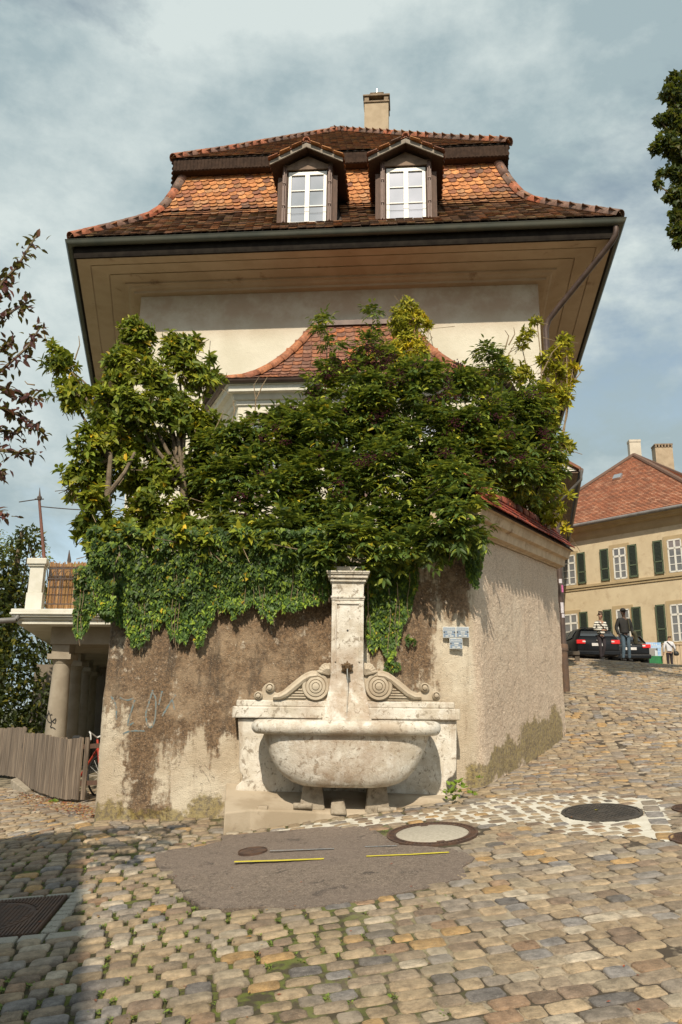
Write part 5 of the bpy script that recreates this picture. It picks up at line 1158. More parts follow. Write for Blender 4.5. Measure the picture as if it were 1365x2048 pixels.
# reed screen and iron railing on the loggia
s = NT('reed_screen'); a_ = s.noise(1, 3, .6, s.map((85, 85, 2))); M_reed = s.done(s.mix(s.ramp(a_, .35, .65), (.60, .38, .18), (.38, .22, .09)), .8, s.bump(a_, .6, .01))
rs_ = MB(); xs = .14+pw*1.1; zr0, zr1 = z_s1+.06, float(at(130, 1128, YC)[2])
x = xs
scr = thing('reed_screen', 'golden reed privacy screen behind the iron railing of the loggia', 'screen', (x0+1.5, YC, z_s1))
V, F, n = [], [], 0
while x < 4.4:
    w_ = random.uniform(.011, .02); h_ = zr1+random.uniform(-.03, .03); q0 = Ml@Vector((x, .36+random.uniform(-.01, .01), 0)); q1 = Ml@Vector((x+w_, .36+random.uniform(-.01, .01), 0)); qm = Ml@Vector((x+w_/2, .345, 0))
    V += [(q0.x, q0.y, zr0), (qm.x, qm.y, zr0), (q1.x, q1.y, zr0), (q0.x, q0.y, h_), (qm.x, qm.y, h_), (q1.x, q1.y, h_)]; F += [[n, n+1, n+4, n+3], [n+1, n+2, n+5, n+4]]; n += 6; x += w_
mesh('reeds', V, F, M_reed, scr, kind='stuff')
b = MB()
for z in (.3, .62, .9): b.box((xs, .33, zr0+z*(zr1-zr0)), (4.4, .342, zr0+z*(zr1-zr0)+.008), Ml)
b.build('wire_band', M_brown, scr)
M_rail = simple('dark_iron_railing', (.055, .045, .04), (.09, .06, .045), 20, .6, .2, 60, .003)
rl = thing('iron_railing', 'dark wrought iron balcony railing with a band of arches in front of the reed screen', 'railing', (x0+1.5, YC-.3, z_s1))
b = MB(); zt = zr1-.16
for z, h_ in ((zr0+.06, .02), (zt, .03), (zt-.20, .018)): b.box((xs, .18, z), (4.4, .205, z+h_), Ml)
b.build('rail', M_rail, rl)
i = 0; x = xs+.06
while x < 4.3:
    b = MB(); b.tube([Ml@Vector((x, .19, zr0+.06)), Ml@Vector((x, .19, zt))], .009, 6); b.build('baluster', M_rail, rl)
    b = MB(); pts = [Ml@Vector((x+.19*k/8, .19, zt-.20+.17*math.sin(math.pi*k/8))) for k in range(9)]; b.tube(pts, .007, 5); b.build('arch', M_rail, rl); x += .13
# rusty pole on the pillar, the wire and a second little finial
M_rpole = simple('rusty_pole_paint', (.20, .075, .05), (.13, .055, .04), 6, .6, .2); 
pb = Ml@Vector((.13+pw*.8, .25, zp+.1)); pt_ = at(80, 975, pb.y); pm = at(79, 1000, pb.y)
t = thing('rusty_pole', 'tall rusty iron pole with a spike finial standing on the white parapet pillar', 'pole', tuple(pb))
MB().tube([pb, tuple(pm)], [.035, .026], 10).build('shaft', M_rpole, t, True)
b = MB(); b.tube([tuple(pm), (pm[0], pm[1], pm[2]+.06), (pm[0], pm[1], pm[2]+.09), tuple(pt_)], [.045, .05, .022, .004], 8); 
for k in (-1, 1): b.tube([(pm[0], pm[1], pm[2]+.02), (pm[0]+k*.09, pm[1], pm[2]+.02)], .012, 6)
b.build('finial', M_rail, t, True)
b = MB(); e_ = at(39, 1004, pb.y+1.); b.tube([(pm[0], pm[1], pm[2]+.02), tuple(e_)], .012, 5); b.build('stay_rod', M_rail, t)
b = MB(); e_ = at(250, 1021, pb.y+1.); s0 = at(80, 1013, pb.y); b.tube([tuple(s0+(e_-s0)*k/6-HZ*.03*math.sin(math.pi*k/6)) for k in range(7)], .011, 5); b.build('wire', M_rail, t)
q0, q1 = at(138, 1130, 18.5), at(139, 1100, 18.5); t = tag(MB().tube([tuple(q0-HZ*1.2), tuple(q0), tuple(q0+HZ*.1), tuple(q1)], [.03, .03, .05, .006], 8).build('iron_finial', M_rail, None, True), 'small iron spike rising behind the reed screen', 'finial')
b = MB(); g0, g1_ = at(-60, 1252, YC-1), at(31, 1240, YC-.6); b.tube([tuple(g0), tuple((g0+g1_)/2+HZ*.03), tuple(g1_)], .055, 10); b.tube([tuple(g1_+HZ*.12+np.array([.03, .1, 0])), tuple(g1_)], .05, 10); o = b.build('drain_pipe', M_zinc, None, True); tag(o, 'grey metal drain pipe leaving the corner of the loggia slab to the left', 'pipe')
# back wall under the loggia
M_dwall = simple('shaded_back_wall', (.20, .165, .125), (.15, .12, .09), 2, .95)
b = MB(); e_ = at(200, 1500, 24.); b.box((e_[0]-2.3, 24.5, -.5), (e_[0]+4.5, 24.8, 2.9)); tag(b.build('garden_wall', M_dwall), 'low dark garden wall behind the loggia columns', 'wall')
b = MB(); gpt = WL+DL*1.9; b.hexa([(*(WL+DL*1.8+np.array([.0, 0])), -.2), (*(WL+DL*13), -.2), (*(WL+DL*13+NL*.3), -.2), (*(WL+DL*1.8+NL*.3), -.2), (*(WL+DL*1.8), 3.6), (*(WL+DL*13), 3.6), (*(WL+DL*13+NL*.3), 3.6), (*(WL+DL*1.8+NL*.3), 3.6)]); b.build('lane_flank', M_plain, rw)
# ============================================================ THE BOARD FENCE
fn = thing('board_fence', 'curved fence of grey weathered boards below the loggia columns', 'fence', (-4.8, 14, .15))
s = NT('weathered_board'); a_ = s.noise(1, 6, .65, s.map((28, 28, 1.2))); at_ = s.n('ShaderNodeAttribute'); at_.attribute_name = 'tint'; M_board = s.done(s.mix(s.ramp(a_, .35, .65), at_.outputs['Color'], (.085, .062, .045)), .9, s.bump(a_, .7, .008))
def fence_run(pts, hts, wb, gap=.006, off=0.):
    L = [0]; P = [np.array(p) for p in pts]
    for a, c_ in zip(P[:-1], P[1:]): L.append(L[-1]+np.linalg.norm(c_-a))
    s_ = 0.
    while s_+wb <= L[-1]:
        i = max(k for k in range(len(P)-1) if L[k] <= s_); f = (s_-L[i])/(L[i+1]-L[i]); p = P[i]+(P[i+1]-P[i])*f; d = unit(P[i+1]-P[i]); h_ = hts[i]+(hts[i+1]-hts[i])*f
        q = p+d*(wb-gap); nrm = np.array([-d[1], d[0]])*.022; z0 = g1(*p)+.04+random.uniform(0, .02); z1 = g1(*p)+h_+random.uniform(-.012, .012); j = random.uniform(-.004, .004)
        V = [(*(p+nrm*j*50), z0), (*(q+nrm*j*50), z0), (*(q+nrm+nrm*j*50), z0), (*(p+nrm+nrm*j*50), z0)]; V += [(v[0], v[1], z1+random.uniform(-.006, .006)) for v in V]
        k = random.uniform(.75, 1.2); mesh('board', V, [[3,2,1,0],[4,5,6,7],[0,1,5,4],[1,2,6,5],[2,3,7,6],[3,0,4,7]], M_board, fn, False, np.array((.27*k, .21*k, .155*k))); s_ += wb
f0, f1, f2, f3, f4 = at(160, 1607, 13.0), at(120, 1602, 13.5), at(75, 1585, 14.8), at(38, 1565, 16.2), at(36, 1560, 17.2)
fence_run([f3[:2], f2[:2], f1[:2], f0[:2]], [.98, 1.03, .98, .97], .115)
fence_run([at(186, 1606, 12.9)[:2], f0[:2]][::-1], [.97, .97], .125, .05)
fence_run([at(-60, 1545, 20)[:2], at(0, 1548, 18.6)[:2], at(44, 1560, 17.0)[:2]], [1.1, 1.05, 1.05], .14)
b = MB()
for (a, c_) in ((f1, f0), (f2, f1), (f3, f2), (f0, at(190, 1606, 12.9))):
    for h_ in (.25, .80):
        p, q = a[:2]+np.array([0, .035]), c_[:2]+np.array([0, .035]); b.hexa([(*p, g1(*a[:2])+h_), (*q, g1(*c_[:2])+h_), (q[0], q[1]+.03, g1(*c_[:2])+h_), (p[0], p[1]+.03, g1(*a[:2])+h_), (*p, g1(*a[:2])+h_+.07), (*q, g1(*c_[:2])+h_+.07), (q[0], q[1]+.03, g1(*c_[:2])+h_+.07), (p[0], p[1]+.03, g1(*a[:2])+h_+.07)])
b.build('rail', M_brown, fn)
M_kerb = simple('kerb_stone', (.36, .31, .24), (.27, .23, .17), 8, .9, .4, 60, .006)
kb = thing('kerb_stone', 'pale kerb stone at the foot of the left end of the fence', 'kerb', tuple(at(30, 1575, 16.)))
k0, k1 = at(20, 1580, 15.9), at(62, 1590, 15.0); b = MB(); z_ = g1(k0[0], k0[1]); b.hexa([(k0[0], k0[1], z_-.1), (k1[0], k1[1], g1(k1[0], k1[1])-.1), (k1[0], k1[1]+.25, z_-.1), (k0[0], k0[1]+.3, z_-.1), (k0[0], k0[1], z_+.16), (k1[0]-.1, k1[1], z_+.03), (k1[0]-.1, k1[1]+.25, z_+.05), (k0[0], k0[1]+.3, z_+.18)]); b.build('block', M_kerb, kb, False, .02)
# bicycle behind the pickets
bk = thing('bicycle', 'red bicycle with pale drop handlebars parked behind the picket end of the fence', 'bicycle', tuple(at(175, 1600, 14.2)))
M_red = simple('red_frame_paint', (.45, .06, .03), (.35, .04, .03), 6, .35, 0); M_tyre = simple('black_rubber', (.02, .02, .02), None, 5, .8, 0); M_chrome = simple('pale_bar_tape', (.68, .68, .66), None, 5, .35, 0)
bo = at(160, 1600, 14.3); gz = g1(bo[0], bo[1]); Mb = mkframe((bo[0], bo[1], gz), np.array([.80, -.60, 0]), np.array([.60, .80, 0]), HZ)
def bt(pts, r, nm, mt, par=bk, n=8): return MB().tube([Mb@Vector(p) for p in pts], r, n).build(nm, mt, par, True)
for cx in (-.5, .5):
    ring_ = [(cx+.33*math.cos(a), 0, .34+.33*math.sin(a)) for a in np.linspace(0, 2*math.pi, 33)]; w_ = bt(ring_, .017, 'wheel', M_tyre); sp = MB()
    for k in range(14): a = k*2*math.pi/14; sp.tube([Mb@Vector((cx, 0, .34)), Mb@Vector((cx+.32*math.cos(a), 0, .34+.32*math.sin(a)))], .0025, 4)
    sp.build('spokes', M_chrome, w_)
fr_ = MB()
for a, c_ in (((-.5, 0, .34), (-.05, 0, .30)), ((-.5, 0, .34), (-.16, 0, .80)), ((-.05, 0, .30), (-.18, 0, .88)), ((-.05, 0, .30), (.36, 0, .76)), ((-.16, 0, .80), (.35, 0, .84)), ((.34, 0, .92), (.5, 0, .34))): fr_.tube([Mb@Vector(a), Mb@Vector(c_)], .019, 8)
fr_.build('frame', M_red, bk, True)
bt([(-.30, 0, .92), (-.18, 0, .935), (-.04, 0, .92)], [.055, .04, .018], 'saddle', M_tyre)
bt([(.33, 0, .95), (.38, .20, 1.05), (.44, .22, 1.02), (.46, .22, .93), (.40, .22, .88)], .013, 'handlebar', M_chrome); bt([(.33, 0, .95), (.38, -.20, 1.05), (.44, -.22, 1.02), (.46, -.22, .93), (.40, -.22, .88)], .013, 'handlebar', M_chrome)
# ============================================================ CARS
s = NT('black_car_paint'); M_car = s.done((.006, .006, .007), .22, None, spec=.35)
s = NT('car_glass'); M_cg = s.done((.04, .045, .05), .05, None, spec=1.0)
s = NT('tail_light_red'); M_tl = s.done((.62, .02, .02), .2); M_tlw = simple('clear_lens', (.75, .72, .70), None, 4, .2, 0); M_plate = simple('licence_plate', (.70, .68, .66), None, 4, .5, 0)
def car(o, yaw, lab, W=.90, L=4.6, H=1.46, estate=True):
    t = thing('parked_car', lab, 'car', o, 'cars parked on the square'); c_, s_ = math.cos(yaw), math.sin(yaw)
    M = mkframe(o, np.array([c_, s_, 0]), np.array([-s_, c_, 0]), HZ)    # rear at y=0, front at y=L
    # cross sections: (y, z_bottom, half width low, z_belt, half width belt, z_roof, half width roof)
    if estate: S = [(0, .42, .78, .78, .80, .80, .76), (.05, .30, .84, .90, .84, .93, .76), (.16, .24, .88, .98, .87, 1.06, .72), (.38, .20, .90, 1.0, .89, 1.34, .62), (.60, .20, .90, 1.0, .90, 1.42, .60), (1.6, .20, .90, .98, .90, 1.46, .62), (2.6, .20, .90, .96, .90, 1.42, .60), (3.2, .20, .90, .95, .89, 1.10, .66), (3.45, .2, .9, .92, .88, .96, .80), (4.2, .24, .87, .80, .84, .82, .76), (4.6, .34, .74, .66, .72, .68, .64)]
    else: S = [(0, .42, .74, .80, .76, .82, .72), (.05, .30, .80, .90, .80, .93, .74), (.45, .20, .86, .93, .84, .97, .70), (.8, .20, .86, .92, .85, 1.22, .58), (1.3, .20, .86, .91, .85, 1.38, .55), (2.2, .2, .86, .9, .85, 1.38, .56), (2.9, .2, .86, .88, .84, 1.05, .62), (3.2, .2, .85, .86, .83, .9, .76), (4.0, .28, .8, .72, .78, .74, .7), (4.3, .38, .66, .6, .66, .62, .6)]
    V = []
    for (y, zb, w0, zl, w1, zr, w2) in S:
        row = [(-w0*.92, zb), (-w0, zb+.12), (-w1, (zb+zl)/2+.1), (-w1*.985, zl), (-w2, zr-.03), (-w2*.85, zr)]
        row += [(-x, z) for x, z in row[::-1]]
        V += [tuple(M@Vector((x, y, z))) for x, z in row]
    m = 12; n = len(S); F = [[i*m+j, i*m+(j+1) % m, (i+1)*m+(j+1) % m, (i+1)*m+j] for i in range(n-1) for j in range(m)]+[list(range(m))[::-1], list(range((n-1)*m, n*m))]
    bo_ = mesh('body', V, F, M_car, t, True)
    sb = bo_.modifiers.new('s', 'SUBSURF'); sb.levels = 1; sb.render_levels = 2
    def bxx(a, c2, nm, mt, bev=.01): MB().box(a, c2, M).build(nm, mt, t, False, bev)
    yr = .14 if estate else .55
    def quadp(P, nm, mt): b = MB(); b.add([tuple(M@Vector(p)) for p in P], [[0, 1, 2, 3]]); o2 = b.build(nm, mt, t); so = o2.modifiers.new('s', 'SOLIDIFY'); so.thickness = .012; so.offset = 0; return o2
    if estate: quadp([(-.66, .13, 1.05), (.66, .13, 1.05), (.54, .36, 1.36), (-.54, .36, 1.36)], 'rear_window', M_cg)
    else: quadp([(-.62, .52, .99), (.62, .52, .99), (.52, .95, 1.31), (-.52, .95, 1.31)], 'rear_window', M_cg)
    for sg in (-1, 1):
        for (ya, yb) in ((.62, 1.45), (1.52, 2.5)) if estate else ((.95, 1.5), (1.56, 2.4)):
            quadp([(sg*.885, ya, 1.02), (sg*.885, yb, 1.0), (sg*.66, yb-.05, 1.36), (sg*.66, ya+.1, 1.35)], 'side_window', M_cg)
        bxx((min(sg*.50, sg*.84), -.03, .74), (max(sg*.50, sg*.84), .16, .90), 'tail_light', M_tl, .02)
        bxx((min(sg*.50, sg*.62), -.04, .80), (max(sg*.50, sg*.62), .02, .86), 'reversing_light', M_tlw, .01)
        for yy in (.85, L-.85):
            wh = MB(); wh.tube([M@Vector((sg*(W-.22), yy, .32)), M@Vector((sg*(W+.005), yy, .32))], .33, 24); wo = wh.build('wheel', M_tyre, t, True); rm = MB(); rm.tube([M@Vector((sg*(W), yy, .32)), M@Vector((sg*(W+.015), yy, .32))], .21, 16); rm.build('rim', M_zinc, wo, True)
    bxx((-.26, -.035, .66), (.26, -.01, .77), 'licence_plate', M_plate, .004); bxx((-.84, -.03, .30), (.84, .10, .48), 'bumper', M_car, .04)
    bxx((-.07, -.04, .84), (.07, -.015, .90), 'badge', M_zinc, .01); bxx((-.62, .16, 1.37), (.62, .34, 1.40), 'rear_spoiler', M_car, .01) if estate else None
    return t
yc1 = 31.5; cp = at(1200, 1330, yc1)
gz1 = float(at(1200, 1320, yc1)[2])-.12
car((cp[0], yc1, gz1), R_(-2), 'black estate car seen from behind, parked beside the downpipe corner')
cp2 = at(1268, 1330, 34.); car((cp2[0]-.1, 34., float(at(1268, 1327, 34.)[2])-.10), R_(-8), 'smaller black car parked just right of the black estate', .86, 4.3, 1.38, False)
# ============================================================ MARKET FENCE, BANNER, CRATES, BENCH
M_wood_l = simple('pale_timber_slat', (.50, .38, .25), (.38, .28, .18), 12, .85, .2, 40, .004, stretch=(1, 1, .2))
def gnd(u, v, y): p = at(u, v, y); return p
sf = thing('slat_fence', 'pale vertical timber slat fence in front of the ochre building', 'fence', tuple(at(1345, 1330, 35)))
yb_ = 36.; u = 1326; zt_1 = float(at(1340, 1289, yb_)[2]); zb_1 = float(at(1340, 1335, yb_)[2])-.4
while u < 1420:
    a, c_ = at(u, 1310, yb_), at(u+5.2, 1310, yb_); k = random.uniform(.8, 1.1); b = MB(); b.box((a[0], yb_, zb_1), (c_[0], yb_+.03, zt_1+random.uniform(-.02, .02))); b.build('slat', M_wood_l, sf); u += 7.2
b = MB(); a, c_ = at(1326, 1300, yb_), at(1420, 1300, yb_); b.box((a[0], yb_-.04, zt_1), (c_[0], yb_+.08, zt_1+.06)); b.build('top_rail', M_wood_l, sf)
M_ban = simple('blue_banner_cloth', (.20, .38, .66), (.42, .55, .72), 3, .7, 0, stretch=(1, 1, 6)); M_ban2 = simple('white_banner_print', (.66, .70, .74), None, 3, .7, 0); M_mesh = simple('grey_mesh_panel', (.22, .20, .19), (.30, .28, .27), 40, .8, .3, 90, .01)
bn = thing('banner_stand', 'light blue banner stand with a grey mesh panel beside the green crates', 'banner', tuple(at(1300, 1330, 35)))
yb2 = 35.2
def pb2(u0, v0, u1, v1, nm, mt, par, yy=yb2, th=.03): a, c_ = at(u0, v1, yy), at(u1, v0, yy); return MB().box((a[0], yy, a[2]), (c_[0], yy+th, c_[2])).build(nm, mt, par)
pb2(1270, 1285, 1322, 1296, 'banner_cloth', M_ban, bn); pb2(1316, 1296, 1322, 1330, 'banner_post', M_ban, bn); pb2(1282, 1297, 1315.5, 1325, 'mesh_panel', M_mesh, bn); pb2(1311, 1301, 1315.5, 1312, 'notice', M_ban2, bn, yb2-.04)
b = MB(); x = 1284
while x < 1316: a, c_ = at(x, 1291.5, yb2), at(x+random.uniform(1.5, 3), 1287.5, yb2); b.box((a[0], yb2-.012, a[2]), (c_[0], yb2-.002, c_[2])); x += 4
b.build('lettering', M_ban2, bn)
M_green = simple('green_crate_plastic', (.03, .22, .07), (.025, .16, .06), 4, .5, 0)
def crate(u0, v0, u1, v1, lab, yy):
    a, c_ = at(u0, v1, yy), at(u1, v0, yy); t = thing('green_crate', lab, 'crate', tuple(a), 'green crates below the banner'); H_ = c_[2]-a[2]; W_ = c_[0]-a[0]
    b = MB(); b.box((a[0], yy, a[2]-.2), (c_[0], yy+.4, c_[2]-.02)); b.box((a[0]-.01, yy-.01, c_[2]-.05), (c_[0]+.01, yy+.41, c_[2])); b.build('crate_body', M_green, t)
    b = MB(); 
    for k in range(1, 6): b.box((a[0]+W_*k/6-.01, yy-.018, a[2]), (a[0]+W_*k/6+.01, yy, c_[2]-.05))
    b.build('ribs', M_green, t)
crate(1289, 1313, 1306, 1330, 'green plastic crate under the blue banner, the left of the pair', 34.8); crate(1307, 1312, 1325, 1330, 'green plastic crate under the blue banner, the right of the pair', 34.8)
bs = at(1138, 1324, 25.5); t = thing('stone_bench', 'low dark stone bench beside the standpipe at the corner of the house', 'bench', tuple(bs)); Mx = mkframe((bs[0], 25.5, g1(bs[0], 25.5)-.1), np.array([.97, -.24, 0]), np.array([.24, .97, 0]), HZ)
M_bench = simple('dark_bench_stone', (.10, .08, .06), (.07, .055, .04), 8, .9); MB().box((-.55, 0, .30), (.35, .4, .42), Mx).build('seat', M_bench, t, False, .02)
for x in (-.45, .2): MB().box((x, .05, -.1), (x+.14, .35, .30), Mx).build('leg', M_bench, t)
# ============================================================ PEOPLE
def skin(name, J, E, mat, parent, sub=2):
    me = bpy.data.meshes.new(name); bm = bmesh.new(); lay = bm.verts.layers.skin.verify(); vs = []
    for i, (p, r) in enumerate(J):
        v = bm.verts.new(p); v[lay].radius = (r, r) if not hasattr(r, '__len__') else r; v[lay].use_root = (i == 0); vs.append(v)
    for a, c_ in E: bm.edges.new((vs[a], vs[c_]))
    bm.to_mesh(me); bm.free(); me.materials.append(mat); o = bpy.data.objects.new(name, me); link(o, parent)
    o.modifiers.new('skin', 'SKIN').use_smooth_shade = True; sb = o.modifiers.new('sub', 'SUBSURF'); sb.levels = 1; sb.render_levels = sub
    return o
M_skinA = simple('skin_tan', (.42, .24, .16), None, 8, .6, 0); M_skinB = simple('skin_brown', (.10, .055, .035), None, 8, .6, 0); M_jean = simple('blue_denim', (.075, .115, .15), (.05, .08, .11), 20, .9, .2); M_dtr = simple('dark_trousers', (.035, .027, .032), (.028, .022, .026), 20, .9, 0); M_blackj = simple('black_jacket', (.012, .012, .012), (.02, .018, .015), 10, .8, .2); M_wshirt = simple('white_shirt', (.60, .60, .62), (.52, .52, .55), 6, .85, .2); M_hair = simple('dark_hair', (.025, .018, .014), None, 20, .6, 0); M_olive = simple('olive_lapel', (.06, .055, .03), None, 9, .9, 0)
s = NT('striped_jersey'); sp_ = s.n('ShaderNodeSeparateXYZ'); s.l(s.tc, sp_.inputs[0]); zf = s.math('FRACT', s.math('MULTIPLY', s.math('SUBTRACT', sp_.outputs[2], 4.0), 1/.088)); M_strip = s.done(s.mix(s.ramp(zf, .60, .64), (.66, .63, .56), (.02, .02, .022)), .9)
def person(o, yaw, lab, H, top, legs, skinm, pose, extra=None, topname='jacket', bulk=1.0):
    t = thing('person', lab, 'person', o, 'people on the square'); k = H/1.75; c_, s_ = math.cos(yaw), math.sin(yaw)
    M = mkframe(o, np.array([c_, s_, 0])*k, np.array([-s_, c_, 0])*k, HZ*k)   # +y is behind the person; the person faces -y
    w_ = lambda p: tuple(M@Vector(p))
    P = pose; B = bulk
    def S(J): return [(w_(p), (r*k if not hasattr(r, '__len__') else (r[0]*k, r[1]*k))) for p, r in J]
    skin('body', S([((0, 0, .95), .07), ((0, 0, 1.15), .08), ((0, 0, 1.36), .09), ((0, 0, 1.47), .055), (P['neck'], .05), (P['head0'], (.072, .082)), (P['head1'], (.068, .088)), (P['head2'], (.04, .05)), (P['kl'], .035), (P['al'], .03), (P['kr'], .035), (P['ar'], .03), ((-.17, 0, 1.40), .05), (P['el'], .038), (P['wl'], .028), ((.17, 0, 1.40), .05), (P['er'], .038), (P['wr'], .028), ((-.09, 0, .84), .04), ((.09, 0, .84), .04)]), [(0, 1), (1, 2), (2, 3), (3, 4), (4, 5), (5, 6), (6, 7), (0, 18), (18, 8), (8, 9), (0, 19), (19, 10), (10, 11), (2, 12), (12, 13), (13, 14), (2, 15), (15, 16), (16, 17)], skinm, t)
    skin(topname, S([((0, 0, 1.12), (.155*B, .105*B)), ((0, .0, .93), (.165*B, .115*B)), ((0, 0, 1.34), (.165*B, .105*B)), ((0, 0, 1.46), (.07, .06)), ((-.18*B, 0, 1.39), .068*B), (P['el'], .056*B), (P['wl'], .042*B), ((.18*B, 0, 1.39), .068*B), (P['er'], .056*B), (P['wr'], .042*B)]), [(0, 1), (0, 2), (2, 3), (2, 4), (4, 5), (5, 6), (2, 7), (7, 8), (8, 9)], top, t)
    skin('trousers', S([((0, 0, .94), (.145, .105)), ((-.09, 0, .84), .088), (P['kl'], .066), (P['al'], .050), ((.09, 0, .84), .088), (P['kr'], .066), (P['ar'], .050)]), [(0, 1), (1, 2), (2, 3), (0, 4), (4, 5), (5, 6)], legs, t)
    for a in ('al', 'ar'):
        p = P[a]; skin('shoe', S([((p[0], p[1]+.03, p[2]-.03), .045), ((p[0], p[1]-.08, p[2]-.05), .042), ((p[0], p[1]-.17, p[2]-.055), .03)]), [(0, 1), (1, 2)], M_tyre, t, 1)
    for a, e_ in (('wl', 'el'), ('wr', 'er')):   # hands: palm, four fingers and a thumb
        p = Vector(P[a]); d = (p-Vector(P[e_])).normalized(); sd = d.orthogonal().normalized(); J = [(p, .026), (p+d*.07, .034)]; E_ = [(0, 1)]
        for f in range(4): J += [(p+d*.11+sd*(f-1.5)*.019, .010), (p+d*(.145+.01*(f in (1, 2)))+sd*(f-1.5)*.017+Vector((0, -.012, -.01)), .008)]; E_ += [(1, 2+2*f), (2+2*f, 3+2*f)]
        J += [(p+d*.05+sd*.045, .011), (p+d*.09+sd*.05, .009)]; E_ += [(0, 10), (10, 11)]
        skin('hand', S(J), E_, skinm, t, 1)
    h0 = Vector(P['head1']); f_ = MB(); f_.tube([w_(h0+Vector((0, -.085, -.0))), w_(h0+Vector((0, -.108, -.035))), w_(h0+Vector((0, -.09, -.045)))], [.008*k, .016*k, .012*k], 6); f_.build('nose', skinm, t, True)
    for sx in (-1, 1):
        e2 = MB(); e2.lathe([(.001, -.012), (.012, 0), (.001, .012)], w_(h0+Vector((sx*.032, -.082, .01))), 8); e2.build('eye', M_hair, t, True); e2 = MB(); e2.tube([w_(h0+Vector((sx*.075, .0, .02))), w_(h0+Vector((sx*.088, .01, .0))), w_(h0+Vector((sx*.075, .0, -.03)))], .012*k, 6); e2.build('ear', skinm, t, True)
    m_ = MB(); m_.tube([w_(h0+Vector((-.025, -.083, -.065))), w_(h0+Vector((.025, -.083, -.065)))], .007*k, 6); m_.build('mouth', M_red, t)
    return t, M, w_, h0
def headpose(dx=0, fy=0): return dict(neck=(0, -.01, 1.50), head0=(dx, -.02-fy, 1.585), head1=(dx, -.015-fy*1.2, 1.66), head2=(dx, .0-fy, 1.735))
yq = 28.5; zg1 = float(at(1206, 1319, yq)[2]); pz = at(1206, 1319, yq)
pose = dict(headpose(-.01, .03), kl=(-.08, -.04, .48), al=(-.05, .02, .09), kr=(.08, -.06, .50), ar=(.05, .10, .12), el=(-.27, .02, 1.14), wl=(-.10, -.24, 1.10), er=(.27, .02, 1.14), wr=(.10, -.24, 1.10))
t, Mp, w_, h0 = person((pz[0], yq, zg1-.02), R_(12), 'person in a black and white striped jersey and dark trousers looking at a phone', 1.66, M_strip, M_dtr, M_skinA, pose, topname='jersey')
skin('hair', [(w_(h0+Vector((0, .03, .06))), (.078, .07)), (w_(h0+Vector((0, .05, -.01))), (.07, .05)), (w_(h0+Vector((0, -.02, .085))), (.06, .04))], [(0, 1), (0, 2)], simple('brown_hair', (.08, .05, .03), None, 20, .6, 0), t)
MB().box((-.035, -.36, 1.10), (.035, -.30, 1.125), Mp).build('phone', M_blk, t); b = MB(); b.tube([w_((-.13, -.11, 1.40)), w_((.05, -.13, 1.2)), w_((.16, -.10, 1.0))], .014, 6); b.build('bag_strap', M_brown, t)
pz = at(1257, 1322, yq); pose = dict(headpose(-.02, .0), kl=(-.10, -.04, .48), al=(-.13, .0, .09), kr=(.10, -.03, .48), ar=(.13, .03, .09), el=(-.30, .03, 1.12), wl=(-.27, -.05, .88), er=(.30, .03, 1.12), wr=(.28, -.05, .88))
t, Mp, w_, h0 = person((pz[0]-.05, yq, float(pz[2])-.02), R_(14), 'person in a dark cap, black jacket and blue jeans carrying a coat over the arm', 1.84, M_blackj, M_jean, M_skinB, pose, bulk=1.12)
b = MB(); b.lathe([(.100, 0), (.103, .03), (.09, .075), (.05, .105), (.01, .11)], tuple(w_(h0+Vector((0, .0, .03)))), 16); b.build('cap', M_blackj, t, True); b = MB(); b.box((-.075, -.20, .03), (.075, -.08, .045), Mp@Matrix.Translation(h0)); b.build('cap_peak', M_blackj, t)
b = MB(); b.box((-.06, -.125, .032), (.06, -.085, .012), Mp@Matrix.Translation(h0)); b.build('sunglasses', M_blk, t)
skin('coat', [(w_((.26, -.12, 1.02)), (.07, .09)), (w_((.32, -.10, .86)), (.10, .07)), (w_((.34, -.08, .66)), (.10, .05)), (w_((.33, -.08, .56)), (.06, .04))], [(0, 1), (1, 2), (2, 3)], M_olive, t)
b = MB(); b.tube([w_((.07, -.125, 1.42)), w_((.09, -.14, 1.2)), w_((.12, -.13, 1.0))], .022, 6); b.build('lapel', M_olive, t)
b = MB(); b.tube([w_((-.28, -.12, .86)), w_((-.30, -.14, .02))], .009, 6); b.build('walking_stick', M_blk, t)
pz = at(1343, 1345, 34.4); pose = dict(headpose(-.05, -.02), kl=(-.09, -.04, .48), al=(-.10, .0, .09), kr=(.09, -.03, .48), ar=(.10, .03, .09), el=(-.27, .03, 1.14), wl=(-.28, -.06, .90), er=(.27, .03, 1.14), wr=(.27, -.05, .90))
t, Mp, w_, h0 = person((pz[0], 34.4, float(at(1343, 1341, 34.4)[2])), R_(180), 'person in a white shirt and dark trousers walking away with a black shoulder bag', 1.48, M_wshirt, M_dtr, M_skinA, pose, topname='shirt')
skin('hair', [(w_(h0+Vector((0, .03, .05))), (.085, .085)), (w_(h0+Vector((0, .05, -.04))), (.075, .05))], [(0, 1)], M_hair, t)
skin('shoulder_bag', [(w_((-.30, .06, .98)), (.06, .09)), (w_((-.32, .06, .82)), (.10, .13)), (w_((-.32, .06, .72)), (.06, .10))], [(0, 1), (1, 2)], M_blk, t); b = MB(); b.tube([w_((.12, .09, 1.43)), w_((-.05, .13, 1.25)), w_((-.29, .08, 1.0))], .014, 6); b.build('bag_strap', M_blk, t)
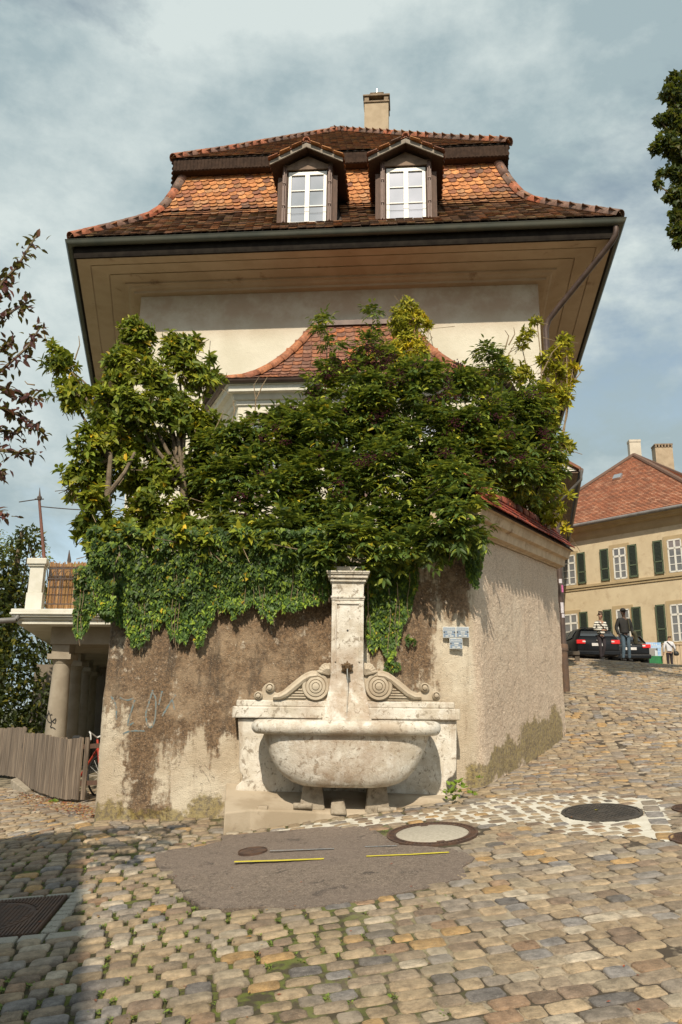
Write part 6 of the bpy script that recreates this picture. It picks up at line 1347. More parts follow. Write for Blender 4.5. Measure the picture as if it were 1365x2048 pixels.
# ============================================================ PLANTS
s = NT('leaf_green'); a = s.n('ShaderNodeAttribute'); a.attribute_name = 'tint'
df = s.n('ShaderNodeBsdfTranslucent'); mxx = s.n('ShaderNodeMixShader'); mxx.inputs[0].default_value = .34
tl = s.mix(.5, a.outputs['Color'], (.30, .34, .03), 'MIX'); s.l(tl, df.inputs[0]); s.done(a.outputs['Color'], .45, None, spec=.22)
s.l(s.p.outputs[0], mxx.inputs[1]); s.l(df.outputs[0], mxx.inputs[2]); s.l(mxx.outputs[0], s.o.inputs[0]); M_leaf = s.m
M_bark = simple('grey_brown_bark', (.20, .155, .10), (.11, .08, .055), 12, .9, .6, 40, .008); M_twig = simple('pale_twig', (.27, .20, .12), (.17, .12, .07), 20, .85, 0)
T_A = (np.array([(0,0,0),(.34,0,-.02),(.70,0,-.05),(1,0,-.16),(.34,.5,.07),(.72,.34,.0),(.34,-.5,.07),(.72,-.34,.0)]), [[0,1,4],[0,6,1],[1,2,5,4],[1,6,7,2],[2,3,5],[2,7,3]])
T_I = (np.array([(0,0,0),(-.12,.34,.0),(.22,.50,-.04),(.42,.24,.02),(1,0,-.10),(.42,-.24,.02),(.22,-.50,-.04),(-.12,-.34,.0),(.3,0,.04)]), [[8,0,1],[8,1,2],[8,2,3],[8,3,4],[8,4,5],[8,5,6],[8,6,7],[8,7,0]])
T_E = (np.array([(0,0,0),(.4,.5,.05),(1,0,-.12),(.4,-.5,.05),(.45,0,-.03)]), [[0,4,1],[4,2,1],[0,3,4],[3,2,4]])
def leaves(P, D, Nr, L, W, tmpl, tint, parent, nobj=300, name='leaf'):
    P, D, Nr = [np.asarray(k, float) for k in (P, D, Nr)]; n = len(P); L = np.asarray(L, float); W = np.asarray(W, float)
    D /= np.linalg.norm(D, axis=1)[:, None]+1e-9; S = np.cross(Nr, D); S /= np.linalg.norm(S, axis=1)[:, None]+1e-9; U = np.cross(D, S)
    T, Ft = tmpl; k = len(T)
    V = P[:, None]+(D*L[:, None])[:, None]*T[None, :, 0:1]+(S*(L*W)[:, None])[:, None]*T[None, :, 1:2]+(U*L[:, None])[:, None]*T[None, :, 2:3]
    tint = np.asarray(tint, float)
    # the foremost leaf of each screen cell can be seen whole: those become objects
    q = P-CAM; dd = q@_f; uu = 682.5+FPX*(q@_R)/dd; vv = 1024-FPX*(q@_U)/dd; cell = {}
    for i in np.argsort(dd):
        if -5 < uu[i] < 1370 and -5 < vv[i] < 2050:
            c_ = (int(uu[i]/16), int(vv[i]/16))
            if c_ not in cell: cell[c_] = i
    ch = sorted(cell.values(), key=lambda i: -L[i]/dd[i])[:nobj]; chs = set(int(i) for i in ch)
    for i in chs: mesh(name, V[i], Ft, M_leaf, parent, False, tint[i])
    rest = np.array([i for i in range(n) if i not in chs], int)
    if len(rest):
        V2 = V[rest].reshape(-1, 3); F = []
        tri = np.array([f if len(f) == 4 else f+[f[0]] for f in Ft])
        me = bpy.data.meshes.new(name+'_mass'); Fl = []
        for f in Ft: Fl.append((np.array(f)[None]+np.arange(len(rest))[:, None]*k))
        loops = np.concatenate([f.ravel() for f in Fl]); sizes = np.concatenate([np.full(len(f), f.shape[1]) for f in Fl]); starts = np.concatenate([[0], np.cumsum(sizes)[:-1]])
        me.vertices.add(len(V2)); me.vertices.foreach_set('co', V2.ravel()); me.loops.add(len(loops)); me.loops.foreach_set('vertex_index', loops.astype(np.int32)); me.polygons.add(len(sizes)); me.polygons.foreach_set('loop_start', starts.astype(np.int32)); me.polygons.foreach_set('loop_total', sizes.astype(np.int32)); me.update(calc_edges=True)
        ca = me.color_attributes.new('tint', 'FLOAT_COLOR', 'POINT'); ca.data.foreach_set('color', np.c_[np.repeat(tint[rest], k, 0), np.ones(len(V2))].ravel()); me.materials.append(M_leaf)
        o = bpy.data.objects.new(name+'_mass', me); link(o, parent); o['kind'] = 'stuff'
def rdir(n): v = rng.normal(size=(n, 3)); return v/np.linalg.norm(v, axis=1)[:, None]
class LeafSet:
    def __init__(s): s.P = []; s.D = []; s.N = []; s.L = []; s.W = []; s.T = []
    def add(s, p, d, n, l, w, t): s.P.append(p); s.D.append(d); s.N.append(n); s.L.append(l); s.W.append(w); s.T.append(t)
def greens(kind):
    r = rng.random()
    g = rng.uniform(.75, 1.25)
    if kind == 'mag': c = (.15, .205, .028) if r < .5 else ((.24, .27, .03) if r < .83 else ((.08, .12, .022) if r < .965 else (.50, .36, .03)))
    elif kind == 'eld': c = (.09, .145, .034) if r < .55 else ((.25, .30, .045) if r < .80 else ((.045, .08, .02) if r < .97 else (.36, .32, .03)))
    elif kind == 'yel': c = (.40, .38, .03) if r < .6 else ((.24, .26, .028) if r < .88 else (.26, .22, .02))
    elif kind == 'ivy': c = (.06, .108, .026) if r < .6 else ((.17, .24, .03) if r < .88 else ((.03, .06, .018) if r < .988 else (.38, .28, .03)))
    elif kind == 'drk': c = (.045, .065, .015) if r < .5 else ((.09, .085, .015) if r < .7 else (.03, .045, .013))
    elif kind == 'hed': c = (.03, .042, .014) if r < .6 else ((.045, .06, .015) if r < .85 else (.14, .13, .02))  # deepened greens: shade of the surroundings put into the leaf colour
    elif kind == 'plu': c = (.085, .030, .034) if r < .6 else ((.13, .045, .035) if r < .85 else (.05, .025, .028))
    return tuple(k*g for k in c)
def blobs3(B):
    o = []
    for (u, v, r, y) in B: p = at(u, v, y); m = FPX/proj(p)[2]; o.append((p, r/m))
    return o
def rt(p, g, tb):   # whole boughs turn a little yellower or darker than their neighbours
    k = vn(p[0]*2.3, p[1]*2.3, p[2]*2.3); y = max(0, k)*1.1; d = 1-max(0, -k)*.8
    return (g[0]*tb*d*(1+y*1.3), g[1]*tb*d*(1+y*.7), g[2]*tb*d)
def subclumps(c, r, yflat):
    o = []; m = max(2, int(6+r*r*70)) if r > .14 else 2
    for i in range(m):
        d = rdir(1)[0]; d[1] -= .4; d /= np.linalg.norm(d); k = rng.uniform(.15, 1.05)**.55; sr_ = min(r*.75, rng.uniform(.09, .20)); o.append((c+d*max(r-sr_*.6, r*.3)*k*np.array([1, yflat, 1]), sr_))
    return o
def whorls(S, B, dens, kind, ll, ww, droop=.15, tw=None, yflat=.8, nlf=(5, 8)):
    for (c, r) in blobs3(B):
        n = int(dens*r*r*4); sub_ = subclumps(c, r, yflat)
        for i in range(n):
            sc_, sr_ = sub_[rng.integers(len(sub_))]; d = rdir(1)[0]; d[1] -= .25; d[2] += .25; d /= np.linalg.norm(d); p = sc_+d*sr_*rng.uniform(.3, 1.)**.5
            if p[2] < 3.45 and p[1] > 9.72: continue
            d = p-c+(p-sc_); d /= np.linalg.norm(d)
            ax = d+np.array([0, 0, .55])+rng.normal(size=3)*.3; ax /= np.linalg.norm(ax)
            if tw is not None and rng.random() < .35: q = p-ax*rng.uniform(.15, .4); tw.tube([tuple(q-d*.1), tuple(p)], [.006, .003], 4, False)
            e1 = np.cross(ax, rdir(1)[0]); e1 /= np.linalg.norm(e1)+1e-6; e2 = np.cross(ax, e1); m = rng.integers(*nlf); tb = rng.uniform(.8, 1.2); ph = rng.uniform(0, 6.28)
            for j in range(m):
                a = ph+j*2.4; sp = rng.uniform(.5, 1.3); dd = ax*rng.uniform(.15, .9)+(e1*math.cos(a)+e2*math.sin(a))*sp+np.array([0, 0, -droop])
                S.add(p+ax*rng.uniform(-.06, .03), dd, ax+rng.normal(size=3)*.25, rng.uniform(.75, 1.2)*ll, ww*rng.uniform(.85, 1.15), rt(p, greens(kind), tb))
def compound(S, B, dens, kind, ll, ww, tw=None, yflat=.8):
    for (c, r) in blobs3(B):
        n = int(dens*r*r*4); sub_ = subclumps(c, r, yflat)
        for i in range(n):
            sc_, sr_ = sub_[rng.integers(len(sub_))]; d = rdir(1)[0]; d[1] -= .25; d[2] += .25; d /= np.linalg.norm(d); p = sc_+d*sr_*rng.uniform(.3, 1.)**.5
            if p[2] < 3.45 and p[1] > 9.72: continue
            d = p-c+(p-sc_); d /= np.linalg.norm(d)
            ax = d*np.array([1, 1, .45])+np.array([0, -.15, .15])+rng.normal(size=3)*.4; ax /= np.linalg.norm(ax); sd = np.cross(ax, (0, 0, 1)); sd /= np.linalg.norm(sd)+1e-6; up = np.cross(sd, ax); tb = rng.uniform(.75, 1.3); R = rng.uniform(.10, .17)
            for j in range(3):
                q = p+ax*R*(j+.4)/3+np.array([0, 0, -.02*j*j*.4])
                for sg in (-1, 1): S.add(q, ax*.55+sd*sg+np.array([0, 0, -.35]), up+rng.normal(size=3)*.3, ll*rng.uniform(.75, 1.25), ww, rt(p, greens(kind), tb))
            S.add(p+ax*R, ax+np.array([0, 0, -.4]), up, ll*1.1, ww, tuple(k2*tb for k2 in greens(kind)))
def branchwork(root, ends, r0, mat, par, name='branch', seg=7):
    for e in ends:
        a, c_ = np.array(root, float), np.array(e, float); mid = (a+c_)/2+rng.normal(size=3)*.05*np.linalg.norm(c_-a)+np.array([0, 0, .1]); P = []
        for k in range(seg+1): t = k/seg; P.append(tuple((1-t)**2*a+2*t*(1-t)*mid+t*t*c_+rng.normal(size=3)*.012))
        MB().tube(P, [r0*(1-.75*k/seg) for k in range(seg+1)], 7).build(name, mat, par, True)
# -- broad leaved shrub at the left
mg = thing('broadleaf_shrub', 'tall broad leaved shrub with some yellow leaves on the left of the terrace wall', 'shrub', (-2.2, 11.5, 3.5))
Bm = [(275,660,32,11.6),(280,700,45,11.7),(245,745,52,11.4),(320,760,50,11.5),(350,700,34,11.8),(385,690,24,11.7),(375,740,38,11.7),(120,735,34,11.3),(150,790,42,11.2),(112,700,16,11.3),(205,810,50,11.2),(270,830,62,11.2),(345,820,55,11.5),(402,765,34,11.8),(180,900,46,11.1),(235,890,55,11.3),(325,900,48,12.0),(150,960,40,11.1),(200,980,50,11.3),(280,985,42,11.9),(360,960,42,11.7),(175,1050,34,11.0),(235,1060,45,11.0),(420,870,44,11.8),(300,1055,50,11.6),(400,1000,40,12.0),(430,940,34,12.2),(440,760,16,12),(420,720,12,12),(200,1075,30,10.3),(260,1070,30,10.2),(330,1060,34,10.3),(400,1060,34,10.4),(180,1010,34,10.8),(310,965,34,11.3),(250,935,34,11.2),(395,925,34,11.6),(440,1010,34,11.2),(350,1025,40,11.2),(300,1010,34,11.2),(290,890,34,11.5),(330,940,30,11.6),(270,960,30,11.5),(410,850,30,11.7),(380,830,34,11.7),(450,1050,30,10.4),(200,1088,20,9.45),(250,1078,22,9.5),(300,1082,20,9.5),(360,1078,24,9.5),(420,1088,24,9.5),(480,1080,24,9.5),(540,1086,20,9.5)]
S = LeafSet(); tw = MB(); whorls(S, Bm, 185, 'mag', .135, .42, tw=tw); leaves(S.P, S.D, S.N, S.L, S.W, T_A, S.T, mg)
tr = at(372, 1080, 11.7); tr[2] = 3.5
MB().tube([tuple(tr), tuple(at(372, 1020, 11.6)), tuple(at(366, 960, 11.5)), tuple(at(350, 890, 11.6))], [.07, .06, .05, .035], 10).build('trunk', M_bark, mg, True)
b0 = at(220, 1080, 11.1); MB().tube([(b0[0], 11.1, 3.5), tuple(at(216, 985, 11.0)), tuple(at(222, 905, 11.0))], [.055, .045, .03], 9).build('trunk', M_bark, mg, True)
MB().tube([tuple(at(216, 990, 11.)), tuple(at(250, 945, 10.9)), tuple(at(270, 905, 11))], [.04, .03, .02], 8).build('branch', M_bark, mg, True)
branchwork(at(366, 960, 11.5), [at(u, v, y+.2) for u, v, r, y in Bm[:8]+Bm[12:15]], .035, M_bark, mg); branchwork(at(220, 920, 11.1), [at(u, v, y+.1) for u, v, r, y in Bm[7:10]+Bm[14:19]], .028, M_bark, mg)
for (L_) in ([(510,840),(512,800),(508,770),(520,752)],[(512,800),(526,770),(535,755)],[(462,860),(470,820),(466,800)],[(420,880),(440,840),(448,820)],[(95,690),(88,665),(86,650)],[(150,720),(160,690),(158,672)],[(70,770),(55,768),(50,762)]): MB().tube([tuple(at(u, v, 11.4)) for u, v in L_], [.012, .009, .006, .003][:len(L_)], 6).build('bare_twig', M_twig, mg, True)
tw.build('twigs', M_twig, mg, kind='stuff')
# -- the elder in the middle
el = thing('elder_bush', 'big dark green elder bush with drooping black berry clusters behind the fountain pillar', 'shrub', (.3, 11.3, 3.5))
Be = [(470,880,44,11.2),(455,960,48,11.0),(510,950,55,11.0),(535,860,44,11.4),(560,900,55,11.2),(595,830,38,11.5),(645,785,38,11.6),(660,745,24,11.6),(705,755,34,11.7),(640,870,70,11.1),(740,810,70,11.4),(745,725,34,11.7),(800,760,50,11.6),(850,800,70,11.4),(850,880,80,11.1),(920,770,50,11.6),(930,860,75,11.3),(1000,830,65,11.6),(1060,830,50,11.9),(1080,900,48,11.9),(1000,920,75,11.3),(1040,960,60,11.6),(900,960,80,11.0),(780,960,90,10.8),(650,980,85,10.8),(540,1020,70,10.7),(600,1070,62,10.5),(700,1070,75,10.5),(800,1060,72,10.5),(870,1030,62,10.6),(720,1115,38,10.2),(640,1120,40,10.2),(840,1110,36,10.3),(920,1080,36,10.3),(460,1040,40,10.7),(950,1030,34,10.4),(500,1080,50,10.4),(1105,940,24,12),(900,1000,50,10.7),(600,1095,40,9.75),(655,1105,36,9.6),(700,1085,44,9.6),(760,1100,40,9.6),(810,1105,32,9.6),(850,1080,38,9.6),(900,1060,42,9.5),(925,1020,40,9.5),(945,1075,22,9.5),(560,1060,44,9.8),(500,1060,40,9.9),(880,1110,18,9.6),(730,1130,18,9.6),(905,960,44,9.9),(430,900,40,11.6),(425,970,40,11.6),(480,930,44,11.4),(560,950,50,11.3),(700,880,60,11.5),(700,830,50,11.6),(760,890,60,11.4),(850,940,60,11.2),(960,900,50,11.6),(570,850,30,11.7),(700,940,60,11.3),(600,900,50,11.5),(960,1000,26,9.8)]
S = LeafSet(); compound(S, Be, 215, 'eld', .118, .38); compound(S, [(648,640,13,11.6),(665,690,14,11.6),(745,632,13,11.7),(745,680,15,11.7),(735,700,18,11.7),(640,668,10,11.6),(975,712,20,11.8),(990,740,24,11.8)], 420, 'eld', .095, .32)
leaves(S.P, S.D, S.N, S.L, S.W, T_A, S.T, el)
eb = (.3, 11.4, 3.5); branchwork(eb, [at(u, v, y+.1) for u, v, r, y in Be[::2]], .045, M_bark, el)
for (u0, v0, u1, v1) in ((655, 760, 645, 640), (735, 760, 746, 632), (700, 800, 690, 700), (760, 780, 740, 680)): MB().tube([tuple(at(u0, v0, 11.6)), tuple(at((u0+u1)/2+4, (v0+v1)/2, 11.6)), tuple(at(u1, v1, 11.6))], [.012, .009, .005], 6).build('shoot', M_twig, el, True)
M_berry = simple('black_berries', (.03, .010, .016), (.10, .018, .035), 60, .35, 0); bmesh_v = None
for i in range(110):
    c_, r = blobs3([Be[rng.integers(4, 26)]])[0]; d = rdir(1)[0]; d[1] = -abs(d[1])-.6; d /= np.linalg.norm(d); p = c_+d*r*np.array([1, .85, 1])*1.08+np.array([0, -.07, 0]); b = MB(); p = p+np.array([0, 0, 0.])
    for k in range(26):
        q = p+rng.normal(size=3)*np.array([.055, .035, .032]); rr2 = rng.uniform(.010, .015); b.add([(q[0]+rr2, q[1], q[2]), (q[0]-rr2, q[1], q[2]), (q[0], q[1]+rr2, q[2]), (q[0], q[1]-rr2, q[2]), (q[0], q[1], q[2]+rr2), (q[0], q[1], q[2]-rr2)], [[0,2,4],[2,1,4],[1,3,4],[3,0,4],[2,0,5],[1,2,5],[3,1,5],[0,3,5]])
    b.build('berry_cluster', M_berry, el, True, kind='stuff')
# -- yellow green young shrub rising in front of the bay roof
yg = thing('yellow_green_shrub', 'slim yellow green shrub top rising above the elder in front of the bay roof', 'shrub', (1., 12, 3.5))
S = LeafSet(); tw = MB(); whorls(S, [(815,615,20,12.2),(800,640,26,12.2),(832,640,20,12.2),(815,672,34,12.2),(800,705,34,12.1),(840,700,26,12.1),(855,655,10,12.2),(820,740,34,12.0)], 560, 'yel', .085, .36, tw=tw); leaves(S.P, S.D, S.N, S.L, S.W, T_A, S.T, yg)
MB().tube([(1.3, 12.2, 3.5), tuple(at(825, 800, 12.2)), tuple(at(815, 640, 12.2))], [.04, .025, .008], 8).build('trunk', M_twig, yg, True); tw.build('twigs', M_twig, yg, kind='stuff')
# -- the light shrub at the right end
rs = thing('light_green_shrub', 'loose light green shrub with bare twigs in front of the brown downpipe', 'shrub', (3.6, 13, 3.7))
S = LeafSet(); tw = MB(); Br = [(1075,645,10,12.8),(1052,668,14,12.8),(1042,690,14,12.8),(1010,735,20,12.7),(1035,750,26,12.6),(1080,770,26,12.8),(1125,680,15,12.9),(1110,715,18,12.9),(1135,705,10,12.9),(1118,745,22,12.9),(1145,735,12,12.9),(1140,765,12,12.9),(1085,720,14,12.8),(1120,800,26,12.8),(1090,840,34,12.7),(1125,890,20,12.7),(1110,930,24,12.8),(1100,980,26,12.8),(1115,1010,16,12.8),(1138,985,10,12.6),(1085,1025,26,12.8),(1118,1045,14,12.5),(1135,1060,11,12.4),(1060,1010,24,12.8),(1030,900,30,12.6),(1000,960,34,12.4),(970,760,24,12.3)]
whorls(S, Br, 190, 'yel', .125, .38, tw=tw); S2 = LeafSet(); whorls(S2, [(1075,850,40,12.9),(1060,920,44,12.9),(1085,960,38,13),(1050,1000,40,13),(1010,1010,36,12.8)], 220, 'mag', .125, .4)
for k in 'PDNLWT': getattr(S, k).extend(getattr(S2, k))
leaves(S.P, S.D, S.N, S.L, S.W, T_A, S.T, rs)
branchwork((3.2, 12.9, 3.7), [at(u, v, y) for u, v, r, y in Br[::2] if v < 860], .03, M_twig, rs)
for L_ in ([(1010,700),(1018,672),(1010,660)],[(1018,690),(1030,668),(1028,655)],[(1000,745),(1020,705),(1035,680)],[(1150,760),(1162,745),(1160,732)],[(1085,745),(1105,705),(1120,690)]): MB().tube([tuple(at(u, v, 12.7)) for u, v in L_], [.014, .009, .004], 6).build('bare_twig', M_twig, rs, True)
tw.build('twigs', M_twig, rs, kind='stuff')
# -- ivy
def ivy(poly_bot, top, y_of, S, dens, stems, ll=.07, bulge=.30, thick=.22):
    us = [p[0] for p in poly_bot]; umin, umax = min(us), max(us)
    def bot(u):
        for (a, b_) in zip(poly_bot[:-1], poly_bot[1:]):
            if a[0] <= u <= b_[0]: return a[1]+(b_[1]-a[1])*(u-a[0])/(b_[0]-a[0])
        return poly_bot[-1][1]
    n = int((umax-umin)*dens); 
    for i in range(n):
        u = rng.uniform(umin, umax); vb = bot(u)+12*vn(u*.11, 3.3)+7*vn(u*.4, 1.7); vt = top; v = vt+(vb-vt)*rng.random()**.9-max(0, 16*vn(u*.045, 7.7)+8*vn(u*.2, 2.2)+6)*rng.random()
        h = (v-vt)/(vb-vt); loose = 1-.85*h**3
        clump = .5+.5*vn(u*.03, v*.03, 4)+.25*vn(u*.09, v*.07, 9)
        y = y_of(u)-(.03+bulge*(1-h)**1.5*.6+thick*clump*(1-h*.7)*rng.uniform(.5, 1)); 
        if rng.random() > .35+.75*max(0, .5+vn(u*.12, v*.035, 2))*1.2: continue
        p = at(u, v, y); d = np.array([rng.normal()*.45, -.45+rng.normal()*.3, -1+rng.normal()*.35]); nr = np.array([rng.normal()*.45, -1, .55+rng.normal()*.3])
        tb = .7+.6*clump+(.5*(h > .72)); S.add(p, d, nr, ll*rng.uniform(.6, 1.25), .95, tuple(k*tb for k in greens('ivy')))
    for i in range(int((umax-umin)/14)):
        u = rng.uniform(umin, umax); vb = bot(u)+10; P = []
        for k in range(7): v = top+(vb-top)*(.35+.65*k/6); P.append(tuple(at(u+3*math.sin(k+u), v, y_of(u)-.05-.12*(1-k/6))))
        stems.tube(P, .0045, 4, False)
yw2 = lambda u: 9.70+.07*(u-183)/560
iv = thing('hanging_ivy', 'thick curtain of dark green ivy hanging over the left half of the retaining wall', 'ivy', (-1.8, 9.6, 3.6))
S = LeafSet(); st_ = MB()
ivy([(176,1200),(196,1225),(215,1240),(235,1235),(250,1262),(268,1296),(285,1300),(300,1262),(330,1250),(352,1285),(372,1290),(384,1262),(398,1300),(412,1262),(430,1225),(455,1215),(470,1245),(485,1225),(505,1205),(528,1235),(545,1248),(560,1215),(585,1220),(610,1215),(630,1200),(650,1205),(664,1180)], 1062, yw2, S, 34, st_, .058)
for i in range(2600):
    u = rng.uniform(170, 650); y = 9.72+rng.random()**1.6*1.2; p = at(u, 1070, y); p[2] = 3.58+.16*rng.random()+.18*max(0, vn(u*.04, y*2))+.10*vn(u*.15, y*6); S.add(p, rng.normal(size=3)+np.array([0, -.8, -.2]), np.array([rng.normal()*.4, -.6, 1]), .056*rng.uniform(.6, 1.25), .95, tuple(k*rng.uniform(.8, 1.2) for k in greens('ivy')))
ivy([(150,1268),(158,1282),(170,1262),(182,1240),(196,1235)], 1130, lambda u: 9.62, S, 26, st_, .055, .1); ivy([(184,1180),(200,1225),(230,1225)], 1085, lambda u: 9.45, S, 34, st_, .055)
leaves(S.P, S.D, S.N, S.L, S.W, T_I, S.T, iv); st_.build('stems', M_twig, iv, kind='stuff')
iv2 = thing('hanging_ivy', 'narrow dark ivy growing down beside the right edge of the fountain pillar', 'ivy', (.6, 9.8, 3.4))
S = LeafSet(); st_ = MB(); yw3 = lambda u: 9.90+.0003*(u-730)
ivy([(733,1275),(745,1300),(760,1285),(775,1312),(786,1330),(792,1300),(806,1250),(822,1220),(835,1160)], 1095, yw3, S, 44, st_, .055, .22, .14); ivy([(770,1345),(785,1352),(800,1335)], 1325, yw3, S, 6, st_, .045, 0, .02); ivy([(813,1288),(830,1290)], 1278, yw3, S, 4, st_, .05, 0, .03)
leaves(S.P, S.D, S.N, S.L, S.W, T_I, S.T, iv2); st_.build('stems', M_twig, iv2, kind='stuff')
iv3 = thing('hanging_ivy', 'short ivy fringe over the corner where the wall turns, above the blue plates', 'ivy', (1.6, 9.9, 3.6))
S = LeafSet(); st_ = MB(); ivy([(835,1135),(870,1118),(900,1130),(920,1112),(938,1150),(950,1180),(957,1172),(966,1120),(972,1090)], 1060, lambda u: 9.92+max(0, (u-955))*.018, S, 26, st_, .055, .2, .12)
leaves(S.P, S.D, S.N, S.L, S.W, T_I, S.T, iv3); st_.build('stems', M_twig, iv3, kind='stuff')
# -- weeds at the foot of the fountain
def weed(pts, lab, nl, ll):
    t = thing('weed', lab, 'weed', tuple(pts[0]), 'weeds at the wall foot'); S = LeafSet()
    for p in pts:
        for j in range(nl):
            a = rng.uniform(0, 6.28); S.add(p+np.array([rng.normal()*.02, rng.normal()*.02, 0]), np.array([math.cos(a), math.sin(a), rng.uniform(.4, 1.6)]), np.array([rng.normal()*.3, -.5, 1]), ll*rng.uniform(.6, 1.2), .55, tuple(np.array((.16, .24, .03))*rng.uniform(.7, 1.3)))
    leaves(S.P, S.D, S.N, S.L, S.W, T_A, S.T, t, 60)
def wp(u, v, y, n=3, dz=.0): 
    p = at(u, v, y); return [p+np.array([rng.normal()*.03, rng.normal()*.02, dz*k]) for k in range(n)]
weed(wp(903, 1600, 9.2, 4, .03)+wp(915, 1585, 9.4, 3, .05)+wp(912, 1570, 9.45, 2, .02), 'bright green weed with broad leaves at the right foot of the fountain slab', 5, .075)
weed(wp(940, 1586, 9.75, 3), 'small weed on the paving just right of the big one by the fountain', 5, .05); weed(wp(958, 1556, 9.85, 2)+wp(945, 1590, 9.6, 1), 'tiny weed in the corner where the wall turns', 5, .045)
weed(wp(110, 1610, 13.6, 10), 'straggly low weeds at the foot of the board fence', 6, .11)
for (u, v, c_) in ((1190, 1623, (.45, .40, .05)), (1147, 1637, (.30, .12, .05)), (505, 1878, (.40, .20, .05))):
    p = gp(u, v); a = rng.uniform(0, 6.28); V = []
    tl_ = [(0, 0), (.35, .5), (1, 0), (.35, -.5)]; V = [(p[0]+.05*(x*math.cos(a)-y*.6*math.sin(a)), p[1]+.05*(x*math.sin(a)+y*.6*math.cos(a)), p[2]+.014+.01*abs(y)) for x, y in tl_]
    tag(mesh('dry_leaf', V, [[0, 1, 2, 3]], M_leaf, None, False, np.array(c_)), {1190: 'small yellow leaf lying on the dark iron manhole cover', 1147: 'brown leaf on the left rim of the dark iron manhole cover', 505: 'fallen ochre leaf on the mossy cobbles below the asphalt'}[u], 'leaf')
# -- purple plum branches at the left edge
pt = thing('purple_plum_tree', 'purple leaved plum tree reaching in from the left edge of the picture', 'tree', (-4.2, 5.2, -.3)); S = LeafSet()
MB().tube([(-4.2, 5.2, -.4), (-4.1, 5.2, 1.5), (-4.0, 5.1, 3.0), (-3.9, 5.1, 4.4)], [.13, .11, .09, .05], 10).build('trunk', M_bark, pt, True)
yt = 5.0
for L_ in ([(-90,720),(-40,640),(5,565),(38,530),(60,492),(73,472)],[(-90,700),(-30,650),(20,625),(58,604)],[(-80,860),(-30,770),(10,735),(55,695),(84,650)],[(-60,800),(-10,770),(40,788),(78,800)],[(-60,850),(0,815),(50,835),(93,872)],[(-60,890),(0,900),(35,905),(73,908)],[(-60,1040),(-10,1030),(18,1029)],[(-80,640),(-40,600),(0,560),(15,580)],[(-60,760),(-20,720),(15,690),(30,672)],[(-70,960),(-20,935),(10,948)],[(-50,830),(0,860),(30,868),(45,862)]):
    P = [at(u, v, yt+rng.normal()*.08) for u, v in L_]; P[0] = np.array([-3.95, 5.1, P[0][2]-.2]); MB().tube([tuple(p) for p in P], [.016*(1-.8*k/len(P)) for k in range(len(P))], 6).build('branch', M_bark, pt, True)
    for a, c_ in zip(P[:-1], P[1:]):
        n = int(np.linalg.norm(c_-a)/.009)
        for k in range(n):
            if rng.random() < .15: continue
            q = a+(c_-a)*(k+rng.random())/n+rng.normal(size=3)*.015; d = unit(c_-a)*.5+rng.normal(size=3)*.6+np.array([0, 0, -.35]); S.add(q, d, np.array([rng.normal()*.5, rng.normal()*.5, 1]), rng.uniform(.05, .08), .48, greens('plu'))
            if k % 3 == 0: e = rdir(1)[0]*.10; S.add(q+e*.7, d+e*3, np.array([0, rng.normal(), 1]), .055, .42, greens('plu'))
leaves(S.P, S.D, S.N, S.L, S.W, T_A, S.T, pt)
# -- dark maple at the right edge
mt = thing('maple_tree', 'dark lobed leaf tree hanging in from the upper right edge of the picture', 'tree', (9.4, 14, 1.8)); S = LeafSet()
MB().tube([(9.4, 14, 1.5), (9.3, 14, 5), (9.2, 14, 9), (9.1, 14, 13)], [.28, .24, .18, .06], 12).build('trunk', M_bark, mt, True)
Bt = [(1350,165,20,14),(1362,200,26,14),(1335,185,16,14),(1345,235,20,14),(1320,240,13,14),(1362,250,22,14),(1335,285,26,14),(1312,298,12,14),(1362,300,26,14),(1320,345,9,14),(1315,368,9,14),(1340,340,12,14),(1362,350,20,14),(1335,395,8,14),(1350,385,16,14),(1362,400,20,14),(1350,430,14,14),(1345,460,12,14),(1362,460,18,14),(1355,485,10,14),(1400,200,60,14.5),(1420,320,80,14.5),(1410,440,60,14.5),(1480,380,90,15),(1480,240,80,15)]
for (c_, r) in blobs3(Bt):
    for i in range(int(900*r*r*4)+8):
        d = rdir(1)[0]; p = c_+d*r*rng.random()**.4; S.add(p, rng.normal(size=3)*.5+np.array([0, 0, -.6]), rng.normal(size=3)+np.array([0, -.3, .9]), rng.uniform(.09, .14), .95, greens('drk'))
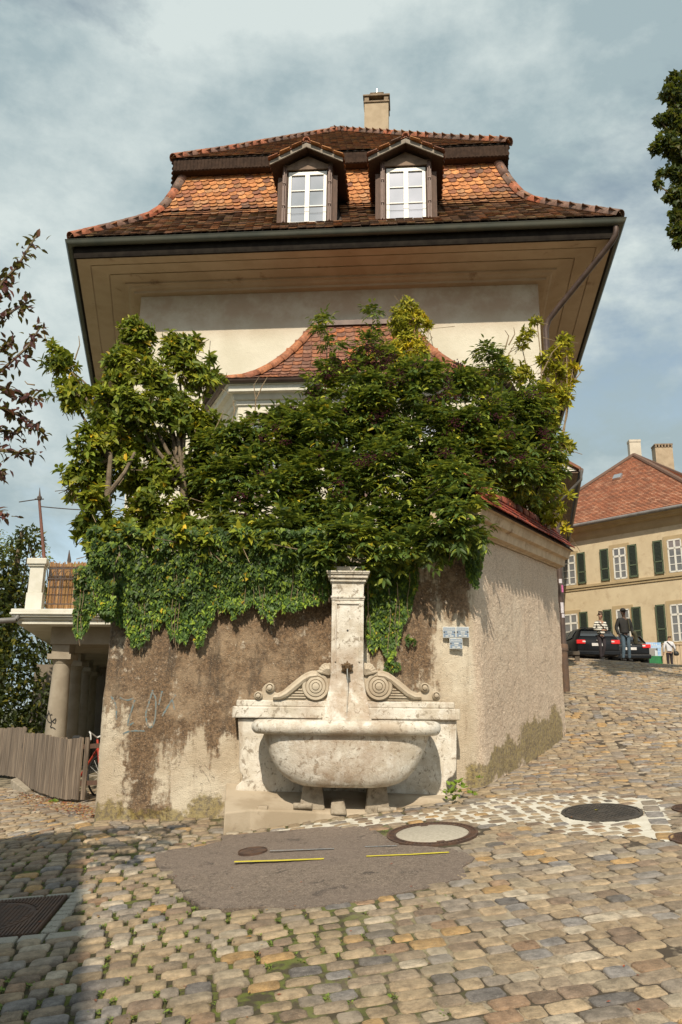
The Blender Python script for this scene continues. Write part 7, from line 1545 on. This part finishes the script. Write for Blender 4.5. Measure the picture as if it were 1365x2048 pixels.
leaves(S.P, S.D, S.N, S.L, S.W, T_I, S.T, mt); branchwork((9.2, 14, 9), [at(u, v, y) for u, v, r, y in Bt[::2]], .05, M_bark, mt)
# -- trees and hedge behind the loggia
def bigtree(base, B, kind, lab, name='garden_tree', dens=330, ll=.15, nobj=200):
    t = thing(name, lab, 'tree', base, 'garden trees behind the loggia'); S = LeafSet()
    for (c_, r) in blobs3(B):
        for i in range(int(dens*r*r*4)):
            d = rdir(1)[0]; p = c_+d*r*(rng.random()**.35)*np.array([1, .7, 1]); S.add(p, d+rng.normal(size=3)*.6+np.array([0, 0, -.4]), d+rng.normal(size=3)*.5+np.array([0, 0, .6]), ll*rng.uniform(.7, 1.3), .5, greens(kind))
    leaves(S.P, S.D, S.N, S.L, S.W, T_E, S.T, t, nobj)
    top = max(blobs3(B), key=lambda k: k[0][2])[0]; MB().tube([base, (base[0], base[1]+.1, (base[2]+top[2])/2), tuple(top)], [.2, .15, .05], 10).build('trunk', M_bark, t, True)
    branchwork((base[0], base[1], base[2]+2), [c_ for c_, r in blobs3(B)[:6]], .05, M_bark, t)
p = at(20, 1560, 21.5); bigtree((p[0]-.6, 21.5, 0), [(20,1120,40,21),(60,1080,26,21),(45,1062,12,21),(75,1085,14,21),(5,1170,50,21),(50,1190,50,21),(-10,1260,60,20.5),(50,1280,60,20.5),(20,1350,60,20),(60,1400,55,20),(0,1440,60,19.8),(40,1490,50,19.8),(-60,1350,80,21),(-60,1200,80,21)], 'hed', 'dark bushy garden tree at the left edge behind the loggia and fence')
p = at(130, 1560, 25); bigtree((p[0], 25.5, 0), [(120,1400,50,25),(160,1430,40,25),(170,1370,34,25),(110,1330,50,26),(190,1340,30,25),(150,1290,50,26),(200,1420,40,25.5),(90,1470,40,24),(200,1480,40,25)], 'drk', 'dark tree filling the gaps between the loggia columns', dens=260)
p = at(30, 1560, 30); bigtree((p[0], 34, 0), [(90,1100,10,30),(30,1075,12,30),(55,1075,10,30),(80,1108,12,30),(100,1118,8,30),(20,1100,30,30),(-20,1090,40,30)], 'mag', 'pale feathery tree top showing above the parapet pillar', dens=200, ll=.12)
